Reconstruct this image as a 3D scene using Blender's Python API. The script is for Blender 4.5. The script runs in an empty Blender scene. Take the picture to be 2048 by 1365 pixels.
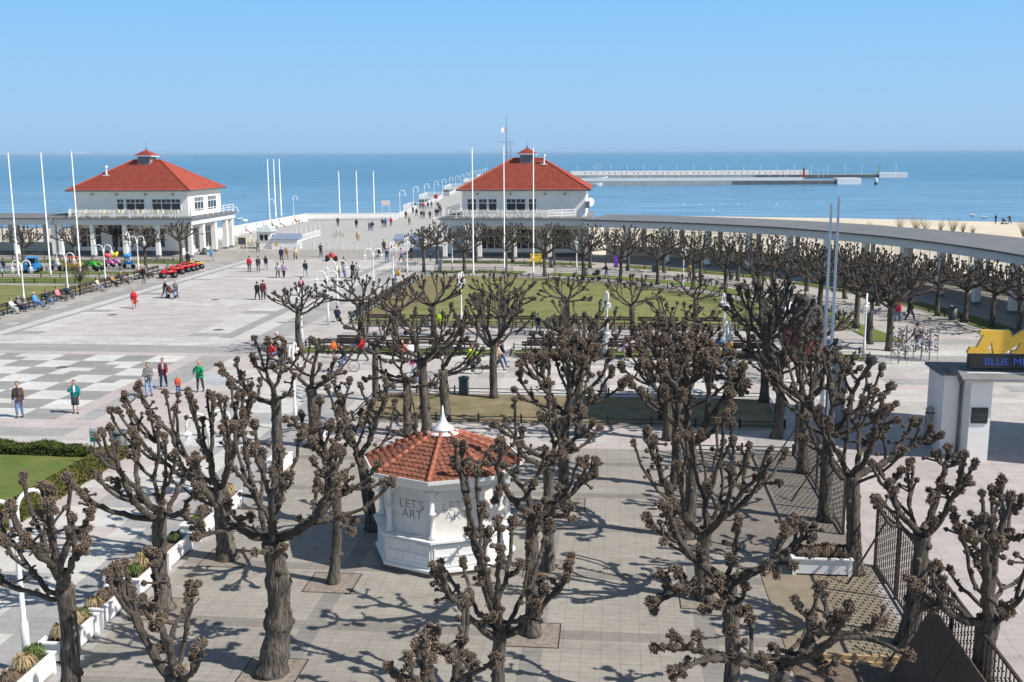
import bpy, bmesh, math, random
import numpy as np
from mathutils import Vector, Matrix, Euler
R = math.radians
random.seed(7)
SC = bpy.context.scene
COL = SC.collection
# ------------------------------------------------------------------ camera
F_PX, CAM_H, HORY, ROLL = 2100.0, 12.5, 306.0, -0.0049
PITCH = math.atan((682.5 - HORY) / F_PX)
cam_d = bpy.data.cameras.new('camera'); cam = bpy.data.objects.new('camera', cam_d); COL.objects.link(cam)
cam_d.sensor_width = 36.0; cam_d.lens = 36.0 * F_PX / 2048.0
cam_d.clip_start = 0.5; cam_d.clip_end = 60000
cam.matrix_world = Matrix.Translation((0, 0, CAM_H)) @ Euler((R(90) - PITCH, 0, 0)).to_matrix().to_4x4() @ Matrix.Rotation(ROLL, 4, 'Z')
SC.camera = cam
# ------------------------------------------------------------------ sky and sun
SUN_EL, SUN_AZ = R(46), math.atan2(0.925, -0.38)          # azimuth clockwise from +Y
w_ = bpy.data.worlds.new('World'); SC.world = w_; w_.use_nodes = True
nt = w_.node_tree; bg = nt.nodes['Background']
sky = nt.nodes.new('ShaderNodeTexSky'); sky.sky_type = 'NISHITA'; sky.sun_disc = False
sky.sun_elevation = SUN_EL; sky.sun_rotation = SUN_AZ; sky.air_density = 1.0; sky.dust_density = 0.6; sky.ozone_density = 2.4; sky.altitude = 0
# the photograph's air is bluer towards the horizon than the model: blend the low sky to measured blues
geo = nt.nodes.new('ShaderNodeNewGeometry'); tcw = nt.nodes.new('ShaderNodeTexCoord'); sep = nt.nodes.new('ShaderNodeSeparateXYZ'); nt.links.new(tcw.outputs['Generated'], sep.inputs[0])
ramp = nt.nodes.new('ShaderNodeValToRGB'); el = ramp.color_ramp.elements; K = 1 / 0.08 / 1.20
for e_, (p_, c_) in zip((el[0], el[1], el.new(.03), el.new(.075), el.new(.30)), ((0.0, (.35, .57, .84)), (1.0, (.05, .16, .50)), (.03, (.37, .60, .87)), (.075, (.33, .60, .93)), (.145, (.245, .575, .96)))):
    e_.position = p_; e_.color = (*c_, 1)
for e_ in list(el)[-2:]: pass
nt.links.new(sep.outputs['Z'], ramp.inputs[0])
gain = nt.nodes.new('ShaderNodeMix'); gain.data_type = 'RGBA'; gain.blend_type = 'MULTIPLY'; gain.inputs[0].default_value = 1; gain.inputs[7].default_value = (K, K, K, 1); gain.clamp_result = False
nt.links.new(ramp.outputs[0], gain.inputs[6])
fac = nt.nodes.new('ShaderNodeMapRange'); fac.inputs[1].default_value = .15; fac.inputs[2].default_value = .6; nt.links.new(sep.outputs['Z'], fac.inputs[0])
mixw = nt.nodes.new('ShaderNodeMix'); mixw.data_type = 'RGBA'; nt.links.new(fac.outputs[0], mixw.inputs[0]); nt.links.new(gain.outputs[2], mixw.inputs[6]); nt.links.new(sky.outputs[0], mixw.inputs[7])
nt.links.new(mixw.outputs[2], bg.inputs[0]); bg.inputs[1].default_value = 0.08
sd = bpy.data.lights.new('sun', 'SUN'); sun = bpy.data.objects.new('sun', sd); COL.objects.link(sun)
sd.energy = 4.7; sd.angle = R(0.55); sd.color = (1.0, 0.955, 0.89)
sdir = Vector((math.sin(SUN_AZ) * math.cos(SUN_EL), math.cos(SUN_AZ) * math.cos(SUN_EL), math.sin(SUN_EL)))
sun.rotation_euler = sdir.to_track_quat('Z', 'Y').to_euler(); sun.location = sdir * 200
SC.view_settings.view_transform = 'Standard'; SC.view_settings.look = 'None'
SC.view_settings.exposure = 0.26; SC.view_settings.gamma = 1.0
# ------------------------------------------------------------------ frames
_c, _s = math.cos(ROLL), math.sin(ROLL)
def G(px, py, z=0.0):
    "point of the horizontal level z seen at pixel (px,py) of the 2048 px photograph"
    u, v = px - 1024, py - 682.5
    u2, v2 = _c * u + _s * v, -_s * u + _c * v
    y = F_PX * math.cos(PITCH) - v2 * math.sin(PITCH); zz = -(F_PX * math.sin(PITCH) + v2 * math.cos(PITCH))
    t = (z - CAM_H) / zz
    return (u2 * t, y * t)
def GY(px, py, y):
    "point of the vertical plane at world y"
    a = G(px, py, 0.0); k = y / a[1]
    return (a[0] * k, y, CAM_H - CAM_H * k)
GA = R(5.7)                                                # the paving grid is turned 5.7 degrees
OX, OY = -23.596, 53.216
def WU(w, u): return (OX + w * math.cos(GA) + u * math.sin(GA), OY - w * math.sin(GA) + u * math.cos(GA))
def toWU(x, y):
    dx, dy = x - OX, y - OY
    return (dx * math.cos(GA) - dy * math.sin(GA), dx * math.sin(GA) + dy * math.cos(GA))
# ------------------------------------------------------------------ materials
def lin(h):
    h = h.lstrip('#'); o = []
    for i in (0, 2, 4):
        c = int(h[i:i + 2], 16) / 255; o.append(c / 12.92 if c <= 0.04045 else ((c + 0.055) / 1.055) ** 2.4)
    return tuple(o)
MATS = {}
def mat(name, col, rough=0.7, noise=0.12, nscale=3.0, bump=0.0, bscale=20.0, metal=0.0, col2=None, spec=0.4, stretch=None):
    if name in MATS: return MATS[name]
    if isinstance(col, str): col = lin(col)
    if isinstance(col2, str): col2 = lin(col2)
    m = bpy.data.materials.new(name); m.use_nodes = True; t = m.node_tree; b = t.nodes['Principled BSDF']
    b.inputs['Roughness'].default_value = rough; b.inputs['Metallic'].default_value = metal
    b.inputs['Specular IOR Level'].default_value = spec
    tc = t.nodes.new('ShaderNodeTexCoord'); mp = t.nodes.new('ShaderNodeMapping'); t.links.new(tc.outputs['Object'], mp.inputs[0])
    if stretch: mp.inputs['Scale'].default_value = stretch
    n = t.nodes.new('ShaderNodeTexNoise'); n.inputs['Scale'].default_value = nscale; n.inputs['Detail'].default_value = 5; n.inputs['Roughness'].default_value = 0.6
    t.links.new(mp.outputs[0], n.inputs['Vector'])
    mr = t.nodes.new('ShaderNodeMapRange'); mr.inputs[1].default_value = 0.3; mr.inputs[2].default_value = 0.7
    t.links.new(n.outputs['Fac'], mr.inputs[0])
    mx = t.nodes.new('ShaderNodeMix'); mx.data_type = 'RGBA'
    if col2 is None:
        a = tuple(c * (1 - noise) for c in col); c2 = tuple(min(1, c * (1 + noise)) for c in col)
    else: a, c2 = col, col2
    mx.inputs[6].default_value = (*a, 1); mx.inputs[7].default_value = (*c2, 1)
    t.links.new(mr.outputs[0], mx.inputs[0]); t.links.new(mx.outputs[2], b.inputs['Base Color'])
    if bump:
        n2 = t.nodes.new('ShaderNodeTexNoise'); n2.inputs['Scale'].default_value = bscale; n2.inputs['Detail'].default_value = 4
        t.links.new(mp.outputs[0], n2.inputs['Vector'])
        bp = t.nodes.new('ShaderNodeBump'); bp.inputs['Strength'].default_value = bump; bp.inputs['Distance'].default_value = 0.03
        t.links.new(n2.outputs['Fac'], bp.inputs['Height']); t.links.new(bp.outputs[0], b.inputs['Normal'])
    MATS[name] = m; return m
# ------------------------------------------------------------------ mesh builder
class MB:
    def __init__(s): s.v = []; s.n = 0; s.q = []; s.t = []; s.g = []
    def add(s, v, q=None, t=None, g=None, m=0):
        v = np.asarray(v, float).reshape(-1, 3)
        if q is not None and len(q): s.q.append((np.asarray(q, int) + s.n, m))
        if t is not None and len(t): s.t.append((np.asarray(t, int) + s.n, m))
        for f in (g or []): s.g.append(([i + s.n for i in f], m))
        s.v.append(v); s.n += len(v)
    def box(s, x0, x1, y0, y1, z0, z1, m=0, rz=0, piv=None):
        v = np.array([(x, y, z) for z in (z0, z1) for y in (y0, y1) for x in (x0, x1)], float)
        if rz:
            p = np.array(piv if piv else ((x0 + x1) / 2, (y0 + y1) / 2)); c, si = math.cos(rz), math.sin(rz)
            d = v[:, :2] - p; v[:, 0] = p[0] + c * d[:, 0] - si * d[:, 1]; v[:, 1] = p[1] + si * d[:, 0] + c * d[:, 1]
        s.add(v, q=[(0, 2, 3, 1), (4, 5, 7, 6), (0, 1, 5, 4), (2, 6, 7, 3), (0, 4, 6, 2), (1, 3, 7, 5)], m=m)
    def prism(s, poly, z0, z1, m=0):
        n = len(poly); v = [(x, y, z0) for x, y in poly] + [(x, y, z1) for x, y in poly]
        s.add(v, q=[(i, (i + 1) % n, n + (i + 1) % n, n + i) for i in range(n)], g=[list(range(n))[::-1], list(range(n, 2 * n))], m=m)
    def tube(s, pts, rad, n=8, m=0, cap=True, noise=0, rng=None):
        pts = np.asarray(pts, float); k = len(pts); rad = np.broadcast_to(np.asarray(rad, float), (k,))
        d = np.gradient(pts, axis=0); d /= (np.linalg.norm(d, axis=1, keepdims=True) + 1e-9)
        up = np.array((0, 0, 1.0)) if abs(d[0][2]) < 0.9 else np.array((1.0, 0, 0))
        a = np.cross(d[0], up); a /= np.linalg.norm(a); ang = np.arange(n) * 2 * math.pi / n; V = []
        for i in range(k):
            a = a - d[i] * np.dot(a, d[i]); a /= (np.linalg.norm(a) + 1e-9); b = np.cross(d[i], a)
            r = rad[i] * (np.ones(n) if not noise else 1 + noise * rng.uniform(-1, 1, n))
            V.append(pts[i] + (np.cos(ang) * r)[:, None] * a + (np.sin(ang) * r)[:, None] * b)
        V = np.concatenate(V); i = np.arange(k - 1)[:, None] * n; j = np.arange(n)[None]; j2 = (j + 1) % n
        q = np.stack([i + j, i + j2, i + n + j2, i + n + j], -1).reshape(-1, 4)
        s.add(V, q=q, g=[list(range(n))[::-1], list(range((k - 1) * n, k * n))] if cap else None, m=m)
    def lathe(s, prof, n=16, m=0, c=(0, 0), ph=0):
        ang = np.arange(n) * 2 * math.pi / n + ph; V = []
        for r, z in prof: V.append(np.stack([c[0] + r * np.cos(ang), c[1] + r * np.sin(ang), np.full(n, z)], -1))
        k = len(prof); V = np.concatenate(V); i = np.arange(k - 1)[:, None] * n; j = np.arange(n)[None]; j2 = (j + 1) % n
        q = np.stack([i + j, i + j2, i + n + j2, i + n + j], -1).reshape(-1, 4)
        s.add(V, q=q, g=[list(range(n))[::-1], list(range((k - 1) * n, k * n))], m=m)
    def ell(s, c, r, n=10, k=7, m=0):
        r = (r, r, r) if not hasattr(r, '__len__') else r
        th = np.linspace(0.06, math.pi - 0.06, k); ang = np.arange(n) * 2 * math.pi / n
        V = np.concatenate([np.stack([c[0] + r[0] * math.sin(t) * np.cos(ang), c[1] + r[1] * math.sin(t) * np.sin(ang), np.full(n, c[2] - r[2] * math.cos(t))], -1) for t in th])
        i = np.arange(k - 1)[:, None] * n; j = np.arange(n)[None]; j2 = (j + 1) % n
        q = np.stack([i + j, i + j2, i + n + j2, i + n + j], -1).reshape(-1, 4)
        s.add(V, q=q, g=[list(range(n))[::-1], list(range((k - 1) * n, k * n))], m=m)
    def torus(s, c, Rr, r, axis='x', n=20, k=6, m=0):
        V = []; Q = []
        for i in range(n):
            a = 2 * math.pi * i / n
            for j in range(k):
                b = 2 * math.pi * j / k; rr = Rr + r * math.cos(b); h = r * math.sin(b)
                p = {'x': (h, rr * math.cos(a), rr * math.sin(a)), 'y': (rr * math.cos(a), h, rr * math.sin(a)), 'z': (rr * math.cos(a), rr * math.sin(a), h)}[axis]
                V.append((c[0] + p[0], c[1] + p[1], c[2] + p[2]))
                Q.append((i * k + j, ((i + 1) % n) * k + j, ((i + 1) % n) * k + (j + 1) % k, i * k + (j + 1) % k))
        s.add(V, q=Q, m=m)
    def mesh(s, name, mats, smooth=False):
        me = bpy.data.meshes.new(name)
        V = np.concatenate(s.v) if s.v else np.zeros((0, 3)); me.vertices.add(len(V)); me.vertices.foreach_set('co', V.ravel())
        L = []; st = []; mi = []; p = 0
        for A, m in s.q: L.append(A.ravel()); st.append(p + 4 * np.arange(len(A))); mi.append(np.full(len(A), m)); p += A.size
        for A, m in s.t: L.append(A.ravel()); st.append(p + 3 * np.arange(len(A))); mi.append(np.full(len(A), m)); p += A.size
        for f, m in s.g: L.append(np.array(f)); st.append(np.array([p])); mi.append(np.array([m])); p += len(f)
        if L:
            L = np.concatenate(L); st = np.concatenate(st); mi = np.concatenate(mi)
            me.loops.add(len(L)); me.loops.foreach_set('vertex_index', L.astype(np.int32)); me.polygons.add(len(st))
            me.polygons.foreach_set('loop_start', st.astype(np.int32)); me.polygons.foreach_set('material_index', mi.astype(np.int32))
            me.polygons.foreach_set('use_smooth', np.full(len(st), bool(smooth)))
        me.update(calc_edges=True); me.validate()
        for m in (mats if isinstance(mats, (list, tuple)) else [mats]): me.materials.append(m)
        return me
    def build(s, name, mats, parent=None, smooth=False, loc=(0, 0, 0), rz=0):
        return link(name, s.mesh(name, mats, smooth), parent, loc, rz)
def link(name, me, parent=None, loc=(0, 0, 0), rz=0):
    o = bpy.data.objects.new(name, me); COL.objects.link(o); o.parent = parent; o.location = loc; o.rotation_euler = (0, 0, rz); return o
def tag(o, label=None, cat=None, group=None, kind=None):
    if label: o['label'] = label
    if cat: o['category'] = cat
    if group: o['group'] = group
    if kind: o['kind'] = kind
    return o
def thing(name, label, cat, loc=(0, 0, 0), rz=0, group=None):
    if len(loc) == 2: loc = (loc[0], loc[1], 0)
    o = bpy.data.objects.new(name, None); COL.objects.link(o); o.location = loc; o.rotation_euler = (0, 0, rz); o.empty_display_size = 0.3
    return tag(o, label, cat, group)
def copy_tree(o, parent=None):
    c = o.copy(); COL.objects.link(c); c.parent = parent
    for ch in list(o.children): copy_tree(ch, c)
    return c
def dup(root, loc, rz, label, group=None, scale=1.0):
    c = copy_tree(root); c.location = loc if len(loc) == 3 else (loc[0], loc[1], 0); c.rotation_euler = (0, 0, rz); c.scale = (scale,) * 3
    c['label'] = label
    if group: c['group'] = group
    return c
def rot_pts(P, a): c, s = math.cos(a), math.sin(a); return [(x * c - y * s, x * s + y * c) for x, y in P]
ORD = ['first', 'second', 'third', 'fourth', 'fifth', 'sixth', 'seventh', 'eighth', 'ninth', 'tenth', 'eleventh', 'twelfth', 'thirteenth', 'fourteenth', 'fifteenth', 'sixteenth', 'seventeenth', 'eighteenth', 'nineteenth', 'twentieth'] + ['twenty-' + k for k in ('first', 'second', 'third', 'fourth', 'fifth', 'sixth', 'seventh', 'eighth', 'ninth')] + ['thirtieth'] + ['thirty-' + k for k in ('first', 'second', 'third', 'fourth', 'fifth', 'sixth', 'seventh', 'eighth', 'ninth')]
WHITE = mat('white_paint', (.80, .79, .77), 0.45, 0.04, 1.5)
WALLW = mat('white_render', (.87, .84, .79), 0.85, 0.04, 0.7, 0.1, 30)
IRON = mat('black_iron', (0.018, 0.018, 0.02), 0.5)
WOODD = mat('dark_wood', (0.06, 0.04, 0.035), 0.7, 0.3, 6)
GREYM = mat('grey_metal', (0.16, 0.17, 0.18), 0.45, 0.1)
RUBBER = mat('rubber', (0.02, 0.02, 0.02), 0.8)
GLASSD = mat('dark_glass', (0.03, 0.04, 0.05), 0.08, 0.4, 0.8, spec=0.6)
# ------------------------------------------------------------------ ground
EAVE = [(7.6, 73.3), (13, 73.3), (19, 73.1), (25.7, 71.4), (35, 67.3), (44.4, 60.6), (50, 53.4), (54.2, 46.0), (57.2, 37.5), (59.0, 29), (60.0, 20), (60.3, 8)]
def spline(P, n=8):
    P = [np.array(p, float) for p in P]; Q = [2 * P[0] - P[1]] + P + [2 * P[-1] - P[-2]]; out = []
    for i in range(1, len(Q) - 2):
        for k in range(n):
            t = k / n; a, b, c, d = Q[i - 1:i + 3]
            out.append(0.5 * (2 * b + (c - a) * t + (2 * a - 5 * b + 4 * c - d) * t * t + (3 * b - a - 3 * c + d) * t ** 3))
    out.append(Q[-2]); return np.array(out)
def resample(P, step):
    P = np.asarray(P, float); L = np.r_[0, np.cumsum(np.linalg.norm(np.diff(P, axis=0), axis=1))]; n = max(2, int(round(L[-1] / step)) + 1); t = np.linspace(0, L[-1], n)
    return np.stack([np.interp(t, L, P[:, 0]), np.interp(t, L, P[:, 1])], -1)
def offset(P, d):
    T = np.gradient(P, axis=0); T /= np.linalg.norm(T, axis=1, keepdims=True); N = np.stack([-T[:, 1], T[:, 0]], -1)
    return P + N * d
ARC = spline(EAVE, 10)
ARCB = offset(ARC, 8.6)                 # back edge of the colonnade roof
def H(i, j, k=0): return random.Random((i * 73856093) ^ (j * 19349663) ^ (k * 83492791)).random()
LT, GR, PK, BG, DK = (0.60, 0.575, 0.53), (0.40, 0.385, 0.365), (0.53, 0.465, 0.44), (0.50, 0.475, 0.43), (0.27, 0.265, 0.26)
LP = (0.53, 0.495, 0.46)
def pick(i, j, ws, k=0):
    r = H(i, j, k) * sum(w for _, w in ws)
    for c, w in ws:
        r -= w
        if r <= 0: return c
    return ws[-1][0]
def inside(w, u, poly):
    c = False; n = len(poly)
    for i in range(n):
        x1, y1 = poly[i]; x2, y2 = poly[(i + 1) % n]
        if (y1 > u) != (y2 > u) and w < (x2 - x1) * (u - y1) / (y2 - y1) + x1: c = not c
    return c
fl = math.floor
def paving(w, u):
    i1, j1 = fl(w), fl(u)
    if u >= 73.2 and w < 8: return (0.40, 0.37, 0.33) if u < 84.5 else (0.40, 0.385, 0.36)
    # kiosk square, small concrete setts with dark bands
    if w > 15.5 and w < 36.6 and u < -7.2:
        c = (0.365, 0.335, 0.29)
        if any(abs(w - a) < 0.28 for a in (20.6, 26.7, 31.2)): c = (0.27, 0.255, 0.235)
        v = (u + 40.0) % 3.8
        if v < 0.5: c = (0.275, 0.25, 0.22)
        if w > 31.7 and -18.6 < u: c = (0.25, 0.22, 0.19)
        return c
    if w > 15.5 and w < 36.6 and u < -3.0: return pick(fl(w / 1.5), fl(u / 1.5), [(LP, 2), (GR, 1), (PK, 3)])
    if w >= 36.6 and u < -4.2: return pick(fl(w / 3), fl(u / 3), [((.50,.445,.425), 3), ((.53,.475,.45), 1), ((0.475, 0.425, 0.405), 1)])
    if 13.0 <= w <= 15.5 and u < 2.6: return (0.385, 0.37, 0.355) if H(i1, j1) > .12 else GR
    if 4.0 < w < 13.0 and u < 2.6:
        if u > -7.5 and w < 9: return PK if H(fl(w / 2), fl(u / 2)) > 0.25 else LP
        return pick(fl(w / 2), fl(u / 2), [(LT, 5), (PK, 1.2), (GR, 1)])
    # second promenade with patchwork slabs
    if w > 9.5 and 2.6 <= u < 13.4:
        if 3.0 < u < 4.2: return LT
        if u > 12.2: return LT
        if 10.9 < u < 12.2: return (0.50, 0.485, 0.46)
        return pick(fl(w / 1.5), fl(u / 1.4), [(LT, 3), (PK, 3), (LP, 3), (GR, 2)])
    if w > 9.5 and 15.4 <= u < 24.2:
        if u > 21.6: return PK if u < 23.2 else LP
        if 19.7 < u: return GR
        if u < 17.6: return LT
        return LP
    # beige walk between lawn and colonnade
    if w > 9.2 and u > 24: return (0.47, 0.435, 0.385)
    # left of the square
    if w < -17.3: return (0.45, 0.42, 0.38) if w > -19.2 else (0.44, 0.41, 0.36)
    if -4 <= u < 12 and w < 2.0:
        light = (fl(w / 2) + fl(u / 2)) % 2 == 1
        if H(i1, j1, 5) > 0.996: light = not light
        return (.66, .64, .60) if light else (0.33, 0.32, 0.305)
    if -4 <= u < 12 and w < 2.8: return PK
    if -5.6 <= u < 12.9 and w < 5:
        if u < -4 or u >= 12: return PK
        return (0.385, 0.375, 0.36)
    if -4 <= u < 12 and w <= 9.5: return pick(fl(w / 2), fl(u), [(PK, 3), (LP, 2), (LT, 1), ((0.5, 0.5, 0.51), 1)])
    if -7.2 <= u < -4: return (0.385, 0.37, 0.35)
    if u < -4: return LP
    if 12 <= u < 12.9: return PK
    if 12.9 <= u < 15.6: return (0.375, 0.365, 0.35) if H(i1, j1, 9) > .08 else (0.5, 0.485, 0.46)
    if 15.6 <= u < 18.6 and w < 4: return LT if H(i1, fl(u * 2)) > .2 else LP
    # long strips down both sides
    band = (u - 19.1) % 10.55
    if -17.3 <= w < -15.6: return (0.37, 0.355, 0.34) if H(i1, j1, 3) > .1 else LP
    if -15.6 <= w < -14.6: return LT
    if -14.6 <= w < -13.9: return (0.36, 0.35, 0.34)
    if -13.9 <= w < -11.8 or -1.2 <= w < 1.6:
        return (0.37, 0.36, 0.345) if band < 1.4 else (LT if band < 4.5 or band > 9 else (0.58, 0.55, 0.52))
    if 1.6 <= w < 2.3: return (0.36, 0.35, 0.34)
    if 2.3 <= w < 3.9: return LT
    if 3.9 <= w < 5.8: return (0.41, 0.395, 0.37)
    if 5.8 <= w: return LP if H(fl(w), j1) > .3 else BG
    if 34 <= u < 37.4 or 51.5 <= u < 53.8 or 64 <= u < 65.6: return LT if H(i1, j1, 2) > .25 else LP
    if 53.8 <= u < 54.6: return (0.38, 0.37, 0.35)
    return (0.545, 0.50, 0.475) if H(fl(w / 3), fl(u / 1.0), 7) > .25 else (0.52, 0.47, 0.445)
def ground_material():
    m = bpy.data.materials.new('paving_slabs'); m.use_nodes = True; t = m.node_tree; b = t.nodes['Principled BSDF']; L = t.links.new
    at = t.nodes.new('ShaderNodeAttribute'); at.attribute_name = 'slab'
    tc = t.nodes.new('ShaderNodeTexCoord')
    def noise(sc, det=5, st=(1, 1, 1)):
        mp = t.nodes.new('ShaderNodeMapping'); mp.inputs['Scale'].default_value = st; L(tc.outputs['Object'], mp.inputs[0])
        n = t.nodes.new('ShaderNodeTexNoise'); n.inputs['Scale'].default_value = sc; n.inputs['Detail'].default_value = det; n.inputs['Roughness'].default_value = .65; L(mp.outputs[0], n.inputs['Vector']); return n.outputs['Fac']
    def rng(x, a, b_, c, d):
        r = t.nodes.new('ShaderNodeMapRange'); r.inputs[1].default_value = a; r.inputs[2].default_value = b_; r.inputs[3].default_value = c; r.inputs[4].default_value = d; L(x, r.inputs[0]); return r.outputs[0]
    def mul(a, b_):
        x = t.nodes.new('ShaderNodeMix'); x.data_type = 'RGBA'; x.blend_type = 'MULTIPLY'; x.inputs[0].default_value = 1; L(a, x.inputs[6]); L(b_, x.inputs[7]); return x.outputs[2]
    col = at.outputs['Color']
    col = mul(col, rng(noise(0.35, 6, (1, 2.2, 1)), .3, .7, .86, 1.10))
    col = mul(col, rng(noise(3.0, 6), .3, .7, .9, 1.07))
    col = mul(col, rng(noise(45, 2), .3, .7, .9, 1.08))
    def grid(w_, h_, mort, dark, off=0.0):
        br = t.nodes.new('ShaderNodeTexBrick'); br.offset = off; br.inputs['Scale'].default_value = 1.0; br.inputs['Brick Width'].default_value = w_; br.inputs['Row Height'].default_value = h_
        br.inputs['Mortar Size'].default_value = mort; br.inputs['Mortar Smooth'].default_value = .3
        br.inputs['Color1'].default_value = (1, 1, 1, 1); br.inputs['Color2'].default_value = (.93, .93, .93, 1); br.inputs['Mortar'].default_value = (dark, dark, dark, 1)
        L(tc.outputs['Object'], br.inputs['Vector']); return br.outputs['Color']
    big = grid(1.0, 1.0, .012, .70); small = grid(0.5, 0.25, .012, .72)
    am = t.nodes.new('ShaderNodeAttribute'); am.attribute_name = 'sett'
    mx = t.nodes.new('ShaderNodeMix'); mx.data_type = 'RGBA'; L(am.outputs['Fac'], mx.inputs[0]); L(big, mx.inputs[6]); L(small, mx.inputs[7])
    col = mul(col, mx.outputs[2])
    # bird droppings and stains
    st = noise(1.7, 3); col = mul(col, rng(st, .60, .72, 1.0, .80)); col = mul(col, rng(noise(9.0, 2), .70, .74, 1.0, .62)); col = mul(col, rng(noise(.12, 3), .35, .65, .93, 1.05))
    L(col, b.inputs['Base Color']); b.inputs['Roughness'].default_value = .82; b.inputs['Specular IOR Level'].default_value = .25
    bp = t.nodes.new('ShaderNodeBump'); bp.inputs['Strength'].default_value = .25; bp.inputs['Distance'].default_value = .01; L(noise(30, 4), bp.inputs['Height']); L(bp.outputs[0], b.inputs['Normal'])
    return m
def build_ground():
    st = 0.5; ws = np.arange(-62, 70, st); us = np.arange(-33, 112, st)
    arc = [tuple(p) for p in ARCB[::4]]
    edge = [(7.5, 84.5)] + [(x, y) for x, y in arc if x > 7.5] + [(70, 5), (70, -40), (-80, -40), (-80, 81.5), (-24.4, 81.5), (-24.4, 84.5), (-17.5, 84.5)]
    V = []; Fc = []; C = []; S = []; idx = {}
    def vid(w, u):
        k = (round(w * 2), round(u * 2))
        if k not in idx: idx[k] = len(V); V.append((w, u, 0))
        return idx[k]
    for w in ws:
        for u in us:
            cw, cu = w + st / 2, u + st / 2; x, y = WU(cw, cu)
            if y < 15 or abs(x) > 0.54 * y + 9: continue
            if not inside(cw, cu, edge): continue
            Fc.append((vid(w, u), vid(w + st, u), vid(w + st, u + st), vid(w, u + st))); C.append(tuple(.93 * q for q in paving(cw, cu))); S.append(1.0 if (15.5 < cw < 36.6 and cu < -7.2) else 0.0)
    mb = MB(); mb.add(V, q=Fc); me = mb.mesh('plaza_paving', ground_material())
    a = me.color_attributes.new('slab', 'FLOAT_COLOR', 'CORNER'); arr = np.repeat(np.c_[np.array(C), np.ones(len(C))], 4, axis=0); a.data.foreach_set('color', arr.ravel().astype(np.float32))
    a2 = me.attributes.new('sett', 'FLOAT', 'FACE'); a2.data.foreach_set('value', np.array(S, np.float32))
    o = link('plaza_paving', me, None, (OX, OY, 0), -GA); tag(o, kind='structure')
build_ground()
def sheet(name, poly, z, m, kind='structure', thick=None):
    mb = MB(); P = [WU(*p) for p in poly]
    if thick: mb.prism(P, z - thick, z)
    else: mb.add([(x, y, z) for x, y in P], g=[list(range(len(P)))])
    return tag(mb.build(name, m), kind=kind)
def lawn_mat(name, a, b_, c_=None):
    m = mat(name, a, .95, nscale=.6, col2=b_, bump=.6, bscale=25); return m
GRASS = lawn_mat('lawn_grass', (0.12, 0.14, 0.038), (0.235, 0.225, 0.075))
GRASS2 = lawn_mat('fresh_grass', (0.075, 0.125, 0.02), (0.17, 0.18, 0.04))
DRYG = mat('dry_grass', (0.135, 0.115, 0.045), .95, nscale=.9, col2=(0.27, 0.215, 0.13), bump=.6, bscale=25)
SOIL = mat('soil', (0.16, 0.12, 0.09), .95, .35, 5, .6, 30)
CONC = mat('concrete', (0.42, 0.405, 0.375), .85, .12, .5, .15, 20)
KERB = mat('kerb_stone', (0.34, 0.33, 0.31), .85, .12, 2)
LAWN = [(9.2, 24.6), (46.5, 24.6)] + [tuple(p) for p in (offset(ARC, -16.8)[::-1]) if 16 < p[0] < 46.2 and p[1] > 26] + [(13, 56.4), (9.2, 55.6)]
LAWN = [(9.2, 24.6), (45.6, 24.6), (45.0, 29), (43.2, 33.5), (40.3, 38.5), (36.5, 43.5), (32, 48), (27, 51.8), (22, 54.4), (16, 55.8), (9.2, 55.6)]
sheet('lawn_kerb', [(9.0, 24.4), (45.9, 24.4), (45.3, 29.2), (43.5, 33.7), (40.5, 38.8), (36.7, 43.8), (32.1, 48.3), (27.1, 52.1), (22, 54.7), (16, 56.1), (9.0, 55.9)], 0.055, KERB, thick=.06)
sheet('lawn', LAWN, 0.06, GRASS)
sheet('strip_lawn_kerb', [(16.3, -3.3), (36.6, -3.3), (36.6, 2.7), (16.3, 2.7)], 0.055, KERB, thick=.06)
sheet('strip_lawn', [(16.45, -3.15), (36.45, -3.15), (36.45, 2.55), (16.45, 2.55)], 0.06, DRYG)
for k, (a, b_) in enumerate([(8.6, 21.2), (22.3, 34.4), (35.6, 43.9)]):
    sheet('bench_strip_kerb', [(a, 13.3), (b_, 13.3), (b_, 15.4), (a, 15.4)], 0.055, KERB, thick=.06)
    sheet('bench_strip_grass', [(a + .12, 13.42), (b_ - .12, 13.42), (b_ - .12, 15.28), (a + .12, 15.28)], 0.06, GRASS2)
sheet('side_lawn', [(37.5, 26.4), (45.6, 20.0), (45.6, 26.4)] if False else [(45.9, 20.2), (48.2, 20.2), (46.6, 27.5), (44.6, 32)], 0.05, GRASS2)
sheet('soil_bed', [(9.4, 26), (10.6, 28), (12.5, 34), (13.6, 41), (13, 49), (14.5, 55), (9.4, 55.3)], 0.066, mat('bed_soil', (.17, .12, .08), .95, nscale=1.2, col2=(.20, .185, .06), bump=.6, bscale=20))
sheet('soil_bed', [(16, 55.3), (22, 54.0), (27, 51.4), (32, 47.6), (36, 43.4), (35, 42.6), (31, 46.6), (26, 50.2), (21.6, 52.7), (16, 54.0)], 0.066, MATS['bed_soil'])
sheet('soil_bed', [(10, 25.0), (44.6, 25.0), (44.4, 26.1), (30, 26.3), (20, 26.0), (10, 26.2)], 0.066, MATS['bed_soil'])
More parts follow.
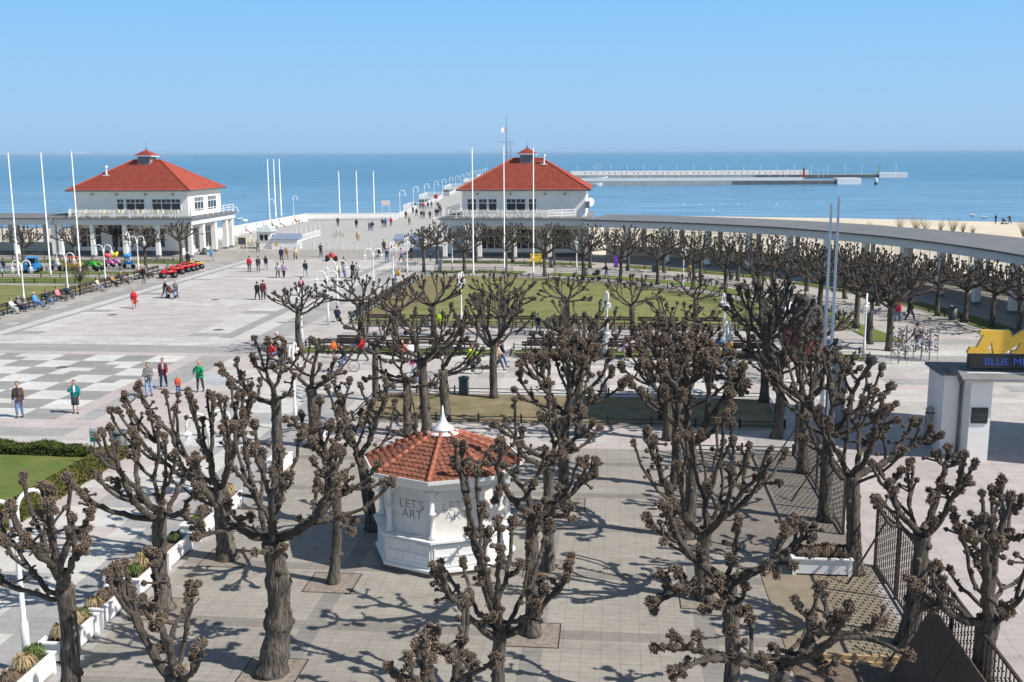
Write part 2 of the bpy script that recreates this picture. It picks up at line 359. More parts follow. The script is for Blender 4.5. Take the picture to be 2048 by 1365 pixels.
# planting strips under the two tree rows of the curved walk
def arc_strip(o0, o1, t0, t1, z, m, name):
    A = offset(ARC, o0); B = offset(ARC, o1); n = len(A); i0, i1 = int(t0 * n), int(t1 * n)
    P = [tuple(p) for p in A[i0:i1]] + [tuple(p) for p in B[i0:i1][::-1]]
    mb = MB(); mb.prism([WU(*p) for p in P][::-1], 0, z); return tag(mb.build(name, m), kind='structure')
for t0, t1 in ((0.02, .30), (.33, .50), (.53, .68), (.70, .86)):
    arc_strip(-2.4, -4.6, t0, t1, .05, GRASS2, 'tree_strip_outer')
for t0, t1 in ((0.03, .24), (.28, .60), (.63, .80)):
    arc_strip(-12.2, -14.6, t0, t1, .05, GRASS2, 'tree_strip_inner')
# left garden
sheet('garden_lawn', [(-60, 24), (-20.6, 24), (-21.2, 46), (-60, 46)], 0.03, GRASS)
sheet('garden_tree_strip', [(-60, 55.5), (-22.5, 55.5), (-22.5, 58), (-60, 58)], 0.04, GRASS2)
sheet('garden_tree_strip', [(-60, 47.5), (-22, 47.5), (-22, 52.6), (-60, 52.6)], 0.04, GRASS2)
sheet('building_tree_strip', [(-46, 66.5), (-21.5, 66.5), (-21.5, 69.5), (-46, 69.5)], 0.04, GRASS2)
# lower left lawn with hedge
sheet('corner_lawn', [(-12, -30), (8.45, -30), (8.45, -9.5), (-12, -9.5)], 0.04, GRASS2)
sheet('flower_bed', [(-6, -16.0), (3.5, -13.4), (5.6, -14.6), (4.6, -18.8), (-6, -19)], 0.05, SOIL)
# sandy patch by the fence
sheet('sand_patch', [(33.2, -25.4), (36.3, -25.4), (36.3, -20.2), (33.2, -20.2)], 0.02, mat('sandy_gravel', (0.20, 0.165, 0.12), .95, nscale=1.5, col2=(.29, .24, .17), bump=.6, bscale=40))
sheet('dark_soil_patch', [(33.2, -27.0), (36.5, -27.0), (36.5, -25.7), (33.2, -25.7)], 0.02, SOIL)
# sand, beach, water
SAND = mat('beach_sand', (0.62, 0.54, 0.41), .95, .08, .08, .5, 3)
def strip3(name, rows, m, kind='structure'):
    mb = MB(); n = len(rows[0]); V = [p for r in rows for p in r]
    Q = [(a * n + i, a * n + i + 1, (a + 1) * n + i + 1, (a + 1) * n + i) for a in range(len(rows) - 1) for i in range(n - 1)]
    mb.add(V, q=Q); return tag(mb.build(name, m), kind=kind)
shore = [(-400, 212), (-58, 213), (-51.6, 214.5), (-20, 222), (31, 246), (48, 241), (74.3, 231.4), (105, 215.6), (160, 190), (400, 40)]
inl = [(-400, 150), (-80, 140), (-50, 140), (-22, 141), (-5, 138), (12, 133), (30, 122), (46, 98), (52, 60), (60, -40)]
rows = []
for k, (t, z) in enumerate(((0, -1.0), (.45, -1.1), (.9, -1.75), (1.0, -2.05), (1.12, -2.9))):
    rows.append([(a[0] + (b_[0] - a[0]) * t, a[1] + (b_[1] - a[1]) * t, z) for a, b_ in zip(inl, shore)])
strip3('beach', rows, SAND)
def sea_mat():
    m = bpy.data.materials.new('sea_water'); m.use_nodes = True; t = m.node_tree; b = t.nodes['Principled BSDF']; L = t.links.new
    b.inputs['Roughness'].default_value = .22; b.inputs['IOR'].default_value = 1.33; b.inputs['Specular IOR Level'].default_value = .5
    tc = t.nodes.new('ShaderNodeTexCoord')
    def noise(sc, st, det=3):
        mp = t.nodes.new('ShaderNodeMapping'); mp.inputs['Scale'].default_value = st; L(tc.outputs['Object'], mp.inputs[0])
        n = t.nodes.new('ShaderNodeTexNoise'); n.inputs['Scale'].default_value = sc; n.inputs['Detail'].default_value = det; L(mp.outputs[0], n.inputs['Vector']); return n.outputs['Fac']
    n1 = noise(.010, (.25, 1.6, 1), 5); n2 = noise(.35, (.5, 1.4, 1), 4); n3 = noise(1.6, (.7, 1.3, 1), 3)
    cr = t.nodes.new('ShaderNodeMapRange'); cr.inputs[1].default_value = .32; cr.inputs[2].default_value = .68; L(n1, cr.inputs[0])
    mx = t.nodes.new('ShaderNodeMix'); mx.data_type = 'RGBA'; mx.inputs[6].default_value = (.034, .155, .27, 1); mx.inputs[7].default_value = (.06, .215, .35, 1); L(cr.outputs[0], mx.inputs[0]); L(mx.outputs[2], b.inputs['Base Color'])
    n4 = noise(.22, (.22, 1.5, 1), 4); c4 = t.nodes.new('ShaderNodeMapRange'); c4.inputs[1].default_value = .4; c4.inputs[2].default_value = .62; c4.inputs[3].default_value = .72; c4.inputs[4].default_value = 1.12; L(n4, c4.inputs[0])
    m4 = t.nodes.new('ShaderNodeMix'); m4.data_type = 'RGBA'; m4.blend_type = 'MULTIPLY'; m4.inputs[0].default_value = 1
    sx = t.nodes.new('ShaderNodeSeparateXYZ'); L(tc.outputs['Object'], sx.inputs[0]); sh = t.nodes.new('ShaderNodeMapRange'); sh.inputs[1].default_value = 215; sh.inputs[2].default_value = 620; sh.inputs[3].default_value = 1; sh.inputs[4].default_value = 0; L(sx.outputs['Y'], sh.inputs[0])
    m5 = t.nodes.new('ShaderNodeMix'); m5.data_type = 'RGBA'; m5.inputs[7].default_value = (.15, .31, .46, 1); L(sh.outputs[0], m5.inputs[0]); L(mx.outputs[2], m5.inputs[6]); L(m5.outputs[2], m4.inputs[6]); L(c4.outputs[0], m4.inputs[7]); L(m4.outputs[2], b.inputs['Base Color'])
    ad = t.nodes.new('ShaderNodeMath'); ad.operation = 'ADD'; L(n2, ad.inputs[0]); L(n3, ad.inputs[1])
    bp = t.nodes.new('ShaderNodeBump'); bp.inputs['Strength'].default_value = 1.0; bp.inputs['Distance'].default_value = .35; L(ad.outputs[0], bp.inputs['Height']); L(bp.outputs[0], b.inputs['Normal'])
    return m
mb = MB(); mb.add([(-30000, 120, -2.2), (30000, 120, -2.2), (30000, 40000, -2.2), (-30000, 40000, -2.2)], q=[(0, 1, 2, 3)])
tag(mb.build('sea', sea_mat()), kind='structure')
mb = MB(); mb.add([(-400, -80, -1.3), (400, -80, -1.3), (400, 150, -1.3), (-400, 150, -1.3)], q=[(0, 1, 2, 3)])
tag(mb.build('ground', mat('bare_ground', (0.33, 0.3, 0.25), .95, .15, .2)), kind='structure')
# ------------------------------------------------------------------ pier, terrace, marina
DECK = mat('pier_deck', (0.40, 0.385, 0.355), .85, .1, .4, .2, 10, stretch=(1, 4, 1))
DARKW = mat('pier_timber', (0.07, 0.06, 0.05), .9, .3, 2)
sheet('terrace', [(-31.6, 84.5), (-31.3, 110), (-29.9, 143.9), (-12.9, 146.9), (9, 146), (9, 84.5)], 0.0, DECK, thick=2.6)
PC = WU(-13.0, 146.6); PD = (0.0313, 0.9995); PN = (0.9995, -0.0313)
def PP(a, d): return (PC[0] + PN[0] * a + PD[0] * d, PC[1] + PN[1] * a + PD[1] * d)
pier = thing('pier', 'long timber pier with white rails running out to sea behind the right pavilion', 'pier', (*PP(0, 0), 0))
def world_part(name, mb, m, parent):
    o = mb.build(name, m); o.parent = parent; o.matrix_parent_inverse = Matrix.Translation(-Vector(parent.location)); return o
mb = MB()
mb.prism([PP(0, -1), PP(11, -1), PP(11, 500), PP(0, 500)], -.35, -.006)
world_part('deck', mb, DECK, pier)
for a, b_, j in ((34, 48, 3.2), (92, 114, 6.5), (170, 200, 7), (260, 290, 7), (350, 380, 7)): mb = MB(); mb.prism([PP(-j, a), PP(.0, a), PP(.0, b_), PP(-j, b_)], -.35, -.01); world_part('side_platform', mb, DECK, pier)
mb = MB(); mb.box(-.2, .2, -.2, .2, -6, -.8); PILE = mb.mesh('pile', DARKW)
def pile(a, d): x, y = PP(a, d); link('pile', PILE, pier, (x - pier.location.x, y - pier.location.y, 0))
for d in range(2, 500, 16): pile(.8, d); pile(10.2, d)
for a, b_, j in ((34, 48, 3.2), (92, 114, 6.5), (170, 200, 7), (260, 290, 7), (350, 380, 7)):
    for d in np.arange(a + .5, b_, 7): pile(-j + .4, d)
    mb = MB(); mb.prism([PP(-j + .1, a), PP(.0, a), PP(.0, b_), PP(-j + .1, b_)], -.8, -.36); world_part('platform_beam', mb, DARKW, pier)
def rail_run(mb, P, z=0, h=1.1, step=2.2, rails=(.25, .55, .85, 1.1), t=.07):
    for (x0, y0), (x1, y1) in zip(P[:-1], P[1:]):
        L = math.hypot(x1 - x0, y1 - y0); n = max(1, int(round(L / step))); a = math.atan2(y1 - y0, x1 - x0)
        for i in range(n + 1):
            x, y = x0 + (x1 - x0) * i / n, y0 + (y1 - y0) * i / n; mb.box(x - t * .9, x + t * .9, y - t * .9, y + t * .9, z, z + h, rz=a)
        mx_, my = (x0 + x1) / 2, (y0 + y1) / 2
        for r in rails: mb.box(mx_ - L / 2, mx_ + L / 2, my - t * .45, my + t * .45, z + r - t * .7, z + r + t * .7, rz=a)
mb = MB(); run = [PP(0, 0)]
for a, b_, j in ((34, 48, 3.2), (92, 114, 6.5), (170, 200, 7), (260, 290, 7), (350, 380, 7)): run += [PP(0, a), PP(-j, a), PP(-j, b_), PP(0, b_)]
rail_run(mb, run + [PP(0, 500)], t=.09, rails=(.2, .5, .8, 1.1)); world_part('railing', mb, WHITE, pier)
mb = MB(); rail_run(mb, [PP(11, 0), PP(11, 500)], t=.09); world_part('railing', mb, WHITE, pier)
# terrace parapets
def wall(name, pts, h, th, label, z=0, m=None, cat='wall', grp=None):
    t = thing(name, label, cat, (*pts[0], z), 0, grp); mb = MB(); c = MB()
    for (x0, y0), (x1, y1) in zip(pts[:-1], pts[1:]):
        L = math.hypot(x1 - x0, y1 - y0); a = math.atan2(y1 - y0, x1 - x0); cx, cy = (x0 + x1) / 2 - pts[0][0], (y0 + y1) / 2 - pts[0][1]
        mb.box(cx - L / 2, cx + L / 2, cy - th / 2, cy + th / 2, 0, h, rz=a); c.box(cx - L / 2 - .02, cx + L / 2 + .02, cy - th / 2 - .05, cy + th / 2 + .05, h + .001, h + .08, rz=a)
    mb.build('wall_body', m or WALLW, t); c.build('coping', WHITE, t); return t
wall('parapet_wall', [WU(-31.1, 100), WU(-31.0, 110), WU(-29.7, 143.6)], 1.3, .3, 'white parapet wall running back along the left side of the pier terrace')
wall('parapet_wall', [WU(-29.7, 143.6), WU(-13.0, 146.7)], 1.35, .3, 'white parapet wall across the sea end of the pier terrace')
mb = MB(); x0, y0 = WU(-29, 143.0); x1, y1 = WU(-13.4, 145.8)
L_ = math.hypot(x1 - x0, y1 - y0); mb.box(-L_ / 2, L_ / 2, -.25, .25, 0, .45)
tag(mb.build('long_bench', mat('bench_grey', (.45, .45, .46), .7), None, False, ((x0 + x1) / 2, (y0 + y1) / 2, 0), math.atan2(y1 - y0, x1 - x0)), 'long pale bench at the foot of the back terrace wall', 'bench')
# marina breakwaters
MC = mat('breakwater_concrete', (.40, .39, .37), .85, .12, .15); MD = mat('breakwater_dark', (.13, .13, .13), .8, .2, .3)
def brk(name, a, b_, wd, label, h0=-2.6, h1=-.3, parap=True):
    t = thing(name, label, 'breakwater', (*a, 0)); L = math.hypot(b_[0] - a[0], b_[1] - a[1]); t.rotation_euler[2] = math.atan2(b_[1] - a[1], b_[0] - a[0])
    mb = MB(); mb.box(0, L, 0, wd, h0, h1); mb.build('quay', MC, t)
    mb = MB(); mb.box(L * .55, L * .92, -.05, -.01, h0, h1 - .25); mb.build('fender_face', MD, t)
    if parap:
        yb = .1 if 'near' in label else wd - .6; mb = MB(); mb.box(0, L * (.8 if yb < 1 else .72), yb, yb + .4, h1 + .002, h1 + (1.3 if yb < 1 else 2.3)); mb.build('parapet', WHITE, t)
    mb = MB(); mb.box(L * .92, L + .5, -.6, wd + .6, h0, h1 + .9); mb.box(L * .93, L * .945, -.65, -.6, h1 - .6, h1 + .4); mb.build('end_block', WHITE, t)
    return t
brk('breakwater', (30, 482), (157, 478), 7, 'near concrete arm of the marina with a long white parapet')
brk('breakwater', (34, 606), (221, 594), 8, 'far concrete arm of the marina reaching furthest right')
mb = MB(); mb.box(60, 185, 0, 1, -.3, .55)
LAMPS = []
def mini_lamp():
    t = thing('marina_lamp', '', 'lamp'); mb = MB(); mb.tube([(0, 0, 0), (0, 0, 4.6)], [.13, .10], 6); mb.build('pole', WHITE, t)
    mb = MB(); mb.box(-.5, .5, -.16, .16, 4.6, 5.0); mb.build('lamp_head', WHITE, t); return t
ml = mini_lamp()
for i in range(20):
    k = i / 19; x, y = 38 + k * 178, 608 + k * -11
    o = ml if i == 0 else copy_tree(ml); o.location = (x, y, -.3); o['label'] = '%s lamp post from the left on the far marina arm' % ORD[i] if i < 20 else ''; o['group'] = 'lamps on the far breakwater'
for i in range(18):
    k = i / 17; x, y = (36 + k * 116, 487 - k * 4) if i < 14 else (128 + (i - 14) * 9, 505 + (i % 2) * 22)
    o = copy_tree(ml); o.location = (x, y, -.3); o.scale = (.8,) * 3; o['label'] = '%s lamp post from the left on the near marina arm' % ORD[i]; o['group'] = 'lamps on the near breakwater'
def beacon(x, y, col, label):
    t = thing('harbour_beacon', label, 'beacon', (x, y, .5)); mb = MB(); mb.lathe([(.8, 0), (.55, .3), (.45, 3.6), (.6, 3.7), (.6, 3.9)], 12); mb.build('tower', mat('beacon_' + label.split()[0], col, .5), t)
    mb = MB(); mb.lathe([(.3, 3.91), (.3, 4.5), (.05, 4.8)], 10); mb.build('lantern', GLASSD, t)
beacon(133, 483, (.45, .02, .02), 'red harbour beacon on the near marina arm'); beacon(207, 598, (.02, .22, .08), 'green harbour beacon on the far marina arm')
t = thing('mooring_pile', 'lone round mooring pile standing in the water before the marina mouth', 'pile', (161.2, 469, -2.6)); mb = MB(); mb.lathe([(.8, 0), (.8, 1.6)], 12); mb.build('pile_base', MD, t); mb = MB(); mb.lathe([(.8, 1.601), (.8, 3.2), (.2, 3.5)], 12); mb.build('pile_top', WHITE, t)
# moored boats in the marina
def boat(x, y, L, label, col='#e8e8e6', mast=False):
    t = thing('boat', label, 'boat', (x, y, -2.2)); mb = MB(); st = []
    n = 9; sec = []
    for i in range(n):
        k = i / (n - 1); w = L * .17 * math.sin(math.pi * (.12 + .86 * k) ** .8) + .02; xx = -L / 2 + L * k; zt = .9 + .5 * (2 * k - 1) ** 2
        sec.append([(xx, -w, zt), (xx, -w * .7, .1), (xx, 0, -.2), (xx, w * .7, .1), (xx, w, zt)])
    V = [p for s_ in sec for p in s_]; Q = [(a * 5 + j, a * 5 + j + 1, (a + 1) * 5 + j + 1, (a + 1) * 5 + j) for a in range(n - 1) for j in range(4)]
    mb.add(V, q=Q, g=[[0, 1, 2, 3, 4], [(n - 1) * 5 + j for j in (4, 3, 2, 1, 0)]]); mb.build('hull', mat('boat_' + col[1:], col, .4), t)
    mb = MB(); mb.box(-L * .3, L * .3, -L * .11, L * .11, .75, .85); mb.build('deck', mat('boat_deck', '#a07c50', .6), t)
    if mast: mb = MB(); mb.tube([(0, 0, .8), (0, 0, 9)], .12, 6); mb.build('mast', WHITE, t)
boat(35, 473, 11, 'open wooden rowing boat moored under the near marina arm'); boat(66, 560, 9, 'small pale motor boat between the two marina arms')
boat(112, 560, 10, 'white motor boat lying right of middle between the marina arms')
boat(47, 585, 9, 'white sailing boat with a bare mast, leftmost in the marina', mast=True); boat(50, 600, 9, 'sailing boat with a bare mast just right of the leftmost one', mast=True)
# ------------------------------------------------------------------ pavilions
ROOFT = mat('roof_tiles', (0.30, 0.052, 0.032), .72, nscale=1.3, col2=(0.43, 0.088, 0.05))
ROOFG = mat('roof_felt', (0.16, 0.165, 0.17), .9, .12, .35)
GUT = mat('gutter', (0.10, 0.11, 0.11), .5, .1)
FRAME = WHITE
FASC = mat('fascia_paint', '#d6d6d6', .7, .05, .6)
def pantile_facet(mb, A, B, C, D, pitch=.30, rows=22, amp=.035):
    "A,B eave left/right, D,C ridge left/right (D above A)"
    A, B, C, D = map(lambda p: np.array(p, float), (A, B, C, D))
    ex = (B - A) / np.linalg.norm(B - A); nrm = np.cross(B - A, D - A); nrm /= np.linalg.norm(nrm)
    if nrm[2] < 0: nrm = -nrm
    L = np.linalg.norm(B - A); nx = int(L / pitch) * 5; V = []; Q = []
    sl = np.cross(nrm, ex); Hh = np.dot(D - A, sl) if np.dot(D - A, sl) > 0 else -np.dot(D - A, sl)
    if np.dot(D - A, sl) < 0: sl = -sl
    xl = np.dot(D - A, ex); xr = np.dot(C - A, ex)
    k = 0; vs = []
    for r in range(rows):
        for e in (0, 1):
            v = (r + e) / rows; l = xl * v; rr = L + (xr - L) * v
            xs = np.linspace(l, rr, nx + 1) if False else np.clip(np.linspace(0, L, nx + 1), l, rr)
            h = amp * np.abs(np.sin(np.pi * xs / pitch)) + (.035 if e == 0 else 0.0)
            vs.append(A + xs[:, None] * ex + (v * Hh) * sl + h[:, None] * nrm)
    n = nx + 1; V = np.concatenate(vs); i = np.arange(nx)
    for r in range(2 * rows - 1): Q.append(np.stack([r * n + i, r * n + i + 1, (r + 1) * n + i + 1, (r + 1) * n + i], -1))
    mb.add(V, q=np.concatenate(Q))
def hip_roof(t, x0, x1, y0, y1, z0, z1, rl, rows=22, pitch=.3, name='roof'):
    cx, cy = (x0 + x1) / 2, (y0 + y1) / 2; a = (cx - rl / 2, cy, z1); b_ = (cx + rl / 2, cy, z1)
    mb = MB(); c = [(x0, y0, z0), (x1, y0, z0), (x1, y1, z0), (x0, y1, z0)]
    pantile_facet(mb, c[0], c[1], b_, a, pitch, rows); pantile_facet(mb, c[1], c[2], b_, b_, pitch, rows); pantile_facet(mb, c[2], c[3], a, b_, pitch, rows); pantile_facet(mb, c[3], c[0], a, a, pitch, rows)
    r = mb.build(name, ROOFT, t, True)
    mb = MB()
    for p, q in ((c[0], a), (c[1], b_), (c[2], b_), (c[3], a), (a, b_)):
        P = np.linspace(p, q, 14) + np.array([0, 0, .05]); mb.tube(P, .12, 6)
    mb.build('ridge_tiles', ROOFT, r)
    return r
def window(parent, x0, x1, z0, z1, y, cols, transom=None, d=.06, axis='x', side=-1, minor=True):
    "glazed frame in plane y (axis x) or plane x (axis y); side = outward direction"
    mb = MB(); g = MB(); f = .09
    def B(m_, a0, a1, b0, b1, o0, o1, k=0):
        lo, hi = (y + side * o1, y + side * o0) if side < 0 else (y + o0, y + o1)
        if axis == 'x': m_.box(a0, a1, lo, hi, b0, b1)
        else: m_.box(lo, hi, a0, a1, b0, b1)
    B(mb, x0, x1, z0, z0 + f, .002, d); B(mb, x0, x1, z1 - f, z1, .002, d)
    for i in range(cols + 1):
        a = x0 + (x1 - x0 - f) * i / cols; B(mb, a, a + f, z0 + f, z1 - f, .002, d)
    if transom:
        zt = z0 + (z1 - z0) * transom
        cw = (x1 - x0 - f) / cols
        for i in range(cols):
            B(mb, x0 + cw * i + f, x0 + cw * (i + 1), zt - f / 2, zt + f / 2, .002, d)
            if minor: a = x0 + cw * (i + .5) + f / 2; B(mb, a - .03, a + .03, zt + f / 2, z1 - f, .002, d * .8)
    B(g, x0 + .01, x1 - .01, z0 + .01, z1 - .01, .001, .015)
    o = mb.build('window', FRAME, parent); g.build('pane', GLASSD, o); return o
def pavilion(cw, label, wins, mirror, deck_x, sidewin):
    t = thing('pavilion', label, 'pavilion', (*WU(cw, 73.3), 0), -GA)
    sx = -1 if mirror else 1          # inner side is at negative x for the right pavilion, positive for the left one
    xi = deck_x[0] if not mirror else deck_x[1]
    # slab and fascia
    mb = MB(); mb.box(deck_x[0] + .25, deck_x[1] - .25, .25, 15.2, 4.0, 4.7); mb.build('lintel', FASC, t)
    mb = MB(); mb.box(deck_x[0], deck_x[1], 0, 15.5, 4.702, 4.85); mb.build('deck_roof', ROOFG, t)
    # columns
    cols = sorted(set([round(x, 2) for x in np.arange(deck_x[0] + .7, deck_x[1] - .1, (deck_x[1] - deck_x[0] - 1.4) / 4)]))
    for x in cols:
        mb = MB(); mb.box(x - .24, x + .24, .5, .98, .3, 3.998); c = mb.build('column', WALLW, t)
        mb = MB(); mb.box(x - .27, x + .27, .47, 1.01, 0, .299); mb.build('plinth', mat('grey_plinth', (.2, .2, .21), .8), c)
    for y in (4.6, 8.6, 12.6, 14.6):
        x = xi + (.75 if not mirror else -.75)
        mb = MB(); mb.box(x - .3, x + .3, y - .3, y + .3, .3, 3.998); c = mb.build('column', WALLW, t)
        mb = MB(); mb.box(x - .33, x + .33, y - .33, y + .33, 0, .299); mb.build('plinth', MATS['grey_plinth'], c)
    # ground floor walls
    gx0, gx1 = (deck_x[0] + 3.2, deck_x[1] - .4) if not mirror else (deck_x[0] + .4, deck_x[1] - 3.2)
    mb = MB(); mb.box(gx0, gx1, 3.8, 15.0, 0, 3.998); mb.build('wall', WALLW, t)
    mb = MB(); mb.box(gx0 - .01, gx1 + .01, 3.76, 3.8, 0, .5); mb.build('base_course', mat('grey_base', (.16, .16, .17), .8), t)
    for k in range(3):
        a = gx0 + 1.2 + k * (gx1 - gx0 - 2) / 3; window(t, a, a + 2.9, .9, 3.4, 3.8, 3, .62, minor=False)
    for k in range(3):
        a = 4.6 + k * 3.3; window(t, a, a + 2.4, .25, 3.2, gx0 if not mirror else gx1, 2, .7, axis='y', side=-1 if not mirror else 1, minor=True)
    # upper storey
    mb = MB(); mb.box(-7.5, 7.5, 3.7, 14.7, 4.852, 7.95); mb.build('wall', WALLW, t)
    for x0, x1, c in wins: window(t, x0, x1, 5.45, 7.05, 3.7, c, .66)
    for y0, y1 in ((5.6, 8.6), (10.0, 13.0)):
        window(t, y0, y1, 5.3, 7.2, -7.5 if not mirror else 7.5, 3, .66, axis='y', side=-1 if not mirror else 1)
    mb = MB(); mb.box(-8.0, 8.0, 3.15, 15.25, 7.952, 8.04); mb.build('soffit', WHITE, t)
    mb = MB(); mb.box(-8.06, 8.06, 3.06, 3.15, 7.97, 8.14); mb.box(-8.06, 8.06, 15.25, 15.34, 7.97, 8.14); mb.box(-8.14, -8.06, 3.0, 15.4, 7.97, 8.14); mb.box(8.06, 8.14, 3.0, 15.4, 7.97, 8.14); mb.build('gutter', GUT, t)
    hip_roof(t, -8.05, 8.05, 3.1, 15.3, 8.08, 11.75, 3.6)
    # cupola
    mb = MB(); mb.box(-.85, .85, 8.3, 10.1, 10.9, 12.22); cu = mb.build('cupola', mat('cupola_grey', (.30, .31, .32), .6), t)
    mb = MB()
    for k in range(6): mb.box(-.72, .72, 8.24, 8.30, 11.42 + k * .13, 11.48 + k * .13)
    mb.build('louvre', GREYM, cu)
    mb = MB(); mb.box(-1.2, 1.2, 7.95, 10.45, 12.222, 12.32); mb.build('cupola_eave', WHITE, cu)
    mb = MB(); z0, z1 = 12.34, 13.1; cc = [(-1.22, 7.93, z0), (1.22, 7.93, z0), (1.22, 10.47, z0), (-1.22, 10.47, z0)]; ap = (0, 9.2, z1)
    for a, b_ in ((0, 1), (1, 2), (2, 3), (3, 0)): pantile_facet(mb, cc[a], cc[b_], ap, ap, .3, 5)
    mb.build('cupola_roof', ROOFT, cu, True)
    mb = MB(); mb.lathe([(.05, 13.0), (.09, 13.2), (.02, 13.35), (.012, 14.1)], 6, c=(0, 9.2)); mb.build('finial', IRON, cu)
    # roof vent
    vx, vy, vz = (-4.1, 6.2, 9.95) if mirror else (2.2, 8.0, 11.1)
    mb = MB(); mb.tube([(vx, vy, vz - .1), (vx, vy, vz + 1.15)], .11, 8); mb.lathe([(.2, vz + .9), (.2, vz + 1.2)], 8, c=(vx, vy)); mb.box(vx - .38, vx + .38, vy - .3, vy + .3, vz - .1, vz + .02); mb.build('roof_vent', WHITE, t)
    # wall lamps
    for x in ((-4.9, -1.7, 2.1, 5.6) if mirror else (-5.6, -1.6, 2.6, 5.0)):
        mb = MB(); mb.box(x - .13, x + .13, 3.45, 3.69, 7.5, 7.68); mb.build('wall_lamp', mat('lamp_tan', (.3, .26, .18), .6), t)
    # deck railing
    mb = MB(); e = .35
    P = [(deck_x[0] + e if not mirror else -8.6, e + 14.6 if not mirror else 1.6), (deck_x[0] + e, e), (deck_x[1] - e - (4.8 if not mirror else 0), e)] if not mirror else [(-7.6, 3.0), (-6.4, e), (deck_x[1] - e, e), (deck_x[1] - e, e + 14.6)]
    if not mirror: P += [(deck_x[1] - e - 1.6, 2.8)]
    rail_run(mb, P, 4.86, 1.0, 1.9, (.3, .62, .95), .05); mb.build('railing', WHITE, t)
    return t
wl = [(-1.8, -.8, 2 // 2), (-.6, 1.9, 2), (2.8, 6.6, 3)]
PL = pavilion(-32.1, 'white pavilion with red hipped roof left of the pier entrance', wl, True, (-8.6, 9.5), None)
PR = pavilion(17.5, 'white pavilion with red hipped roof right of the pier entrance', [(-6.9, -5.7, 1), (-5.5, -4.4, 1), (-4.3, -3.2, 1), (-2.1, .3, 2), (.6, 1.6, 1)], False, (-9.9, 8.3), None)
mb = MB(); mb.lathe([(.05, 0), (.5, .12), (.55, .16)], 16); d = mb.build('satellite_dish', WHITE, PR, False, (8.0, 4.2, 6.6)); d.rotation_euler = (R(90), 0, R(30))
mb = MB(); mb.box(7.52, 8.0, 3.3, 3.9, 5.9, 6.7); mb.build('air_conditioner', GREYM, PR)
# terrace furniture on the pavilion roofs
CREAM = mat('cream_paint', '#d9cfb0', .6, .06)
def cafe_set():
    t = thing('cafe_table', '', 'table'); mb = MB(); mb.box(-.45, .45, -.45, .45, .70, .75); mb.build('table_top', CREAM, t); mb = MB(); mb.tube([(0, 0, 0), (0, 0, .7)], .04, 6); mb.box(-.25, .25, -.25, .25, 0, .04); mb.build('leg', CREAM, t); return t
def cafe_chair():
    t = thing('cafe_chair', '', 'chair'); mb = MB(); mb.box(-.24, .24, -.24, .24, .42, .47); mb.build('seat', CREAM, t); mb = MB(); mb.box(-.24, .24, .2, .25, .471, .95); mb.build('backrest', CREAM, t)
    for x in (-.21, .21):
        for y in (-.2, .2): mb = MB(); mb.box(x - .025, x + .025, y - .025, y + .025, 0, .419); mb.build('leg', CREAM, t)
    return t
ct, cc = cafe_set(), cafe_chair(); first = [True]
def cafe(w, u, z, nm, grp):
    x, y = WU(w, u); o = ct if first[0] else copy_tree(ct); o.location = (x, y, z); o['label'] = 'cream cafe table, ' + nm; o['group'] = 'cafe tables ' + grp
    for s_, a in ((-1, -90), (1, 90)):
        c = cc if first[0] else copy_tree(cc); first[0] = False
        xx, yy = WU(w + s_ * .75, u + .1); c.location = (xx, yy, z); c.rotation_euler = (0, 0, R(-a) - GA); c['label'] = 'cream cafe chair %s of the table, %s' % ('left' if s_ < 0 else 'right', nm); c['group'] = 'cafe chairs ' + grp
for i, w in enumerate((-38, -36, -33.6, -31.2, -28.6, -26)): cafe(w, 74.8, 4.86, '%s from the left on the left pavilion deck' % ORD[i], 'on the left pavilion deck')
for i, w in enumerate((9.6, 11.8, 13.9, 16, 18, 20.2)): cafe(w, 74.8, 4.86, '%s from the left on the right pavilion deck' % ORD[i], 'on the right pavilion deck')
for i, (w, u) in enumerate(((-23, 90), (-21, 91), (-22.5, 93.5), (-20.2, 94), (-24.5, 96), (-21.4, 97.5), (-26, 92))): cafe(w, u, 0, '%s of the open air cafe' % ORD[i], 'beside the left pavilion')
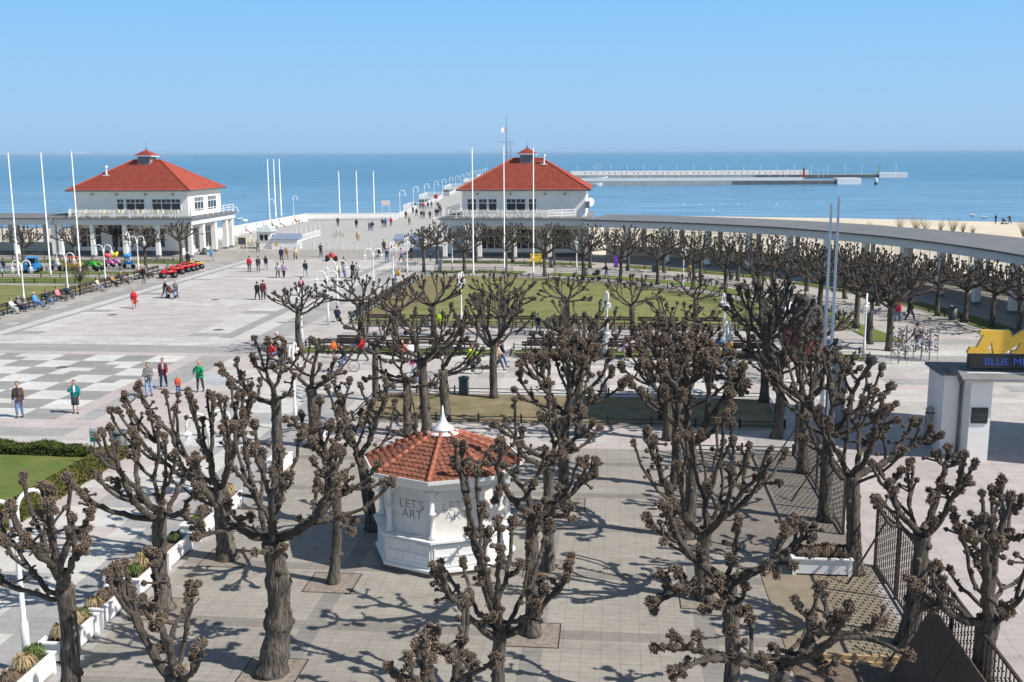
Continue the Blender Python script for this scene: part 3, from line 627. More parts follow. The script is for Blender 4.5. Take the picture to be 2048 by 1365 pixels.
# ------------------------------------------------------------------ colonnades
PANE = bpy.data.materials.new('clear_pane'); PANE.use_nodes = True; _t = PANE.node_tree; _b = _t.nodes['Principled BSDF']; _b.inputs['Base Color'].default_value = (.75, .8, .8, 1); _b.inputs['Roughness'].default_value = .06; _b.inputs['Alpha'].default_value = .22
SHUT = mat('cream_wall', '#e3dccb', .8, .04, .5)
def colonnade(path, label, back, roofw, sgn=1, zf=4.72):
    "path in (w,u) front eave, back offset positive away from the square"
    t = thing('colonnade', label, 'colonnade', (*WU(*path[0]), 0)); o0 = Vector(t.location)
    def W3(P, z): return [(WU(*p)[0] - o0.x, WU(*p)[1] - o0.y, z) for p in P]
    def ribbon(P0, P1, z0, z1, name, m, th=None):
        n = len(P0); V = W3(P0, z0) + W3(P1, z1); mb = MB(); Q = [(i, i + 1, n + i + 1, n + i) for i in range(n - 1)]
        if th:
            V2 = W3(P0, z0 - th) + W3(P1, z1 - th); mb.add(V + V2, q=Q + [tuple(2 * n + k for k in q[::-1]) for q in Q] + [(2 * n + i, 2 * n + i + 1, i + 1, i) for i in range(n - 1)] + [(n + i, n + i + 1, 3 * n + i + 1, 3 * n + i) for i in range(n - 1)] + [(0, n, 3 * n, 2 * n), (n - 1, 2 * n - 1, 4 * n - 1, 3 * n - 1)])
        else: mb.add(V, q=Q)
        return mb.build(name, m, t)
    ribbon(path, offset(path, sgn * roofw), 4.85, 5.0, 'roof', ROOFG, .13)
    ribbon(offset(path, -sgn * .06), offset(path, sgn * .05), 4.86, 4.86, 'gutter', GUT, .14)
    ribbon(offset(path, sgn * .3), offset(path, sgn * .55), 4.715, 4.715, 'fascia', FASC, .72)
    cp = resample(offset(path, sgn * .9), 4.9)
    for i, p in enumerate(cp):
        x, y, _ = W3([p], 0)[0]; a = 0 if i in (0,) else 0
        q = cp[min(i + 1, len(cp) - 1)] - cp[max(i - 1, 0)]; ang = math.atan2(q[1], q[0]) - GA
        mb = MB(); mb.box(x - .26, x + .26, y - .26, y + .26, .35, 3.99, rz=ang); c = mb.build('column', WALLW, t)
        mb = MB(); mb.box(x - .29, x + .29, y - .29, y + .29, 0, .349, rz=ang); mb.build('plinth', MATS['grey_plinth'], c)
    bw = resample(offset(path, sgn * (roofw - .8)), 1.22); bw2 = offset(bw, sgn * .2)
    ribbon(bw, bw2, 1.25, 1.25, 'low_wall', SHUT, 3.6); ribbon(bw, bw2, 4.86, 4.86, 'wall_head', SHUT, .7)
    mb = MB()
    for i, p in enumerate((bw + bw2) / 2):
        x, y, _ = W3([p], 0)[0]; q = bw[min(i + 1, len(bw) - 1)] - bw[max(i - 1, 0)]; ang = math.atan2(q[1], q[0]) - GA; h = .3 if i % 4 == 0 else .045
        mb.box(x - h, x + h, y - .08, y + .08, 1.252, 4.158, rz=ang)
    fr = mb.build('window_posts', WALLW, t)
    n = len(bw); bm_ = (bw + bw2) / 2
    for zz in (2.2, 3.2): ribbon(offset(bm_, .03), offset(bm_, -.03), zz, zz, 'glazing_bar', WHITE, .05)
    mb = MB(); V = W3(bm_, 1.26) + W3(bm_, 4.15); mb.add(V, q=[(i, i + 1, n + i + 1, n + i) for i in range(n - 1)]); mb.build('pane', PANE, t)
    # floor with grey kerb
    ribbon(offset(path, sgn * .3), offset(path, sgn * (roofw - .8)), .10, .10, 'floor', mat('colonnade_floor', (.33, .30, .27), .8, .1, 1), .1)
    return t
i0 = np.argmin(np.hypot(ARC[:, 0] - 25.2, ARC[:, 1] - 71.6))
colonnade(ARC[i0:], 'long curved white colonnade with grey flat roof sweeping right from the right pavilion', 1, 8.6)
colonnade(resample([(-40.9, 73.3), (-66, 73.3)], 2.0), 'straight white colonnade running left from the left pavilion', 1, 8.0, -1)
# flat stretch of grey roof joining deck and colonnade, lean tower outside the frame whose shadow falls on the square
t = thing('radio_mast', 'slim lattice mast with a small flag rising behind the right pavilion roof', 'mast', (-.9, 212, -1.6))
mb = MB(); mb.tube([(0, 0, 0), (0, 0, 14), (0, 0, 21.5)], [.14, .10, .03], 6); mb.tube([(.9, 0, 0), (.8, 0, 16)], [.07, .04], 5); mb.build('pole', GREYM, t)
mb = MB(); mb.tube([(-1.8, 0, 16.2), (1.8, 0, 16.2)], .04, 5); mb.tube([(-.7, 0, 14.2), (1.1, 0, 14.2)], .03, 5)
for z in np.arange(9, 16, .8): mb.tube([(0, 0, z), (.85, 0, z + .7)], .02, 4)
mb.build('cross_arm', GREYM, t)
mb = MB(); mb.add([(0, 0, 19.3), (-.55, .12, 19.1), (-1.0, -.05, 18.8), (0, 0, 18.3), (-.5, .1, 18.2), (-1.0, -.05, 18.0)], q=[(0, 1, 4, 3), (1, 2, 5, 4)]); mb.build('flag', mat('flag_cloth', '#efe0e0', .8), t)
# lighthouse just outside the right edge of the picture
t = thing('lighthouse', 'tall white lighthouse tower just outside the right edge of the view', 'lighthouse', (27.0, 42.2, 0))
mb = MB(); mb.lathe([(3.6, 0), (3.5, 20), (3.9, 20.6), (3.9, 21)], 20); mb.build('tower', WALLW, t)
mb = MB(); mb.lathe([(2.8, 21.01), (2.8, 23.6)], 16); mb.build('lantern_room', GLASSD, t)
mb = MB(); mb.lathe([(3.4, 23.61), (.3, 26), (.05, 27)], 16); mb.build('roof', ROOFT, t)
# ------------------------------------------------------------------ pollarded limes
BARK = mat('lime_bark', (0.05, 0.042, 0.034), .92, nscale=3.2, col2=(0.175, 0.15, 0.125), bump=1.0, bscale=16, stretch=(1.6, 1.6, .3))
_t = BARK.node_tree; _b = _t.nodes['Principled BSDF']; _tc = _t.nodes.new('ShaderNodeTexCoord'); _mp = _t.nodes.new('ShaderNodeMapping'); _mp.inputs['Scale'].default_value = (1, 1, .13); _n = _t.nodes.new('ShaderNodeTexNoise'); _n.inputs['Scale'].default_value = 26; _n.inputs['Detail'].default_value = 3
_t.links.new(_tc.outputs['Object'], _mp.inputs[0]); _t.links.new(_mp.outputs[0], _n.inputs['Vector']); _r = _t.nodes.new('ShaderNodeMapRange'); _r.inputs[1].default_value = .38; _r.inputs[2].default_value = .6; _r.inputs[3].default_value = .38; _r.inputs[4].default_value = 1.25; _t.links.new(_n.outputs['Fac'], _r.inputs[0])
_m = _t.nodes.new('ShaderNodeMix'); _m.data_type = 'RGBA'; _m.blend_type = 'MULTIPLY'; _m.inputs[0].default_value = 1; _src = _b.inputs['Base Color'].links[0].from_socket; _t.links.new(_src, _m.inputs[6]); _t.links.new(_r.outputs[0], _m.inputs[7]); _t.links.new(_m.outputs[2], _b.inputs['Base Color'])
_g = _t.nodes.new('ShaderNodeBump'); _g.inputs['Strength'].default_value = .9; _g.inputs['Distance'].default_value = .03; _t.links.new(_n.outputs['Fac'], _g.inputs['Height']); _t.links.new(_g.outputs[0], _b.inputs['Normal'])
BARKL = mat('lime_limb_bark', (0.035, 0.028, 0.023), .92, nscale=4.0, col2=(0.115, 0.095, 0.077), bump=.6, bscale=16)
TWIG = mat('cut_twigs', (0.13, 0.088, 0.062), .85, nscale=9, col2=(0.40, 0.275, 0.175))
TWIGF = mat('knuckle_bark', (0.045, 0.034, 0.028), .9, nscale=6, col2=(0.14, 0.10, 0.075))
TRNG = np.random.RandomState(11)
def rand_dirs(rng, n, zmin=-.35):
    v = rng.normal(size=(n * 4 + 30, 3)); v /= np.linalg.norm(v, axis=1, keepdims=True); return v[v[:, 2] > zmin][:n]
def knob_proto(rng, nst, sides):
    V = []; Q = []; M = []; T = []; Gq = []; n = 0
    core = MB(); core.ell((0, 0, 0), (.74, .74, .74), 8, 6, 0); cv = np.concatenate(core.v); cv *= (1 + rng.uniform(-.18, .18, (len(cv), 1)))
    out = [('q', cv, core.q[0][0], 0)]
    D = rand_dirs(rng, nst)
    for d in D:
        a = np.cross(d, (0.3, .5, .8)); a /= np.linalg.norm(a); b = np.cross(d, a); L = rng.uniform(.80, 1.02) if rng.rand() < .8 else rng.uniform(1.0, 1.2); r = rng.uniform(.07, .12); base = d * .55; tip = d * L + rng.normal(size=3) * .07
        ang = np.arange(sides) * 2 * math.pi / sides
        ring0 = base + r * 1.2 * (np.cos(ang)[:, None] * a + np.sin(ang)[:, None] * b); ring1 = tip + r * .75 * (np.cos(ang)[:, None] * a + np.sin(ang)[:, None] * b)
        mid = (ring0 * .25 + ring1 * .75)
        q0 = [(i, (i + 1) % sides, sides + (i + 1) % sides, sides + i) for i in range(sides)]
        out.append(('q', np.r_[ring0, mid], np.array(q0), 0)); 
        v2 = np.r_[mid, ring1, [tip + d * r * .6]]
        t1 = [(sides + i, sides + (i + 1) % sides, 2 * sides) for i in range(sides)]
        out.append(('qt', v2, (np.array(q0), np.array(t1)), 1))
    return out
def flatten(proto):
    V = []; q0 = []; q1 = []; t1 = []; n = 0
    for k, v, f, m in proto:
        V.append(v)
        if k == 'q': (q0 if m == 0 else q1).append(f + n)
        else: q1.append(f[0] + n); t1.append(f[1] + n)
        n += len(v)
    return np.concatenate(V), np.concatenate(q0), np.concatenate(q1), np.concatenate(t1)
KN = {2: [flatten(knob_proto(TRNG, 84, 4)) for _ in range(5)], 1: [flatten(knob_proto(TRNG, 24, 3)) for _ in range(4)], 0: [flatten(knob_proto(TRNG, 12, 3)) for _ in range(4)]}
def rmat(rng, d):
    d = d / (np.linalg.norm(d) + 1e-9); a = rng.normal(size=3); a -= d * a.dot(d); a /= np.linalg.norm(a); b = np.cross(d, a); return np.stack([a, b, d])
def knob(mb, p, r, d, det, rng, el=1.0):
    V, q0, q1, t1 = KN[det][rng.randint(len(KN[det]))]; v = (V * np.array([r, r, r * el])) @ rmat(rng, d) + p
    mb.add(v, q=q0, m=0); n = mb.n - len(v)
    mb.q.append((q1 + n, 1)); mb.t.append((t1 + n, 1))
def bez(a, c, b, n, rng, wig):
    t = np.linspace(0, 1, n)[:, None]; P = (1 - t) ** 2 * a + 2 * t * (1 - t) * c + t * t * b
    w = rng.normal(size=(n, 3)) * wig; w[0] = 0; w[-1] = 0; w = (w + np.roll(w, 1, 0)) / 2; w[0] = 0; w[-1] = 0; return P + w
def kmeans(D, k, rng):
    c = [D[rng.randint(len(D))]]
    while len(c) < k: dd = np.min([np.linalg.norm(D - x, axis=1) for x in c], 0); c.append(D[int(np.argmax(dd * rng.uniform(.7, 1, len(D))))])
    c = np.array(c)
    for _ in range(6):
        l = np.argmin(np.linalg.norm(D[:, None] - c[None], axis=2), 1); c = np.array([D[l == i].mean(0) if (l == i).any() else c[i] for i in range(k)])
    return l
def crown_mesh(F, tips, rt, det, rng, rk):
    mb = MB(); F = np.array(F, float); tips = np.array(tips, float); ns = {2: 8, 1: 6, 0: 5}[det]; sg = {2: 8, 1: 6, 0: 5}[det]
    def bumps(P, rr, n):
        for _ in range(n):
            i = rng.randint(1, len(P)); f = rng.rand(); p = P[i - 1] * (1 - f) + P[i] * f; r = rr[i]; d = rand_dirs(rng, 1, -.8)[0]
            if det == 2 and rng.rand() < .55: knob(mb, p + d * r * .75, rng.uniform(.05, .085), d, 0, rng)
            else:
                q = p + d * (r + rng.uniform(.03, .10)); mb.tube([p, (p + q) / 2, q], [r * .5, .03, .02], 4, 0)
    def rad(n): return rt * max(n, 1) ** .46
    def seg(a, b, n0, n1, lift, wig):
        d = b - a; c = a + np.array([d[0] * .62, d[1] * .62, d[2] * lift]); L = np.linalg.norm(d); P = bez(a, c, b, sg, rng, wig * min(1, L * .5))
        rr = np.linspace(rad(n0), rad(n1), sg) * (1 + rng.uniform(-.10, .12, sg)); mb.tube(P, rr, ns, 0, noise=.07 if det else 0, rng=rng); bumps(P, rr, int(L * (4.5 if det == 2 else 2.2 if det == 1 else 0.6))); return P
    def grow(a, T, level):
        n = len(T)
        if n == 1:
            b = T[0]; P = seg(a, b, 1.3, 1, .22, .05); dd = P[-1] - P[-2]; dd /= np.linalg.norm(dd); s0 = rng.uniform(.8, 1.15); knob(mb, b, rk * s0, dd, det, rng, rng.uniform(1.0, 1.3))
            if det:
                for _y in range(rng.randint(1, 4) if det == 2 else 1): e = rand_dirs(rng, 1, -1)[0]; knob(mb, b - dd * rk * rng.uniform(.5, 1.9) + e * rk * rng.uniform(.2, .8), rk * rng.uniform(.45, .8), dd, det, rng, 1.1)
            for _z in range(rng.choice([0, 1, 1, 2, 2, 3]) if det == 2 else rng.choice([0, 0, 1]) if det else 0):
                f = rng.uniform(.35, .93); p = P[int(f * (len(P) - 1))]; d = rand_dirs(rng, 1, -.1)[0]; q = p + d * rng.uniform(.12, .42); mb.tube([p, (p + q) / 2, q], [rt * .8, rt * .7, rt * .7], 5, 0); knob(mb, q, rk * rng.uniform(.5, .8), d, max(det - 1, 0), rng)
            return
        m = T.mean(0); f = .52 if level == 0 else .5; N = a + (m - a) * f; N[2] = a[2] + (m[2] - a[2]) * f * (.62 if level == 0 else .85)
        seg(a, N, n, n, .3, .06)
        if n <= 3: [grow(N, T[i:i + 1], level + 1) for i in range(n)]
        else:
            D = T - N; D /= np.linalg.norm(D, axis=1, keepdims=True); l = kmeans(D, 2 if n < 7 else 3, rng)
            for i in range(l.max() + 1):
                if (l == i).any(): grow(N, T[l == i], level + 1)
    D = tips - F; D = D / np.linalg.norm(D, axis=1, keepdims=True); k = max(3, min(7, len(tips) // 4)); l = kmeans(D, k, rng)
    for i in range(k):
        if (l == i).any(): grow(F + np.array([0, 0, rng.uniform(-.25, .25)]), tips[l == i], 0)
    knob(mb, F, rad(len(tips)) * 1.15, np.array([0, 0, 1.0]), min(det, 1), rng)
    return mb.mesh('crown', [BARKL, TWIG if det == 2 else TWIGF])
def trunk_mesh(F, rb, rt, det, rng, bumpy=.10):
    n = {2: 16, 1: 9, 0: 7}[det]; k = {2: 26, 1: 9, 0: 6}[det]; F = np.array(F, float); t = np.linspace(0, 1, k); mb = MB()
    bend = rng.normal(size=2) * .06
    P = np.stack([F[0] * t + bend[0] * np.sin(t * 3.1), F[1] * t + bend[1] * np.sin(t * 3.1), -0.05 + (F[2] + .1) * t], -1)
    r = rb + (rt - rb) * t; r = r * (1 + .55 * np.exp(-t * F[2] / .28))
    for _ in range(3 if det else 1): c = rng.uniform(.15, .95); r = r * (1 + bumpy * rng.uniform(.4, 1.3) * np.exp(-((t - c) * F[2] / .16) ** 2))
    r = r * (1 + .18 * np.exp(-((t - 1) * F[2] / .22) ** 2))
    mb.tube(P, r, n, 0, noise=.06, rng=rng)
    if det:
        for _ in range(9 if det == 2 else 3):
            z = rng.uniform(.25, .97); a = rng.uniform(0, 6.28); p = P[int(z * (k - 1))] + np.array([math.cos(a), math.sin(a), 0]) * r[int(z * (k - 1))] * .9; mb.ell(p, rng.uniform(.05, .11), 6, 5)
    return mb.mesh('trunk', BARK, smooth=True)
def pollard(name, label, xy, F, tips, rb, rt, rtip, det, seed, rk=.15, group='pollarded lime trees', bumpy=.10):
    "F and tips relative to the base"
    rng = np.random.RandomState(seed); t = thing(name, label, 'tree', (*xy, 0), 0, group)
    link('trunk', trunk_mesh(F, rb, rt, det, rng, bumpy), t); link('crown', crown_mesh(F, tips, rtip, det, rng, rk), t); return t
def dome_tips(rng, n, Rr, hz, F, flat=.55):
    out = []; g = math.pi * (3 - math.sqrt(5))
    for i in range(n):
        r = Rr * math.sqrt((i + .6) / n) * rng.uniform(.85, 1.08); a = i * g + rng.uniform(-.3, .3)
        z = F[2] + hz * (1 - flat * (r / Rr) ** 2.2) * rng.uniform(.80, 1.08); out.append((F[0] + r * math.cos(a), F[1] + r * math.sin(a), z))
    return out
def px_tree(label, base, fork, tips, rb, rt, seed, det=2, zspan=(0.1, 3.6), spread=1.9, rk=.12, rtip=.040):
    bx, by = G(*base); fk = GY(fork[0], fork[1], by); F = (fk[0] - bx, 0.0, fk[2]); rng = np.random.RandomState(seed); T = []
    tips = list(tips) + [(a + rng.uniform(-16, 16) * k_, b_ + rng.uniform(-14, 14) * k_) for k_ in [base[1] / 1200] for a, b_ in tips if rng.rand() < (.38 if det == 2 else .5)]
    cx = fk[0]; hw = max(abs(GY(px, py, by)[0] - cx) for px, py in tips) + .2
    for px, py in tips:
        best = None
        for _ in range(14):
            dx = GY(px, py, by)[0] - cx; lim = spread * math.sqrt(max(.08, 1 - (dx / hw) ** 2)); dy = rng.uniform(-lim, lim); x, y, z = GY(px, py, by + dy); h = z - fk[2]
            sc = -abs(h - min(max(h, zspan[0]), zspan[1])) * 3 + rng.uniform(0, .6)
            if best is None or sc > best[0]: best = (sc, (x - bx, y - by, z))
        T.append(best[1])
    return pollard('lime_tree', label, (bx, by), F, T, rb, rt, rtip, det, seed, rk, bumpy=.26 if 'ringed trunk left' in label else .12)
HAND = [
 ('big pollarded lime with a stout ringed trunk left of the kiosk, nearest the camera', (543,1345), (545,1088), [(603,873),(544,938),(582,948),(626,920),(671,894),(687,952),(673,964),(687,983),(755,929),(776,962),(708,1041),(702,1062),(614,1051),(567,1095),(500,1032),(455,1004),(511,1105),(508,894),(509,850),(469,852),(525,905),(635,964),(652,941),(490,903),(396,920),(394,973),(403,987),(387,1074),(560,900),(470,940)], .31, .27, 101, 2),
 ('pollarded lime with a straight grey trunk in front of the near left double lamp', (130,1500), (130,1180), [(48,951),(136,956),(82,972),(102,982),(102,1012),(85,1033),(146,1036),(180,1026),(174,1084),(20,1016),(2,1033),(50,1075),(-12,1148),(10,1084),(170,1060)], .23, .19, 102, 2),
 ('pollarded lime standing by the middle white planters, left of the big ringed one', (330,1218), (320,1032), [(219,853),(203,863),(184,898),(209,904),(235,888),(268,908),(196,951),(235,972),(136,958),(182,1023),(278,882),(268,865),(317,853),(328,873),(350,910),(332,949),(320,998),(274,998),(391,912),(405,1062),(371,1025),(397,963),(160,985)], .24, .2, 103, 2),
 ('low knuckly lime cut by the bottom edge, left of the big ringed trunk', (378,1530), (355,1350), [(226,1135),(250,1126),(296,1102),(310,1108),(253,1169),(265,1181),(302,1217),(323,1236),(395,1169),(381,1172),(393,1302),(320,1296),(360,1342),(338,1339),(285,1200)], .24, .2, 104, 2),
 ('wide pollarded lime behind the big ringed one, beside a lamp and the far planters', (455,1117), (440,978), [(278,769),(248,800),(235,822),(329,785),(356,790),(380,792),(318,848),(296,826),(350,819),(417,785),(388,805),(425,800),(450,800),(460,765),(475,790),(507,790),(485,825),(487,790),(442,855),(400,880),(460,890),(262,826),(405,840),(503,770)], .30, .24, 105, 2),
 ('thin lime with a knobbly stub trunk in a square pit just left of the kiosk', (665,1166), (668,950), [(572,839),(602,826),(662,846),(638,852),(675,895),(658,905),(640,800),(610,860),(690,840),(695,981),(650,985),(625,880),(700,870)], .17, .15, 106, 2),
 ('dark lime rising right behind the left corner of the kiosk', (745,1060), (722,918), [(669,817),(685,819),(736,827),(744,805),(767,798),(790,803),(831,829),(831,852),(802,885),(700,760),(655,775),(720,770),(770,760),(680,790),(810,790),(840,880),(695,840)], .22, .18, 107, 2),
 ('pollarded lime with spreading low arms right in front of the kiosk', (1000,1405), (1003,1262), [(882,1127),(877,1140),(926,1122),(960,1166),(1141,1115),(1133,1154),(1082,1159),(1068,1200),(987,1232),(937,1063),(964,1012),(978,1065),(1001,1100),(1026,1043),(925,891),(907,920),(938,930),(1060,1090),(1099,1045),(1040,1130),(935,1000),(995,1040)], .17, .15, 108, 2),
 ('pollarded lime in the square pit right of the kiosk corner', (1065,1270), (1065,1042), [(1147,1037),(1140,1016),(1124,1002),(1118,975),(1075,1014),(1026,1043),(997,985),(974,910),(958,928),(1189,944),(1192,922),(1159,922),(1067,967),(1000,880),(1040,890),(1090,900),(1010,930)], .2, .17, 109, 2),
 ('lime behind the one in the right-hand pit, its trunk plain against the paving', (1095,1138), (1097,930), [(985,850),(1010,840),(1045,860),(1080,830),(1124,907),(1185,870),(1110,850),(1150,900),(1000,900),(1060,905),(1165,830),(1030,800),(1100,800),(1140,820),(1200,855)], .2, .17, 110, 2),
 ('thick-trunked lime in the fourth row with long arms reaching left over the paving', (1410,1198), (1410,1062), [(1267,884),(1293,861),(1308,875),(1316,920),(1361,865),(1384,865),(1341,976),(1416,974),(1468,965),(1463,939),(1492,916),(1498,892),(1541,898),(1570,902),(1539,922),(1527,947),(1560,966),(1465,853),(1466,880),(1435,841),(1402,865),(1447,884),(1355,930)], .24, .2, 111, 2),
 ('lime with many forked arms, trunk cut by the bottom edge, below the thick-trunked one', (1457,1430), (1455,1165), [(1303,1203),(1323,1151),(1355,1142),(1293,1035),(1326,1011),(1342,1032),(1328,1083),(1406,1107),(1459,1115),(1438,1158),(1475,1051),(1358,1053),(1371,1182),(1406,1219),(1438,1209),(1478,1225),(1553,1150),(1585,1131),(1491,1174),(1534,1128),(1569,1059),(1606,1048),(1588,1035),(1622,1072),(1620,1110)], .2, .18, 112, 2),
 ('low wide lime at the bottom right of the paving, its arms over the sandy patch', (1545,1560), (1560,1340), [(1350,1275),(1310,1297),(1344,1342),(1395,1273),(1465,1262),(1545,1294),(1542,1337),(1590,1199),(1636,1176),(1625,1235),(1622,1289),(1630,1259),(1697,1211),(1674,1227),(1765,1243),(1817,1310),(1648,1170),(1650,1341),(1500,1240)], .24, .2, 113, 2),
 ('dark lime by the end of the metal screen, beside the lone white planter', (1710,1147), (1706,955), [(1753,782),(1725,796),(1701,800),(1781,816),(1793,841),(1769,861),(1825,841),(1841,841),(1861,853),(1869,877),(1801,889),(1745,833),(1717,849),(1741,873),(1693,877),(1640,816),(1681,796),(1677,905),(1604,877),(1660,850),(1615,835)], .25, .21, 114, 2),
 ('leaning dark lime in front of the metal screen, right of the sandy patch', (1810,1290), (1845,1075), [(1817,925),(1869,909),(1896,897),(1926,909),(1950,925),(1922,929),(1803,941),(1936,957),(1881,961),(1757,937),(1749,997),(1789,981),(1777,965),(1920,978),(1879,967),(1785,983),(1752,996),(1868,1040),(1860,1000)], .25, .2, 115, 2),
 ('heavy dark lime at the lower right corner in front of the metal screen', (1960,1450), (1978,1238), [(2003,962),(1983,978),(2022,999),(2045,1004),(1952,1040),(1985,1040),(1910,1035),(1920,1058),(1941,1077),(1977,1092),(1993,1082),(1957,1128),(1900,1139),(1884,1180),(1861,1212),(1863,1139),(1827,1167),(2014,1061),(2035,1077),(2009,1232),(2070,1060),(2075,1120)], .27, .24, 116, 2),
 ('small lime cut by the bottom edge in front of the kiosk', (900,1620), (893,1400), [(777,1332),(809,1359),(816,1315),(858,1261),(848,1283),(845,1320),(862,1317),(928,1281),(943,1315),(950,1334),(928,1198),(989,1317),(902,1317),(872,1266)], .18, .15, 117, 2),
 ('lime with a dark knotted trunk behind the far planter, left of the kiosk roof', (556,1002), (552,800), [(442,731),(443,744),(457,768),(474,721),(504,711),(509,677),(535,680),(547,734),(567,694),(520,760),(581,790),(500,790),(601,704),(480,745),(590,750)], .23, .2, 118, 2),
 ('thick knotted lime at the corner of the lawn strip, left of the white lamp pole', (634,895), (622,778), [(567,700),(601,704),(621,677),(641,684),(654,694),(658,754),(580,720),(600,740),(690,745),(530,700),(670,720),(555,735),(640,730),(705,700)], .3, .24, 119, 2),
]
for l, b_, f, T, rb, rt, sd_, dt in HAND: px_tree(l, b_, f, T, rb * (.9 if 'ringed trunk left' not in l else 1.0), rt * .88, sd_, dt)

HAND2 = [
 ('lime at the near kerb of the lawn strip, leftmost of three behind the kiosk finial', (815,872), (814,765), [(764,754),(774,767),(761,791),(801,754),(821,761),(787,774),(727,757),(732,761),(831,838),(868,768),(814,721),(782,694),(834,747),(767,721),(750,735),(800,700)], .2, .17, 501),
 ('thick lime at the near kerb of the lawn strip just behind the kiosk finial', (855,868), (843,722), [(831,617),(811,644),(861,620),(885,627),(903,610),(935,630),(942,637),(781,634),(767,654),(787,670),(744,704),(782,724),(761,694),(870,650),(845,640),(800,620),(820,665),(910,650),(895,665),(750,670),(925,660),(858,640)], .23, .2, 502),
 ('lime in the lawn strip with a swollen grey trunk right of the kiosk finial', (892,842), (886,742), [(955,691),(958,721),(955,670),(921,691),(935,677),(875,714),(901,687),(885,677),(915,670),(861,771),(941,727),(965,700),(930,650),(900,660),(870,690),(975,735)], .22, .2, 503),
 ('lime at the far left corner of the lawn strip', (752,802), (751,690), [(767,614),(798,617),(727,657),(757,644),(781,640),(700,627),(710,600),(735,620),(690,655),(790,655),(745,600),(680,640),(805,640),(715,675)], .17, .15, 504),
 ('wide flat lime at the near left corner of the lawn', (722,690), (722,606), [(650,563),(670,565),(711,556),(717,558),(734,552),(759,560),(777,560),(785,579),(625,595),(637,610),(629,581),(644,571),(691,561),(680,565),(781,585),(748,565),(700,575),(660,580),(730,570),(765,575),(690,590),(800,600)], .2, .17, 505),
 ('wide lime on the lawn edge, second from the left', (868,672), (866,611), [(801,572),(813,560),(829,556),(844,550),(864,548),(874,552),(888,546),(901,556),(915,560),(925,558),(926,572),(913,587),(801,587),(820,575),(920,587),(850,562),(885,565),(840,575),(900,572)], .19, .16, 506),
 ('wide lime on the lawn edge, third from the left', (1002,672), (1005,603), [(946,560),(942,576),(967,556),(979,550),(1008,546),(1016,550),(1032,552),(1051,562),(1067,566),(1059,572),(1049,597),(952,587),(987,556),(1042,576),(1000,560),(965,570),(1025,565),(995,570)], .19, .16, 507),
 ('wide lime on the lawn edge, fourth from the left', (1135,672), (1133,600), [(1085,568),(1081,582),(1094,560),(1120,550),(1149,550),(1163,566),(1178,562),(1169,595),(1182,595),(1083,600),(1108,556),(1137,556),(1155,556),(1125,565),(1145,570),(1100,575),(1175,580)], .19, .16, 508),
 ('lime on the lawn edge, fifth from the left, forked like a goblet', (1268,672), (1264,612), [(1217,561),(1213,571),(1235,560),(1241,556),(1261,552),(1284,558),(1274,558),(1303,569),(1325,579),(1321,595),(1248,569),(1291,569),(1293,604),(1223,591),(1255,565),(1275,575)], .19, .16, 509),
 ('lime on the lawn edge, sixth from the left, bushy crowned', (1392,668), (1392,602), [(1350,558),(1365,552),(1378,550),(1392,555),(1405,553),(1420,560),(1435,565),(1448,575),(1445,590),(1352,575),(1360,590),(1430,600),(1385,565),(1410,570),(1400,560)], .19, .16, 510),
 ('thick lime in the bench strip left of the seated woman', (1163,722), (1163,694), [(1120,604),(1147,604),(1106,604),(1211,604),(1233,616),(1241,634),(1110,632),(1200,606),(1112,651),(1165,640),(1186,640),(1215,655),(1130,625),(1220,640),(1095,640),(1225,670)], .24, .21, 511),
 ('lime in the bench strip with one arm stretched right, near the seated child', (1345,735), (1352,651), [(1303,608),(1323,602),(1332,612),(1354,606),(1368,608),(1383,612),(1440,624),(1426,624),(1430,638),(1317,626),(1391,628),(1345,618),(1375,625),(1400,615)], .22, .19, 512),
 ('tall many-armed lime on the shaded half of the lawn strip', (1330,840), (1341,728), [(1286,727),(1311,638),(1291,653),(1270,677),(1278,661),(1307,761),(1309,774),(1438,657),(1420,673),(1469,696),(1442,751),(1434,759),(1461,755),(1485,755),(1487,782),(1311,735),(1389,651),(1412,651),(1330,647),(1360,670),(1380,690),(1350,700),(1400,700)], .25, .22, 513),
]
for l, b_, f, T, rb, rt, sd_ in HAND2: px_tree(l, b_, f, T, rb, rt, sd_, 1, zspan=(0, 3.2), spread=1.9, rk=.13, rtip=.038)
# the rest of the grid: shared crowns at the size of their row
def proto_tree(seed, det, h=2.9, n=26, Rr=2.5, hz=2.5, rb=.2, rk=.13, rtip=.045, flat=.45):
    rng = np.random.RandomState(seed); F = (0, 0, h); return trunk_mesh(F, rb, rb * .85, det, rng), crown_mesh(F, dome_tips(rng, n, Rr, hz, F, flat), rtip, det, rng, rk)
PRO1 = [proto_tree(200 + i, 1, h=2.8 + .15 * (i % 3), n=24 + i, Rr=2.3, hz=2.6, rk=.15) for i in range(5)]
PRO0 = [proto_tree(300 + i, 1 if i < 3 else 0, h=2.5, n=54 + 2 * i, Rr=2.5, hz=2.15, rb=.17, rk=.115, rtip=.034, flat=.65) for i in range(6)]
PROL = [proto_tree(350 + i, 1, h=2.55, n=30 + 2 * i, Rr=2.35, hz=1.8, rb=.18, rk=.12, rtip=.036, flat=.5) for i in range(4)]
PRO2 = [proto_tree(400 + i, 2, h=3.2, n=30, Rr=2.1, hz=3.1, rb=.2, rk=.175, rtip=.045, flat=.5) for i in range(2)]
_k = [0]
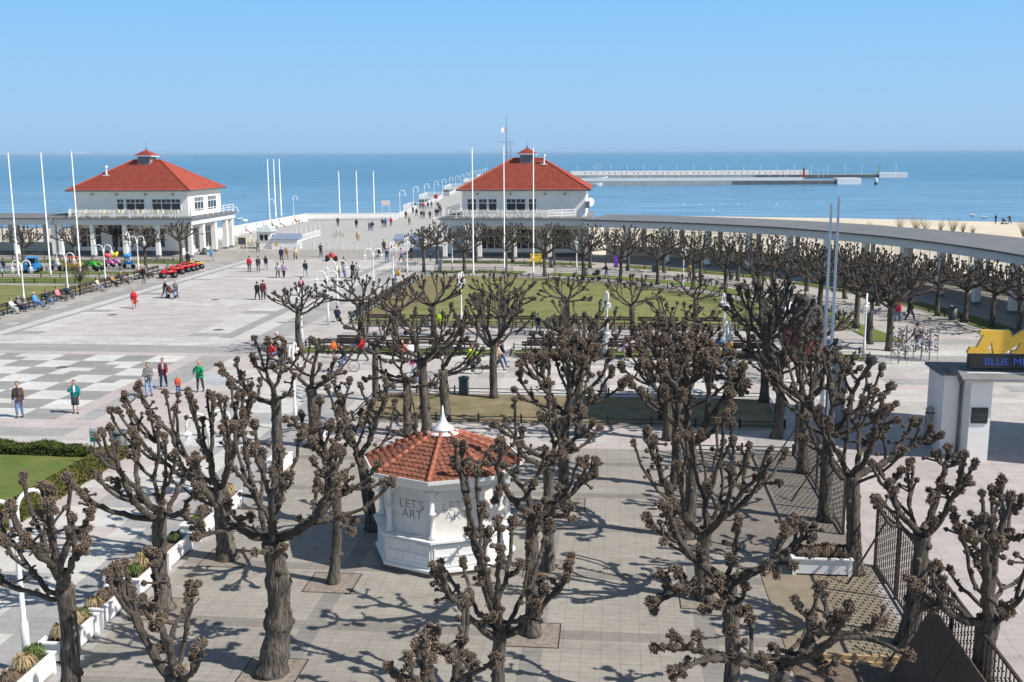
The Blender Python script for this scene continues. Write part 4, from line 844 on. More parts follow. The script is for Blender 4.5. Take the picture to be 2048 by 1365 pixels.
def grid_tree(px, label, pros, sc=1.0, sx=1.0, group='pollarded lime trees', lean=0):
    _k[0] += 1; a, b_ = pros[_k[0] % len(pros)]; x, y = G(*px) if px[0] > 60 or px[1] > 300 else WU(*px)
    t = thing('lime_tree', label, 'tree', (x, y, 0), _k[0] * 1.7, group); t.scale = (sc * sx, sc * sx, sc); t.rotation_euler = (lean, 0, _k[0] * 1.7)
    link('trunk', a, t); link('crown', b_, t)
for px, l, s in [((1130,1010), 'slim lime in the third row, just beyond the patch of shade behind the kiosk roof', 1.0), ((1375,1075), 'lime in the fourth row behind the thick-trunked one', 1.05), ((1350,975), 'lime near the far end of the fourth row, close to the lawn strip', 1.0)]: grid_tree(px, l, PRO2, s)
for px, l, s in [((1650,1042), 'dark lime crowded against the far metal screen, second from the lone planter', 1.05), ((1604,945), 'dark lime at the far end of the metal screen', 1.0),
    ((988,798), 'lime on the far side of the lawn strip beside the dark litter bin', 1.0), ((1160,870), 'lime on the near side of the lawn strip with its crown before the bare promenade', 1.0),
    ((1335,880), 'lime standing in the shaded part of the lawn strip, left of its middle', 1.05), ((1528,806), 'curved dark lime on the far right corner of the lawn strip', 1.1), ((1552,876), 'straight lime at the near right corner of the lawn strip', 1.05)]: grid_tree(px, l, PRO1, s)
for px, l in [((600,702), 'small lime alone on the square beside the tall white lamp, left of the lawn'), ((790,705), 'lime in the first bench strip, leftmost behind the cyclists'), ((1530,680), 'lime on the lawn edge left of the round dark-roofed kiosk'),
              ((1000,712), 'lime in the bench strip right behind the walking pair'), ((1540,730), 'lime in the bench strip nearest the round kiosk'), ((1635,770), 'dark lime with outflung arms beside the two silver flagpoles')]: grid_tree(px, l, PROL, 1.0)
rows = {'in the inner row of the curved walk': [(848,545),(930,548),(1010,546),(1090,553),(1165,562),(1240,565),(1315,570),(1385,580),(1452,592),(1515,607),(1572,622)],
        'at the right-hand end of the curved walk': [(1640,642),(1712,658),(1738,688),(1778,702)],
        'in the outer row before the right colonnade': [(875,530),(952,526),(1025,526),(1107,531),(1180,536),(1255,541),(1328,546),(1400,556),(1475,562),(1545,572),(1612,583),(1690,598),(1755,612),(1820,625),(1875,632),(1930,645),(1985,655),(2035,668)],
        'before the left pavilion': [(50,537),(150,535),(232,512),(292,540),(362,522)]}
for g, L in rows.items():
    for i, p in enumerate(L): grid_tree(p, 'pollarded lime, %s from the left %s' % (ORD[i], g), PRO0, 1.0 if 'right-hand' not in g else 1.2, 1.02, 'limes ' + g)
# ------------------------------------------------------------------ kiosk
KW = mat('kiosk_white', (.78, .77, .75), .5, .06, 1.2); KD = mat('kiosk_board', (.70, .665, .62), .75, .12, 1.1)
TILE = mat('beaver_tiles', (0.13, 0.055, 0.038), .85, nscale=2.6, col2=(0.33, 0.12, 0.07)); RIDGE = mat('ridge_tile', (0.36, 0.12, 0.07), .6, .18, 4)
kx, ky = WU(23.45, -19.2)
K = thing('kiosk', 'octagonal white kiosk with an orange tiled roof and white spike finial', 'kiosk', (kx, ky, 0), R(-96.7))
def P8(r, k, z=0): a = k * math.pi / 4; return (r * math.cos(a), r * math.sin(a), z)
mb = MB(); mb.lathe([(2.2, 0), (2.2, .14)], 8); mb.build('plinth', mat('kiosk_plinth', (.16, .13, .11), .9, .2, 3), K)
mb = MB(); mb.lathe([(2.26, .141), (2.26, .22), (2.17, .26), (2.15, 1.02), (2.2, 1.06)], 8); base = mb.build('base', KW, K)
mb = MB(); mb.lathe([(2.2, 1.061), (2.3, 1.09), (2.3, 1.15), (1.8, 1.17)], 8); mb.build('counter', KW, K)
mb = MB(); mb.lathe([(1.93, 1.171), (1.93, 2.66)], 8); mb.build('wall', KD, K)
def facet_frame(k, r):
    a = (k + .5) * math.pi / 4; ap = r * math.cos(math.pi / 8); return a, ap
def on_facet(mbx, k, r, x0, x1, z0, z1, d0, d1):
    a, ap = facet_frame(k, r); t = MB(); t.box(x0, x1, ap + d0, ap + d1, z0, z1); v = t.v[0].copy(); c, s = math.cos(a - math.pi / 2), math.sin(a - math.pi / 2)
    x = v[:, 0] * c - v[:, 1] * s; y = v[:, 0] * s + v[:, 1] * c; v[:, 0] = x; v[:, 1] = y; mbx.add(v, q=t.q[0][0])
for k in range(8):
    mb = MB()
    for x0, x1, z0, z1 in ((-.76, .76, .30, .35), (-.76, .76, .95, 1.0), (-.76, -.71, .35, .95), (.71, .76, .35, .95), (-.71, .71, .63, .66), (-.25, -.22, .35, .63), (.22, .25, .35, .63), (-.02, .02, .66, .95)): on_facet(mb, k, 2.16, x0, x1, z0, z1, .0, .03)
    mb.build('panel_trim', KW, base)
for k in range(8):
    x, y, _ = P8(2.02, k); mb = MB(); mb.lathe([(.13, 1.172), (.13, 1.26), (.085, 1.3), (.075, 1.9), (.13, 1.93), (.13, 1.98), (.08, 2.0), (.08, 2.5), (.13, 2.56), (.13, 2.659)], 10, c=(x, y)); pst = mb.build('column', KW, K, True)
    mb = MB()
    for s_ in (-1, 1):
        a = k * math.pi / 4 + s_ * (math.pi / 2 + math.pi / 8); P = [(x + math.cos(a) * .34 * t_, y + math.sin(a) * .34 * t_, 2.62 - .36 * (1 - t_) ** 1.6) for t_ in np.linspace(.2, 1, 6)]; mb.tube(P, .025, 5)
        mb.tube([(x + math.cos(a) * .1, y + math.sin(a) * .1, 2.45), (x + math.cos(a) * .22, y + math.sin(a) * .22, 2.62)], .015, 4)
    mb.build('bracket', KW, pst)
mb = MB(); mb.lathe([(2.08, 2.66), (2.12, 2.70), (2.16, 2.86), (2.34, 2.92), (2.38, 2.98)], 8); mb.build('cornice', KW, K)
mb = MB(); mb.lathe([(2.36, 2.981), (2.54, 2.99), (2.56, 3.10), (2.52, 3.10), (2.50, 3.03), (2.38, 3.02)], 8); mb.build('gutter', KW, K)
# roof tiles, one by one
mb = MB(); base_m = MB(); z0, z1, r0, r1 = 3.04, 3.90, 2.44, .36
base_m.lathe([(r0, z0), (r1, z1)], 8); roof = base_m.build('roof', TILE, K)
nrow = 11
for k in range(8):
    a0, a1 = k * math.pi / 4, (k + 1) * math.pi / 4; am = (a0 + a1) / 2; c8 = math.cos(math.pi / 8)
    ex = np.array([-math.sin(am), math.cos(am), 0]); down = np.array([math.cos(am) * (r0 - r1) * c8, math.sin(am) * (r0 - r1) * c8, -(z1 - z0)]); Ls = np.linalg.norm(down); down /= Ls; nn = np.cross(ex, down); nn = nn if nn[2] > 0 else -nn
    for r in range(nrow):
        v0 = r / nrow; top = np.array([math.cos(am) * r1 * c8, math.sin(am) * r1 * c8, z1]) + down * (Ls * v0); rr = (r1 + (r0 - r1) * (v0 + 1 / nrow)); half = rr * math.sin(math.pi / 8); n = max(1, int(2 * half / .17)); tw = 2 * half / n; lt = Ls / nrow * 1.45
        off = .5 if r % 2 else 0
        for i in range(n + (1 if off else 0)):
            cx = -half + tw * (i + .5 - off); cx = min(max(cx, -half + tw * .3), half - tw * .3); w = tw * .47
            c = top + ex * cx; jit = random.uniform(-.006, .006); P = [c - ex * w + nn * (.012 + jit), c + ex * w + nn * (.012 + jit)]
            for tt in (0, 30, 60, 90, 120, 150, 180): ta = R(tt); P.append(c + ex * w * math.cos(ta) + down * (lt * .62 + math.sin(ta) * w * .95) + nn * (.050 + jit))
            Pu = np.array(P); Pd = Pu - nn * .02; m_ = len(P); mb.add(np.r_[Pu, Pd], q=[(i2, m_ + i2, m_ + (i2 + 1) % m_, (i2 + 1) % m_) for i2 in range(m_)], g=[list(range(m_))])
mb.build('scale_tiles', TILE, roof)
mb = MB()
for k in range(8):
    A_, B_ = np.array(P8(r0 + .03, k, z0 + .05)), np.array(P8(r1, k, z1 + .05))
    for i in range(9):
        a = A_ + (B_ - A_) * i / 9; b_ = A_ + (B_ - A_) * (i + 1.12) / 9; mb.tube([a, b_], [.085, .065], 8)
mb.build('ridge_tiles', RIDGE, roof, True)
mb = MB(); mb.lathe([(.52, 3.90), (.50, 3.955), (.2, 4.0)], 16); mb.lathe([(.34, 4.02), (.33, 4.07), (.2, 4.16), (.10, 4.32), (.045, 4.52), (.015, 4.78)], 14); mb.build('finial', KW, roof, True)
def text_mesh(txt, size, m, parent, M, offs=0.0, ext=.004, name='lettering', sx=1.0):
    cu = bpy.data.curves.new('t', 'FONT'); cu.body = txt; cu.size = size; cu.align_x = 'CENTER'; cu.extrude = ext; cu.offset = offs; cu.space_line = .78
    o = bpy.data.objects.new('t', cu); COL.objects.link(o); dg = bpy.context.evaluated_depsgraph_get(); me = bpy.data.meshes.new_from_object(o.evaluated_get(dg)); bpy.data.objects.remove(o); me.materials.clear(); me.materials.append(m)
    me.transform(M @ Matrix.Diagonal((sx, 1, 1, 1))); return link(name, me, parent)
INK = mat('sign_ink', (.14, .14, .15), .7); INK2 = mat('sign_ink_faded', (.33, .32, .32), .7)
for k, m_ in ((-1, INK), (0, INK2)):
    a = (k + .5) * math.pi / 4; ap = 1.93 * math.cos(math.pi / 8) + .006
    M = Matrix.Rotation(a + math.pi / 2, 4, 'Z') @ Matrix.Translation((0, -ap, 1.98)) @ Matrix.Rotation(R(90), 4, 'X')
    text_mesh("LET'S\nART", .40, m_, K, M, offs=-.009)
# ------------------------------------------------------------------ gate with lettering, right edge
GT = thing('entrance_gate', 'white entrance gate with grey coping, yellow letter and blue LED board on top', 'gate', (*WU(43.1, -7.6), 0), -GA)
mb = MB(); mb.box(-.75, 1.2, 1.05, 3.2, 0, 3.35); mb.build('rear_pier', WALLW, GT)
mb = MB(); mb.box(-.92, 1.3, .98, 3.35, 3.352, 3.47); mb.build('coping', ROOFG, GT)
mb = MB(); mb.box(0, .82, 0, 1.0, 0, 3.3); p_ = mb.build('front_pier', WALLW, GT)
mb = MB(); mb.box(8.2, 9.0, 0, 1.0, 0, 3.3); mb.build('front_pier', WALLW, GT)
mb = MB(); mb.box(-.2, 9.2, .02, 1.4, 3.301, 3.7); mb.build('lintel', WALLW, GT)
mb = MB(); mb.add([(-.5, -.45, 3.52), (9.6, -.45, 3.52), (9.6, .6, 3.86), (-.5, .6, 3.86), (-.5, -.45, 3.46), (9.6, -.45, 3.46), (9.6, 1.7, 3.46), (-.5, 1.7, 3.46), (9.6, 1.7, 3.52), (-.5, 1.7, 3.52)], q=[(0, 1, 2, 3), (3, 2, 8, 9), (0, 4, 5, 1), (4, 7, 6, 5), (6, 7, 9, 8)], g=[[0, 3, 9, 7, 4], [1, 5, 6, 8, 2]]); mb.build('gate_roof', mat('slate_roof', (.20, .20, .195), .8, .15, 2), GT)
mb = MB(); mb.tube([(-.1, .95, 0), (-.1, .95, 3.0)], .055, 8); mb.tube([(-.1, .95, 3.0), (-.1, .95, 3.3)], [.06, .17], 8); mb.build('drainpipe', GREYM, GT, True)
mb = MB(); mb.box(-.1, 9, .1, .5, 3.88, 4.42); led = mb.build('led_board', mat('led_black', (.025, .025, .028), .5), GT)
LED = bpy.data.materials.new('led_blue'); LED.use_nodes = True; _b = LED.node_tree.nodes['Principled BSDF']; _b.inputs['Base Color'].default_value = (.02, .05, .3, 1); _b.inputs['Emission Color'].default_value = (.05, .16, 1, 1); _b.inputs['Emission Strength'].default_value = .55
text_mesh('BLUE MED', .42, LED, led, Matrix.Translation((1.45, .094, 4.0)) @ Matrix.Rotation(R(90), 4, 'X'), ext=.003, sx=1.05, offs=-.012)
mb = MB()
YEL = mat('yellow_letter', (.85, .50, .06), .4, .04, 1)
Mp = [(0, 0), (.95, 0), (.95, .14), (.78, .14), (.86, .52), (1.08, 0), (1.5, 0), (2.1, .52), (1.98, .14), (1.8, .14), (1.8, 0), (2.9, 0), (2.95, .26), (2.75, .26), (2.92, .8), (3.12, .8), (3.15, 1), (2.0, 1), (1.62, .70), (1.45, 1), (.28, 1), (.26, .80), (.46, .80), (.34, .26), (.06, .26)]
cu = bmesh.new(); vs = [cu.verts.new((x * .95 + y * .22, 0, y * .95)) for x, y in Mp]; f = cu.faces.new(vs); r = bmesh.ops.extrude_face_region(cu, geom=[f]); bmesh.ops.translate(cu, vec=(0, .22, 0), verts=[v for v in r['geom'] if isinstance(v, bmesh.types.BMVert)])
bmesh.ops.recalc_face_normals(cu, faces=cu.faces); bmesh.ops.triangulate(cu, faces=cu.faces); me = bpy.data.meshes.new('letter'); cu.to_mesh(me); me.materials.append(YEL); link('letter', me, GT, (-.22, .14, 4.46))
mb = MB(); mb.box(-.1, 9, .25, .35, 4.421, 4.458); mb.build('letter_rail', WHITE, GT)
mb = MB(); n = 14; V = [(.08 + .62 * i / n, -.05 - .035 * math.sin(i * 2.1) * math.sin(j * 1.7), 1.62 + .62 * j / n) for j in range(n + 1) for i in range(n + 1)]; mb.add(V, q=[(j * (n + 1) + i, j * (n + 1) + i + 1, (j + 1) * (n + 1) + i + 1, (j + 1) * (n + 1) + i) for i in range(n) for j in range(n)]); mb.box(.07, .71, -.045, -.002, 1.61, 2.25)
mb.build('relief_plaque', mat('bronze', (.06, .065, .06), .5, .3, 8, metal=.3), p_, True)
mb = MB()
for i in range(7): mb.box(-1.15 + .05 * i, -1.13 + .05 * i, 1.9, 1.93, .1, 1.75 + .1 * math.sin(i / 2))
mb.box(-1.18, -.80, 1.88, 1.95, .15, .2); mb.box(-1.18, -.80, 1.88, 1.95, 1.5, 1.55); mb.build('lattice', IRON, GT)
# ------------------------------------------------------------------ metal screens beside the limes
RUST = mat('screen_metal', (.045, .035, .03), .7, .3, 4)
def screen(u0, u1, w, h, label):
    x, y = WU(w, u1); t = thing('metal_screen', label, 'screen', (x, y, 0), -GA); L = u1 - u0
    mb = MB()
    for i in range(int(L / 2.4) + 1): mb.box(-.04, .04, -i * 2.4 - .04, -i * 2.4 + .04, 0, h + .05)
    mb.box(-.03, .03, -L, 0, h - .03, h + .03); mb.box(-.03, .03, -L, 0, .06, .12); mb.build('frame', RUST, t)
    mb = MB(); n = int(L / .21)
    for i in range(n):
        y0 = -(i + .5) * L / n; mb.box(-.012, .012, y0 - .011, y0 + .011, .12, h - .03)
        for k in range(9):
            z = .22 + (h - .35) * (k + (.5 if i % 2 else 0)) / 9
            if z < h - .08: mb.box(-.014, .014, y0 - .085, y0 + .085, z - .009, z + .009)
    mb.build('bars', RUST, t)
    for i in range(1, int(L / 2.4) + 1, 2):
        mb = MB(); mb.tube([(-.04, -i * 2.4 + 1.2, h * .85), (-1.15, -i * 2.4 + .9, 0)], .03, 6); mb.build('brace', RUST, t)
    return t
screen(-31.5, -19.3, 36.75, 2.25, 'near dark metal screen of patterned bars running to the lower right corner')
screen(-16.6, -7.0, 36.35, 2.0, 'far dark metal screen of patterned bars behind a row of limes')
t = thing('board_panel', 'pair of brown boards leaning on the near metal screen', 'panel', (*WU(36.55, -26.1), 0), -GA)
BRN = mat('brown_board', (.10, .07, .055), .75, .2, 2)
for a, b_ in ((0, -1.9), (-1.93, -4.2)): mb = MB(); mb.add([(-.95, a, 0), (-.95, b_, 0), (-.1, b_, 1.75), (-.1, a, 1.75), (-1.0, a, 0), (-1.0, b_, 0), (-.15, b_, 1.78), (-.15, a, 1.78)], q=[(0, 1, 2, 3), (4, 7, 6, 5), (0, 4, 5, 1), (3, 2, 6, 7), (0, 3, 7, 4), (1, 5, 6, 2)]); mb.build('board', BRN, t)
t = thing('timber_edging', 'pale timber plank edging along the bottom of the sandy patch', 'edging', (*WU(34.75, -25.5), 0), -GA); mb = MB(); mb.box(-1.6, 1.6, -.06, .06, 0, .14); mb.build('plank', mat('pale_timber', (.42, .28, .15), .7, .15, 3), t); mb = MB(); mb.box(-1.5, 1.3, -.28, -.18, 0, .08); mb.build('plank', MATS['pale_timber'], t)
# ------------------------------------------------------------------ planters
GTAN = mat('dry_tuft', (.30, .21, .11), .9, nscale=8, col2=(.52, .40, .22)); GGRN = mat('green_tuft', (.05, .09, .02), .9, nscale=8, col2=(.14, .18, .05)); GBRN = mat('brown_tuft', (.10, .07, .05), .9, nscale=8, col2=(.22, .16, .11))
def tuft(c, r, h, n, rng, droop=.5):
    mb = MB(); V = []; T = []
    for i in range(n):
        a = rng.uniform(0, 6.283); rr = r * rng.uniform(.2, 1.0); hh = h * rng.uniform(.6, 1.1); w = .012
        dx, dy = math.cos(a), math.sin(a); p0 = np.array([c[0] + dx * rr * .2, c[1] + dy * rr * .2, c[2]]); p1 = np.array([c[0] + dx * rr * .7, c[1] + dy * rr * .7, c[2] + hh]); p2 = np.array([c[0] + dx * rr * 1.25, c[1] + dy * rr * 1.25, c[2] + hh * (1 - droop)]); s = np.array([-dy * w, dx * w, 0])
        k = len(V); V += [p0 - s, p0 + s, p1 + s, p1 - s, p2]; T += [(k, k + 1, k + 2, k + 3), (k + 3, k + 2, k + 4, k + 4)]
    V = np.array(V); q = [t for t in T if t[2] != t[3]]; tr = [t[:3] for t in T if t[2] == t[3]]; mb.add(V, q=q, t=tr); return mb
def planter(cw, cu, ang, tufts, label, L=1.75, W=.62, h=.52, mulch=True):
    x, y = WU(cw, cu); t = thing('planter', label, 'planter', (x, y, 0), ang - GA, 'white planter boxes'); rng = np.random.RandomState(int(abs(cu * 100)))
    mb = MB(); l, w = L / 2, W / 2
    for sx in (-1, 1):
        for sy in (-1, 1): mb.box(sx * (w - .035) - .055, sx * (w - .035) + .055, sy * (l - .035) - .055, sy * (l - .035) + .055, 0, h)
    mb.box(-w, -w + .03, -l + .09, l - .09, .07, h - .002); mb.box(w - .03, w, -l + .09, l - .09, .07, h - .002); mb.box(-w + .09, w - .09, -l, -l + .03, .07, h - .002); mb.box(-w + .09, w - .09, l - .03, l, .07, h - .002)
    mb.build('box', WHITE, t)
    mb = MB(); mb.box(-w - .05, -w + .07, -l - .05, l + .05, h, h + .04); mb.box(w - .07, w + .05, -l - .05, l + .05, h, h + .04); mb.box(-w + .071, w - .071, -l - .05, -l + .07, h, h + .04); mb.box(-w + .071, w - .071, l - .07, l + .05, h, h + .04); mb.build('rim', WHITE, t)
    mb = MB(); mb.box(-w + .035, w - .035, -l + .035, l - .035, .1, h - .1); mb.build('soil', SOIL, t)
    for (yy, kind, s_) in tufts: tuft((rng.uniform(-.06, .06), yy, h - .12), .32 * s_, .42 * s_, int(420 * s_), rng, .4).build('grass_tuft', {'t': GTAN, 'g': GGRN, 'b': GBRN}[kind], t)
    return t
planter(14.9, -28.8, 0, [(-.5, 'b', .8), (.1, 't', 1), (.6, 'g', 1)], 'nearest white planter at the bottom left, under the lamp post')
planter(14.9, -26.6, 0, [(-.4, 't', 1), (.0, 't', .9), (.45, 't', .9), (.6, 'g', .9)], 'white planter with straw and green tufts just behind the near lamp post')
planter(14.9, -24.6, 0, [(-.6, 't', .8), (-.1, 'b', .8), (.3, 't', .6)], 'white planter seen between the two left lime trunks')
planter(15.0, -22.6, 0, [(-.4, 'g', .9), (.1, 't', 1.2), (.5, 't', .9)], 'white planter with the tallest straw tufts, behind the left lime')
planter(15.0, -20.6, 0, [(-.5, 'b', .8), (.4, 'g', .8)], 'white planter half hidden by the low knuckly lime')
planter(15.0, -18.2, 0, [(-.4, 'g', .7), (.4, 'b', .9)], 'white planter with dark soil and a green tuft behind the third trunk')
planter(15.1, -16.2, 0, [(-.3, 'b', 1), (.3, 't', 1.2)], 'planter with brown tufts at the far end of the near left run')
planter(15.4, -11.0, 0, [(.2, 'g', .9)], 'small white planter glimpsed behind the ringed tree', L=1.2); planter(15.6, -6.8, 0, [(.0, 'g', 1.1), (.3, 'g', .8)], 'far white planter with a green shrub beside the lamp pole', L=1.2)
planter(35.0, -19.9, R(90), [(-.6, 'b', 1), (-.2, 'b', 1.1), (.2, 'b', 1), (.55, 'b', .9)], 'lone white planter with wind-blown brown grass by the dark lime', L=1.7)
# ------------------------------------------------------------------ lamps
GLOBE = bpy.data.materials.new('lamp_globe'); GLOBE.use_nodes = True; _b = GLOBE.node_tree.nodes['Principled BSDF']; _b.inputs['Base Color'].default_value = (.8, .84, .86, 1); _b.inputs['Roughness'].default_value = .05; _b.inputs['Alpha'].default_value = .2
def lamp_proto(arms, H_=4.0, R_=.34, thick=.045):
    t = thing('street_lamp', '', 'lamp'); mb = MB(); mb.tube([(0, 0, 0), (0, 0, 1.15), (0, 0, 1.2), (0, 0, H_ * .78), (0, 0, H_ * .80), (0, 0, H_ * .90)], [.09, .085, .058, .052, .075, .075], 12); mb.build('pole', WHITE, t, True)
    for s_ in arms:
        P = [(s_ * .08, 0, H_ * .78), (s_ * .08, 0, H_ - R_)] + [(s_ * (.08 + R_ - R_ * math.cos(a)), 0, H_ - R_ + R_ * math.sin(a)) for a in np.linspace(.2, math.pi, 9)] + [(s_ * (.08 + 2 * R_), 0, H_ - R_ - .16)]
        if len(arms) == 1: P[0] = (0, 0, H_ * .85); P = [(p[0] - s_ * .08, p[1], p[2]) for p in P]; P[0] = (0, 0, H_ * .85)
        mb = MB(); mb.tube(P, thick, 8); a_ = mb.build('arm', WHITE, t, True); gx = P[-1][0]; gz = P[-1][2]
        mb = MB(); mb.lathe([(.045, gz), (.07, gz - .06), (.17, gz - .10), (.17, gz - .14)], 12, c=(gx, 0)); mb.lathe([(.07, gz - .141), (.07, gz - .34)], 8, c=(gx, 0)); mb.build('socket', WHITE, a_)
        mb = MB(); mb.ell((gx, 0, gz - .34), (.23, .23, .24), 16, 12); mb.build('globe', GLOBE, a_, True)
    return t
lamps = [((57,1345), 62, 'nearest double-headed white lamp at the left edge'), ((428,1052), 40, 'double-headed white lamp behind the wide lime, left of centre'), ((592,862), 90, 'white lamp whose bare pole stands before the knotted limes'),
    ((605,697), 90, 'white lamp beside the lone small lime on the square'), ((657,650), 10, 'double-headed white lamp left of the round lawn corner'), ((676,620), 10, 'double-headed white lamp between the walkers and the lawn'), ((748,585), 10, 'double-headed white lamp in the middle of the square edge'), ((787,567), 80, 'white lamp just left of the lawn bench'), ((815,552), 80, 'white lamp at the far left corner of the lawn'),
    ((923,655), 80, 'white lamp on the near edge of the lawn behind the knotted crowns'), ((1211,790), 90, 'white lamp on the far kerb of the lawn strip, left of the two'), ((1213,712), 90, 'white lamp by the tall litter bin in the bench strip'), ((1450,795), 90, 'white lamp on the far kerb of the lawn strip, right of the two'), ((1446,718), 90, 'white lamp by the group of children in the bench strip'),
    ((1727,720), 70, 'white lamp at the right end of the bench strip'), ((1153,550), 90, 'thin white lamp in the inner tree row, right of the flagpoles'), ((1366,575), 90, 'thin white lamp in the inner tree row, near the arc middle'), ((905,545), 90, 'thin white lamp before the right pavilion'),
    ((50,618), 0, 'double-headed white lamp nearest among the bench sitters'), ((137,596), 0, 'second double-headed white lamp along the left benches'), ((212,573), 0, 'third double-headed white lamp along the left benches'), ((278,548), 0, 'fourth double-headed white lamp, nearest the red quads'), ((262,535), 90, 'double-headed white lamp hidden behind the fourth along the benches'), ((1572,745), 60, 'curved grey lamp by the round kiosk')]
lp = lamp_proto((-1, 1))
for i, (p, a, l) in enumerate(lamps):
    o = lp if i == 0 else copy_tree(lp); x, y = G(*p); o.location = (x, y, 0); o.rotation_euler = (0, 0, R(a)); o['label'] = l; o['group'] = 'double-headed white lamps'; o.scale = (1.13 if i == 0 else 1.0,) * 3
l1 = lamp_proto((1,), H_=5.5, R_=.5, thick=.07)
for i in range(15):
    d = 4 + i * 21.5; x, y = PP(.3, d); o = l1 if i == 0 else copy_tree(l1); o.location = (x, y, 0); o['label'] = '%s white crook lamp along the left rail of the pier' % ORD[i]; o['group'] = 'pier lamps'
for p, l in (((588,437), 'white crook lamp on the left parapet by the three flagpoles'), ((541,448), 'white crook lamp just left of the three parapet flagpoles'), ((468,470), 'white crook lamp beside the left pavilion roof')):
    o = copy_tree(l1); x, y = G(*p); o.location = (x, y, 0); o.scale = (.8, .8, .8); o['label'] = l; o['group'] = 'pier lamps'
# ------------------------------------------------------------------ flagpoles
def flagpole(p, H_, label, arm=0, z=0, r=.075, g='white flagpoles'):
    x, y = G(*p); t = thing('flagpole', label, 'flagpole', (x, y, z), 0, g); mb = MB(); mb.tube([(0, 0, 0), (0, 0, .6), (0, 0, .62), (0, 0, H_)], [r * 1.25, r * 1.25, r, r * .62], 10); mb.build('pole', WHITE, t, True)
    mb = MB(); mb.ell((0, 0, H_), (.07, .07, .06), 8, 6); mb.build('cap', WHITE, t)
    if arm: mb = MB(); mb.box(min(0, arm), max(0, arm), -.02, .02, H_ - .06, H_ - .02); mb.build('cross_arm', WHITE, t)
for p, H_, a, l in [((38,556), 12.7, -1.6, 'leftmost of the three tall flagpoles by the garden'), ((102,554), 12.7, 0, 'middle of the three tall flagpoles by the garden'), ((162,553), 12.8, 1.7, 'right of the three tall flagpoles by the garden, its arm pointing right'),
    ((947,555), 13.0, -1.0, 'leftmost of the three tall flagpoles before the right pavilion'), ((1009,547), 13.2, -1.0, 'middle of the three tall flagpoles before the right pavilion'), ((1067,557), 13.0, 0, 'right of the three tall flagpoles before the right pavilion')]: flagpole(p, H_, l, a)
for i, p in enumerate([(540,440), (552,437), (563,434)]): flagpole(p, 11.5, '%s flagpole from the left on the left terrace parapet' % ORD[i], 0, 0, .12)
for i, p in enumerate([(680,434), (715,434), (749,434)]): flagpole(p, 9.0, '%s flagpole from the left behind the back terrace wall' % ORD[i], 0, 0, .12)
flagpole((1641,862), 10.2, 'silver flagpole beyond the far metal screen, left one of the pair', 0, 0, .085, 'silver flagpoles'); flagpole((1655,862), 10.5, 'silver flagpole beyond the far metal screen, right one of the pair', 0, 0, .085, 'silver flagpoles')
t = thing('info_panel', 'tall narrow panel standing beside the pair of silver flagpoles', 'panel', (*G(1668, 858), 0), -GA); mb = MB(); mb.box(-.35, .35, -.06, .06, .1, 3.1); mb.build('panel', mat('glass_panel', (.25, .28, .32), .3), t); mb = MB(); mb.tube([(-.4, 0, 0), (-.4, 0, 2.9), (-.2, 0, 3.3), (.2, 0, 3.3), (.4, 0, 2.9), (.4, 0, 0)], .04, 6); mb.build('frame', GREYM, t)
# ------------------------------------------------------------------ benches, bins, low fences
def bench_proto(L=2.9):
    t = thing('bench', '', 'bench'); l = L / 2
    mb = MB(); [mb.box(-l, l, -.22 + k * .15, -.22 + k * .15 + .12, .42, .46) for k in range(3)]; mb.build('seat', WOODD, t)
    mb = MB(); [mb.box(-l, l, .24, .28, .60 + k * .16, .73 + k * .16) for k in range(2)]; mb.build('backrest', WOODD, t)
    for x in (-l + .25, 0, l - .25): mb = MB(); mb.box(x - .03, x + .03, -.22, .22, .36, .419); mb.box(x - .03, x + .03, -.22, -.16, 0, .36); mb.box(x - .03, x + .03, .18, .24, 0, .86); mb.build('leg', IRON, t)
    return t
bp_ = bench_proto(); bfirst = [True]
def bench(w, u, face, label, g):
    o = bp_ if bfirst[0] else copy_tree(bp_); bfirst[0] = False; x, y = WU(w, u); o.location = (x, y, 0); o.rotation_euler = (0, 0, face - GA); o['label'] = label; o['group'] = g
for i, w in enumerate((12.0, 15.2, 18.4, 21.6, 25.6, 28.7, 31.8, 34.9, 38.4, 41.5)): bench(w, 24.0, 0, 'dark slatted bench, %s from the left along the near lawn edge' % ORD[i], 'benches along the lawn')
for i, w in enumerate((11.5, 15.0, 18.5, 24.4, 27.5, 30.6, 36.8, 41.0)): bench(w, 13.5, 0, 'dark bench facing the camera, %s from the left in the bench strip' % ORD[i], 'benches in the strip facing forward')
for i, w in enumerate((12.2, 16, 24.6, 28.2, 32.4, 37.2)): bench(w, 15.5, math.pi, 'dark bench facing the lawn, %s from the left in the bench strip' % ORD[i], 'benches in the strip facing the lawn')
for i, u in enumerate((29.5, 33, 36.5, 40, 43.5, 47, 50.5)): bench(8.7, u, -R(90), 'dark bench on the left side of the lawn, %s from the camera' % ORD[i], 'benches left of the lawn')
for i, u in enumerate((25.0, 28.2, 31.4, 34.6, 37.8, 41.0, 44.6, 48.2, 52.0, 55.2)): bench(-19.5, u, R(90), 'dark bench in the garden row at left, %s from the camera' % ORD[i], 'benches along the left garden')
def bin_proto():
    t = thing('litter_bin', '', 'bin'); mb = MB(); mb.lathe([(.26, 0), (.27, .05), (.27, .86)], 16); mb.build('body', mat('bin_metal', (.075, .09, .095), .5, .15), t, True)
    mb = MB(); mb.lathe([(.30, .861), (.30, .95), (.24, .97), (.18, .95), (.18, .9)], 16); mb.build('rim', mat('bin_rim', (.11, .125, .13), .4), t, True); return t
bp2 = bin_proto()
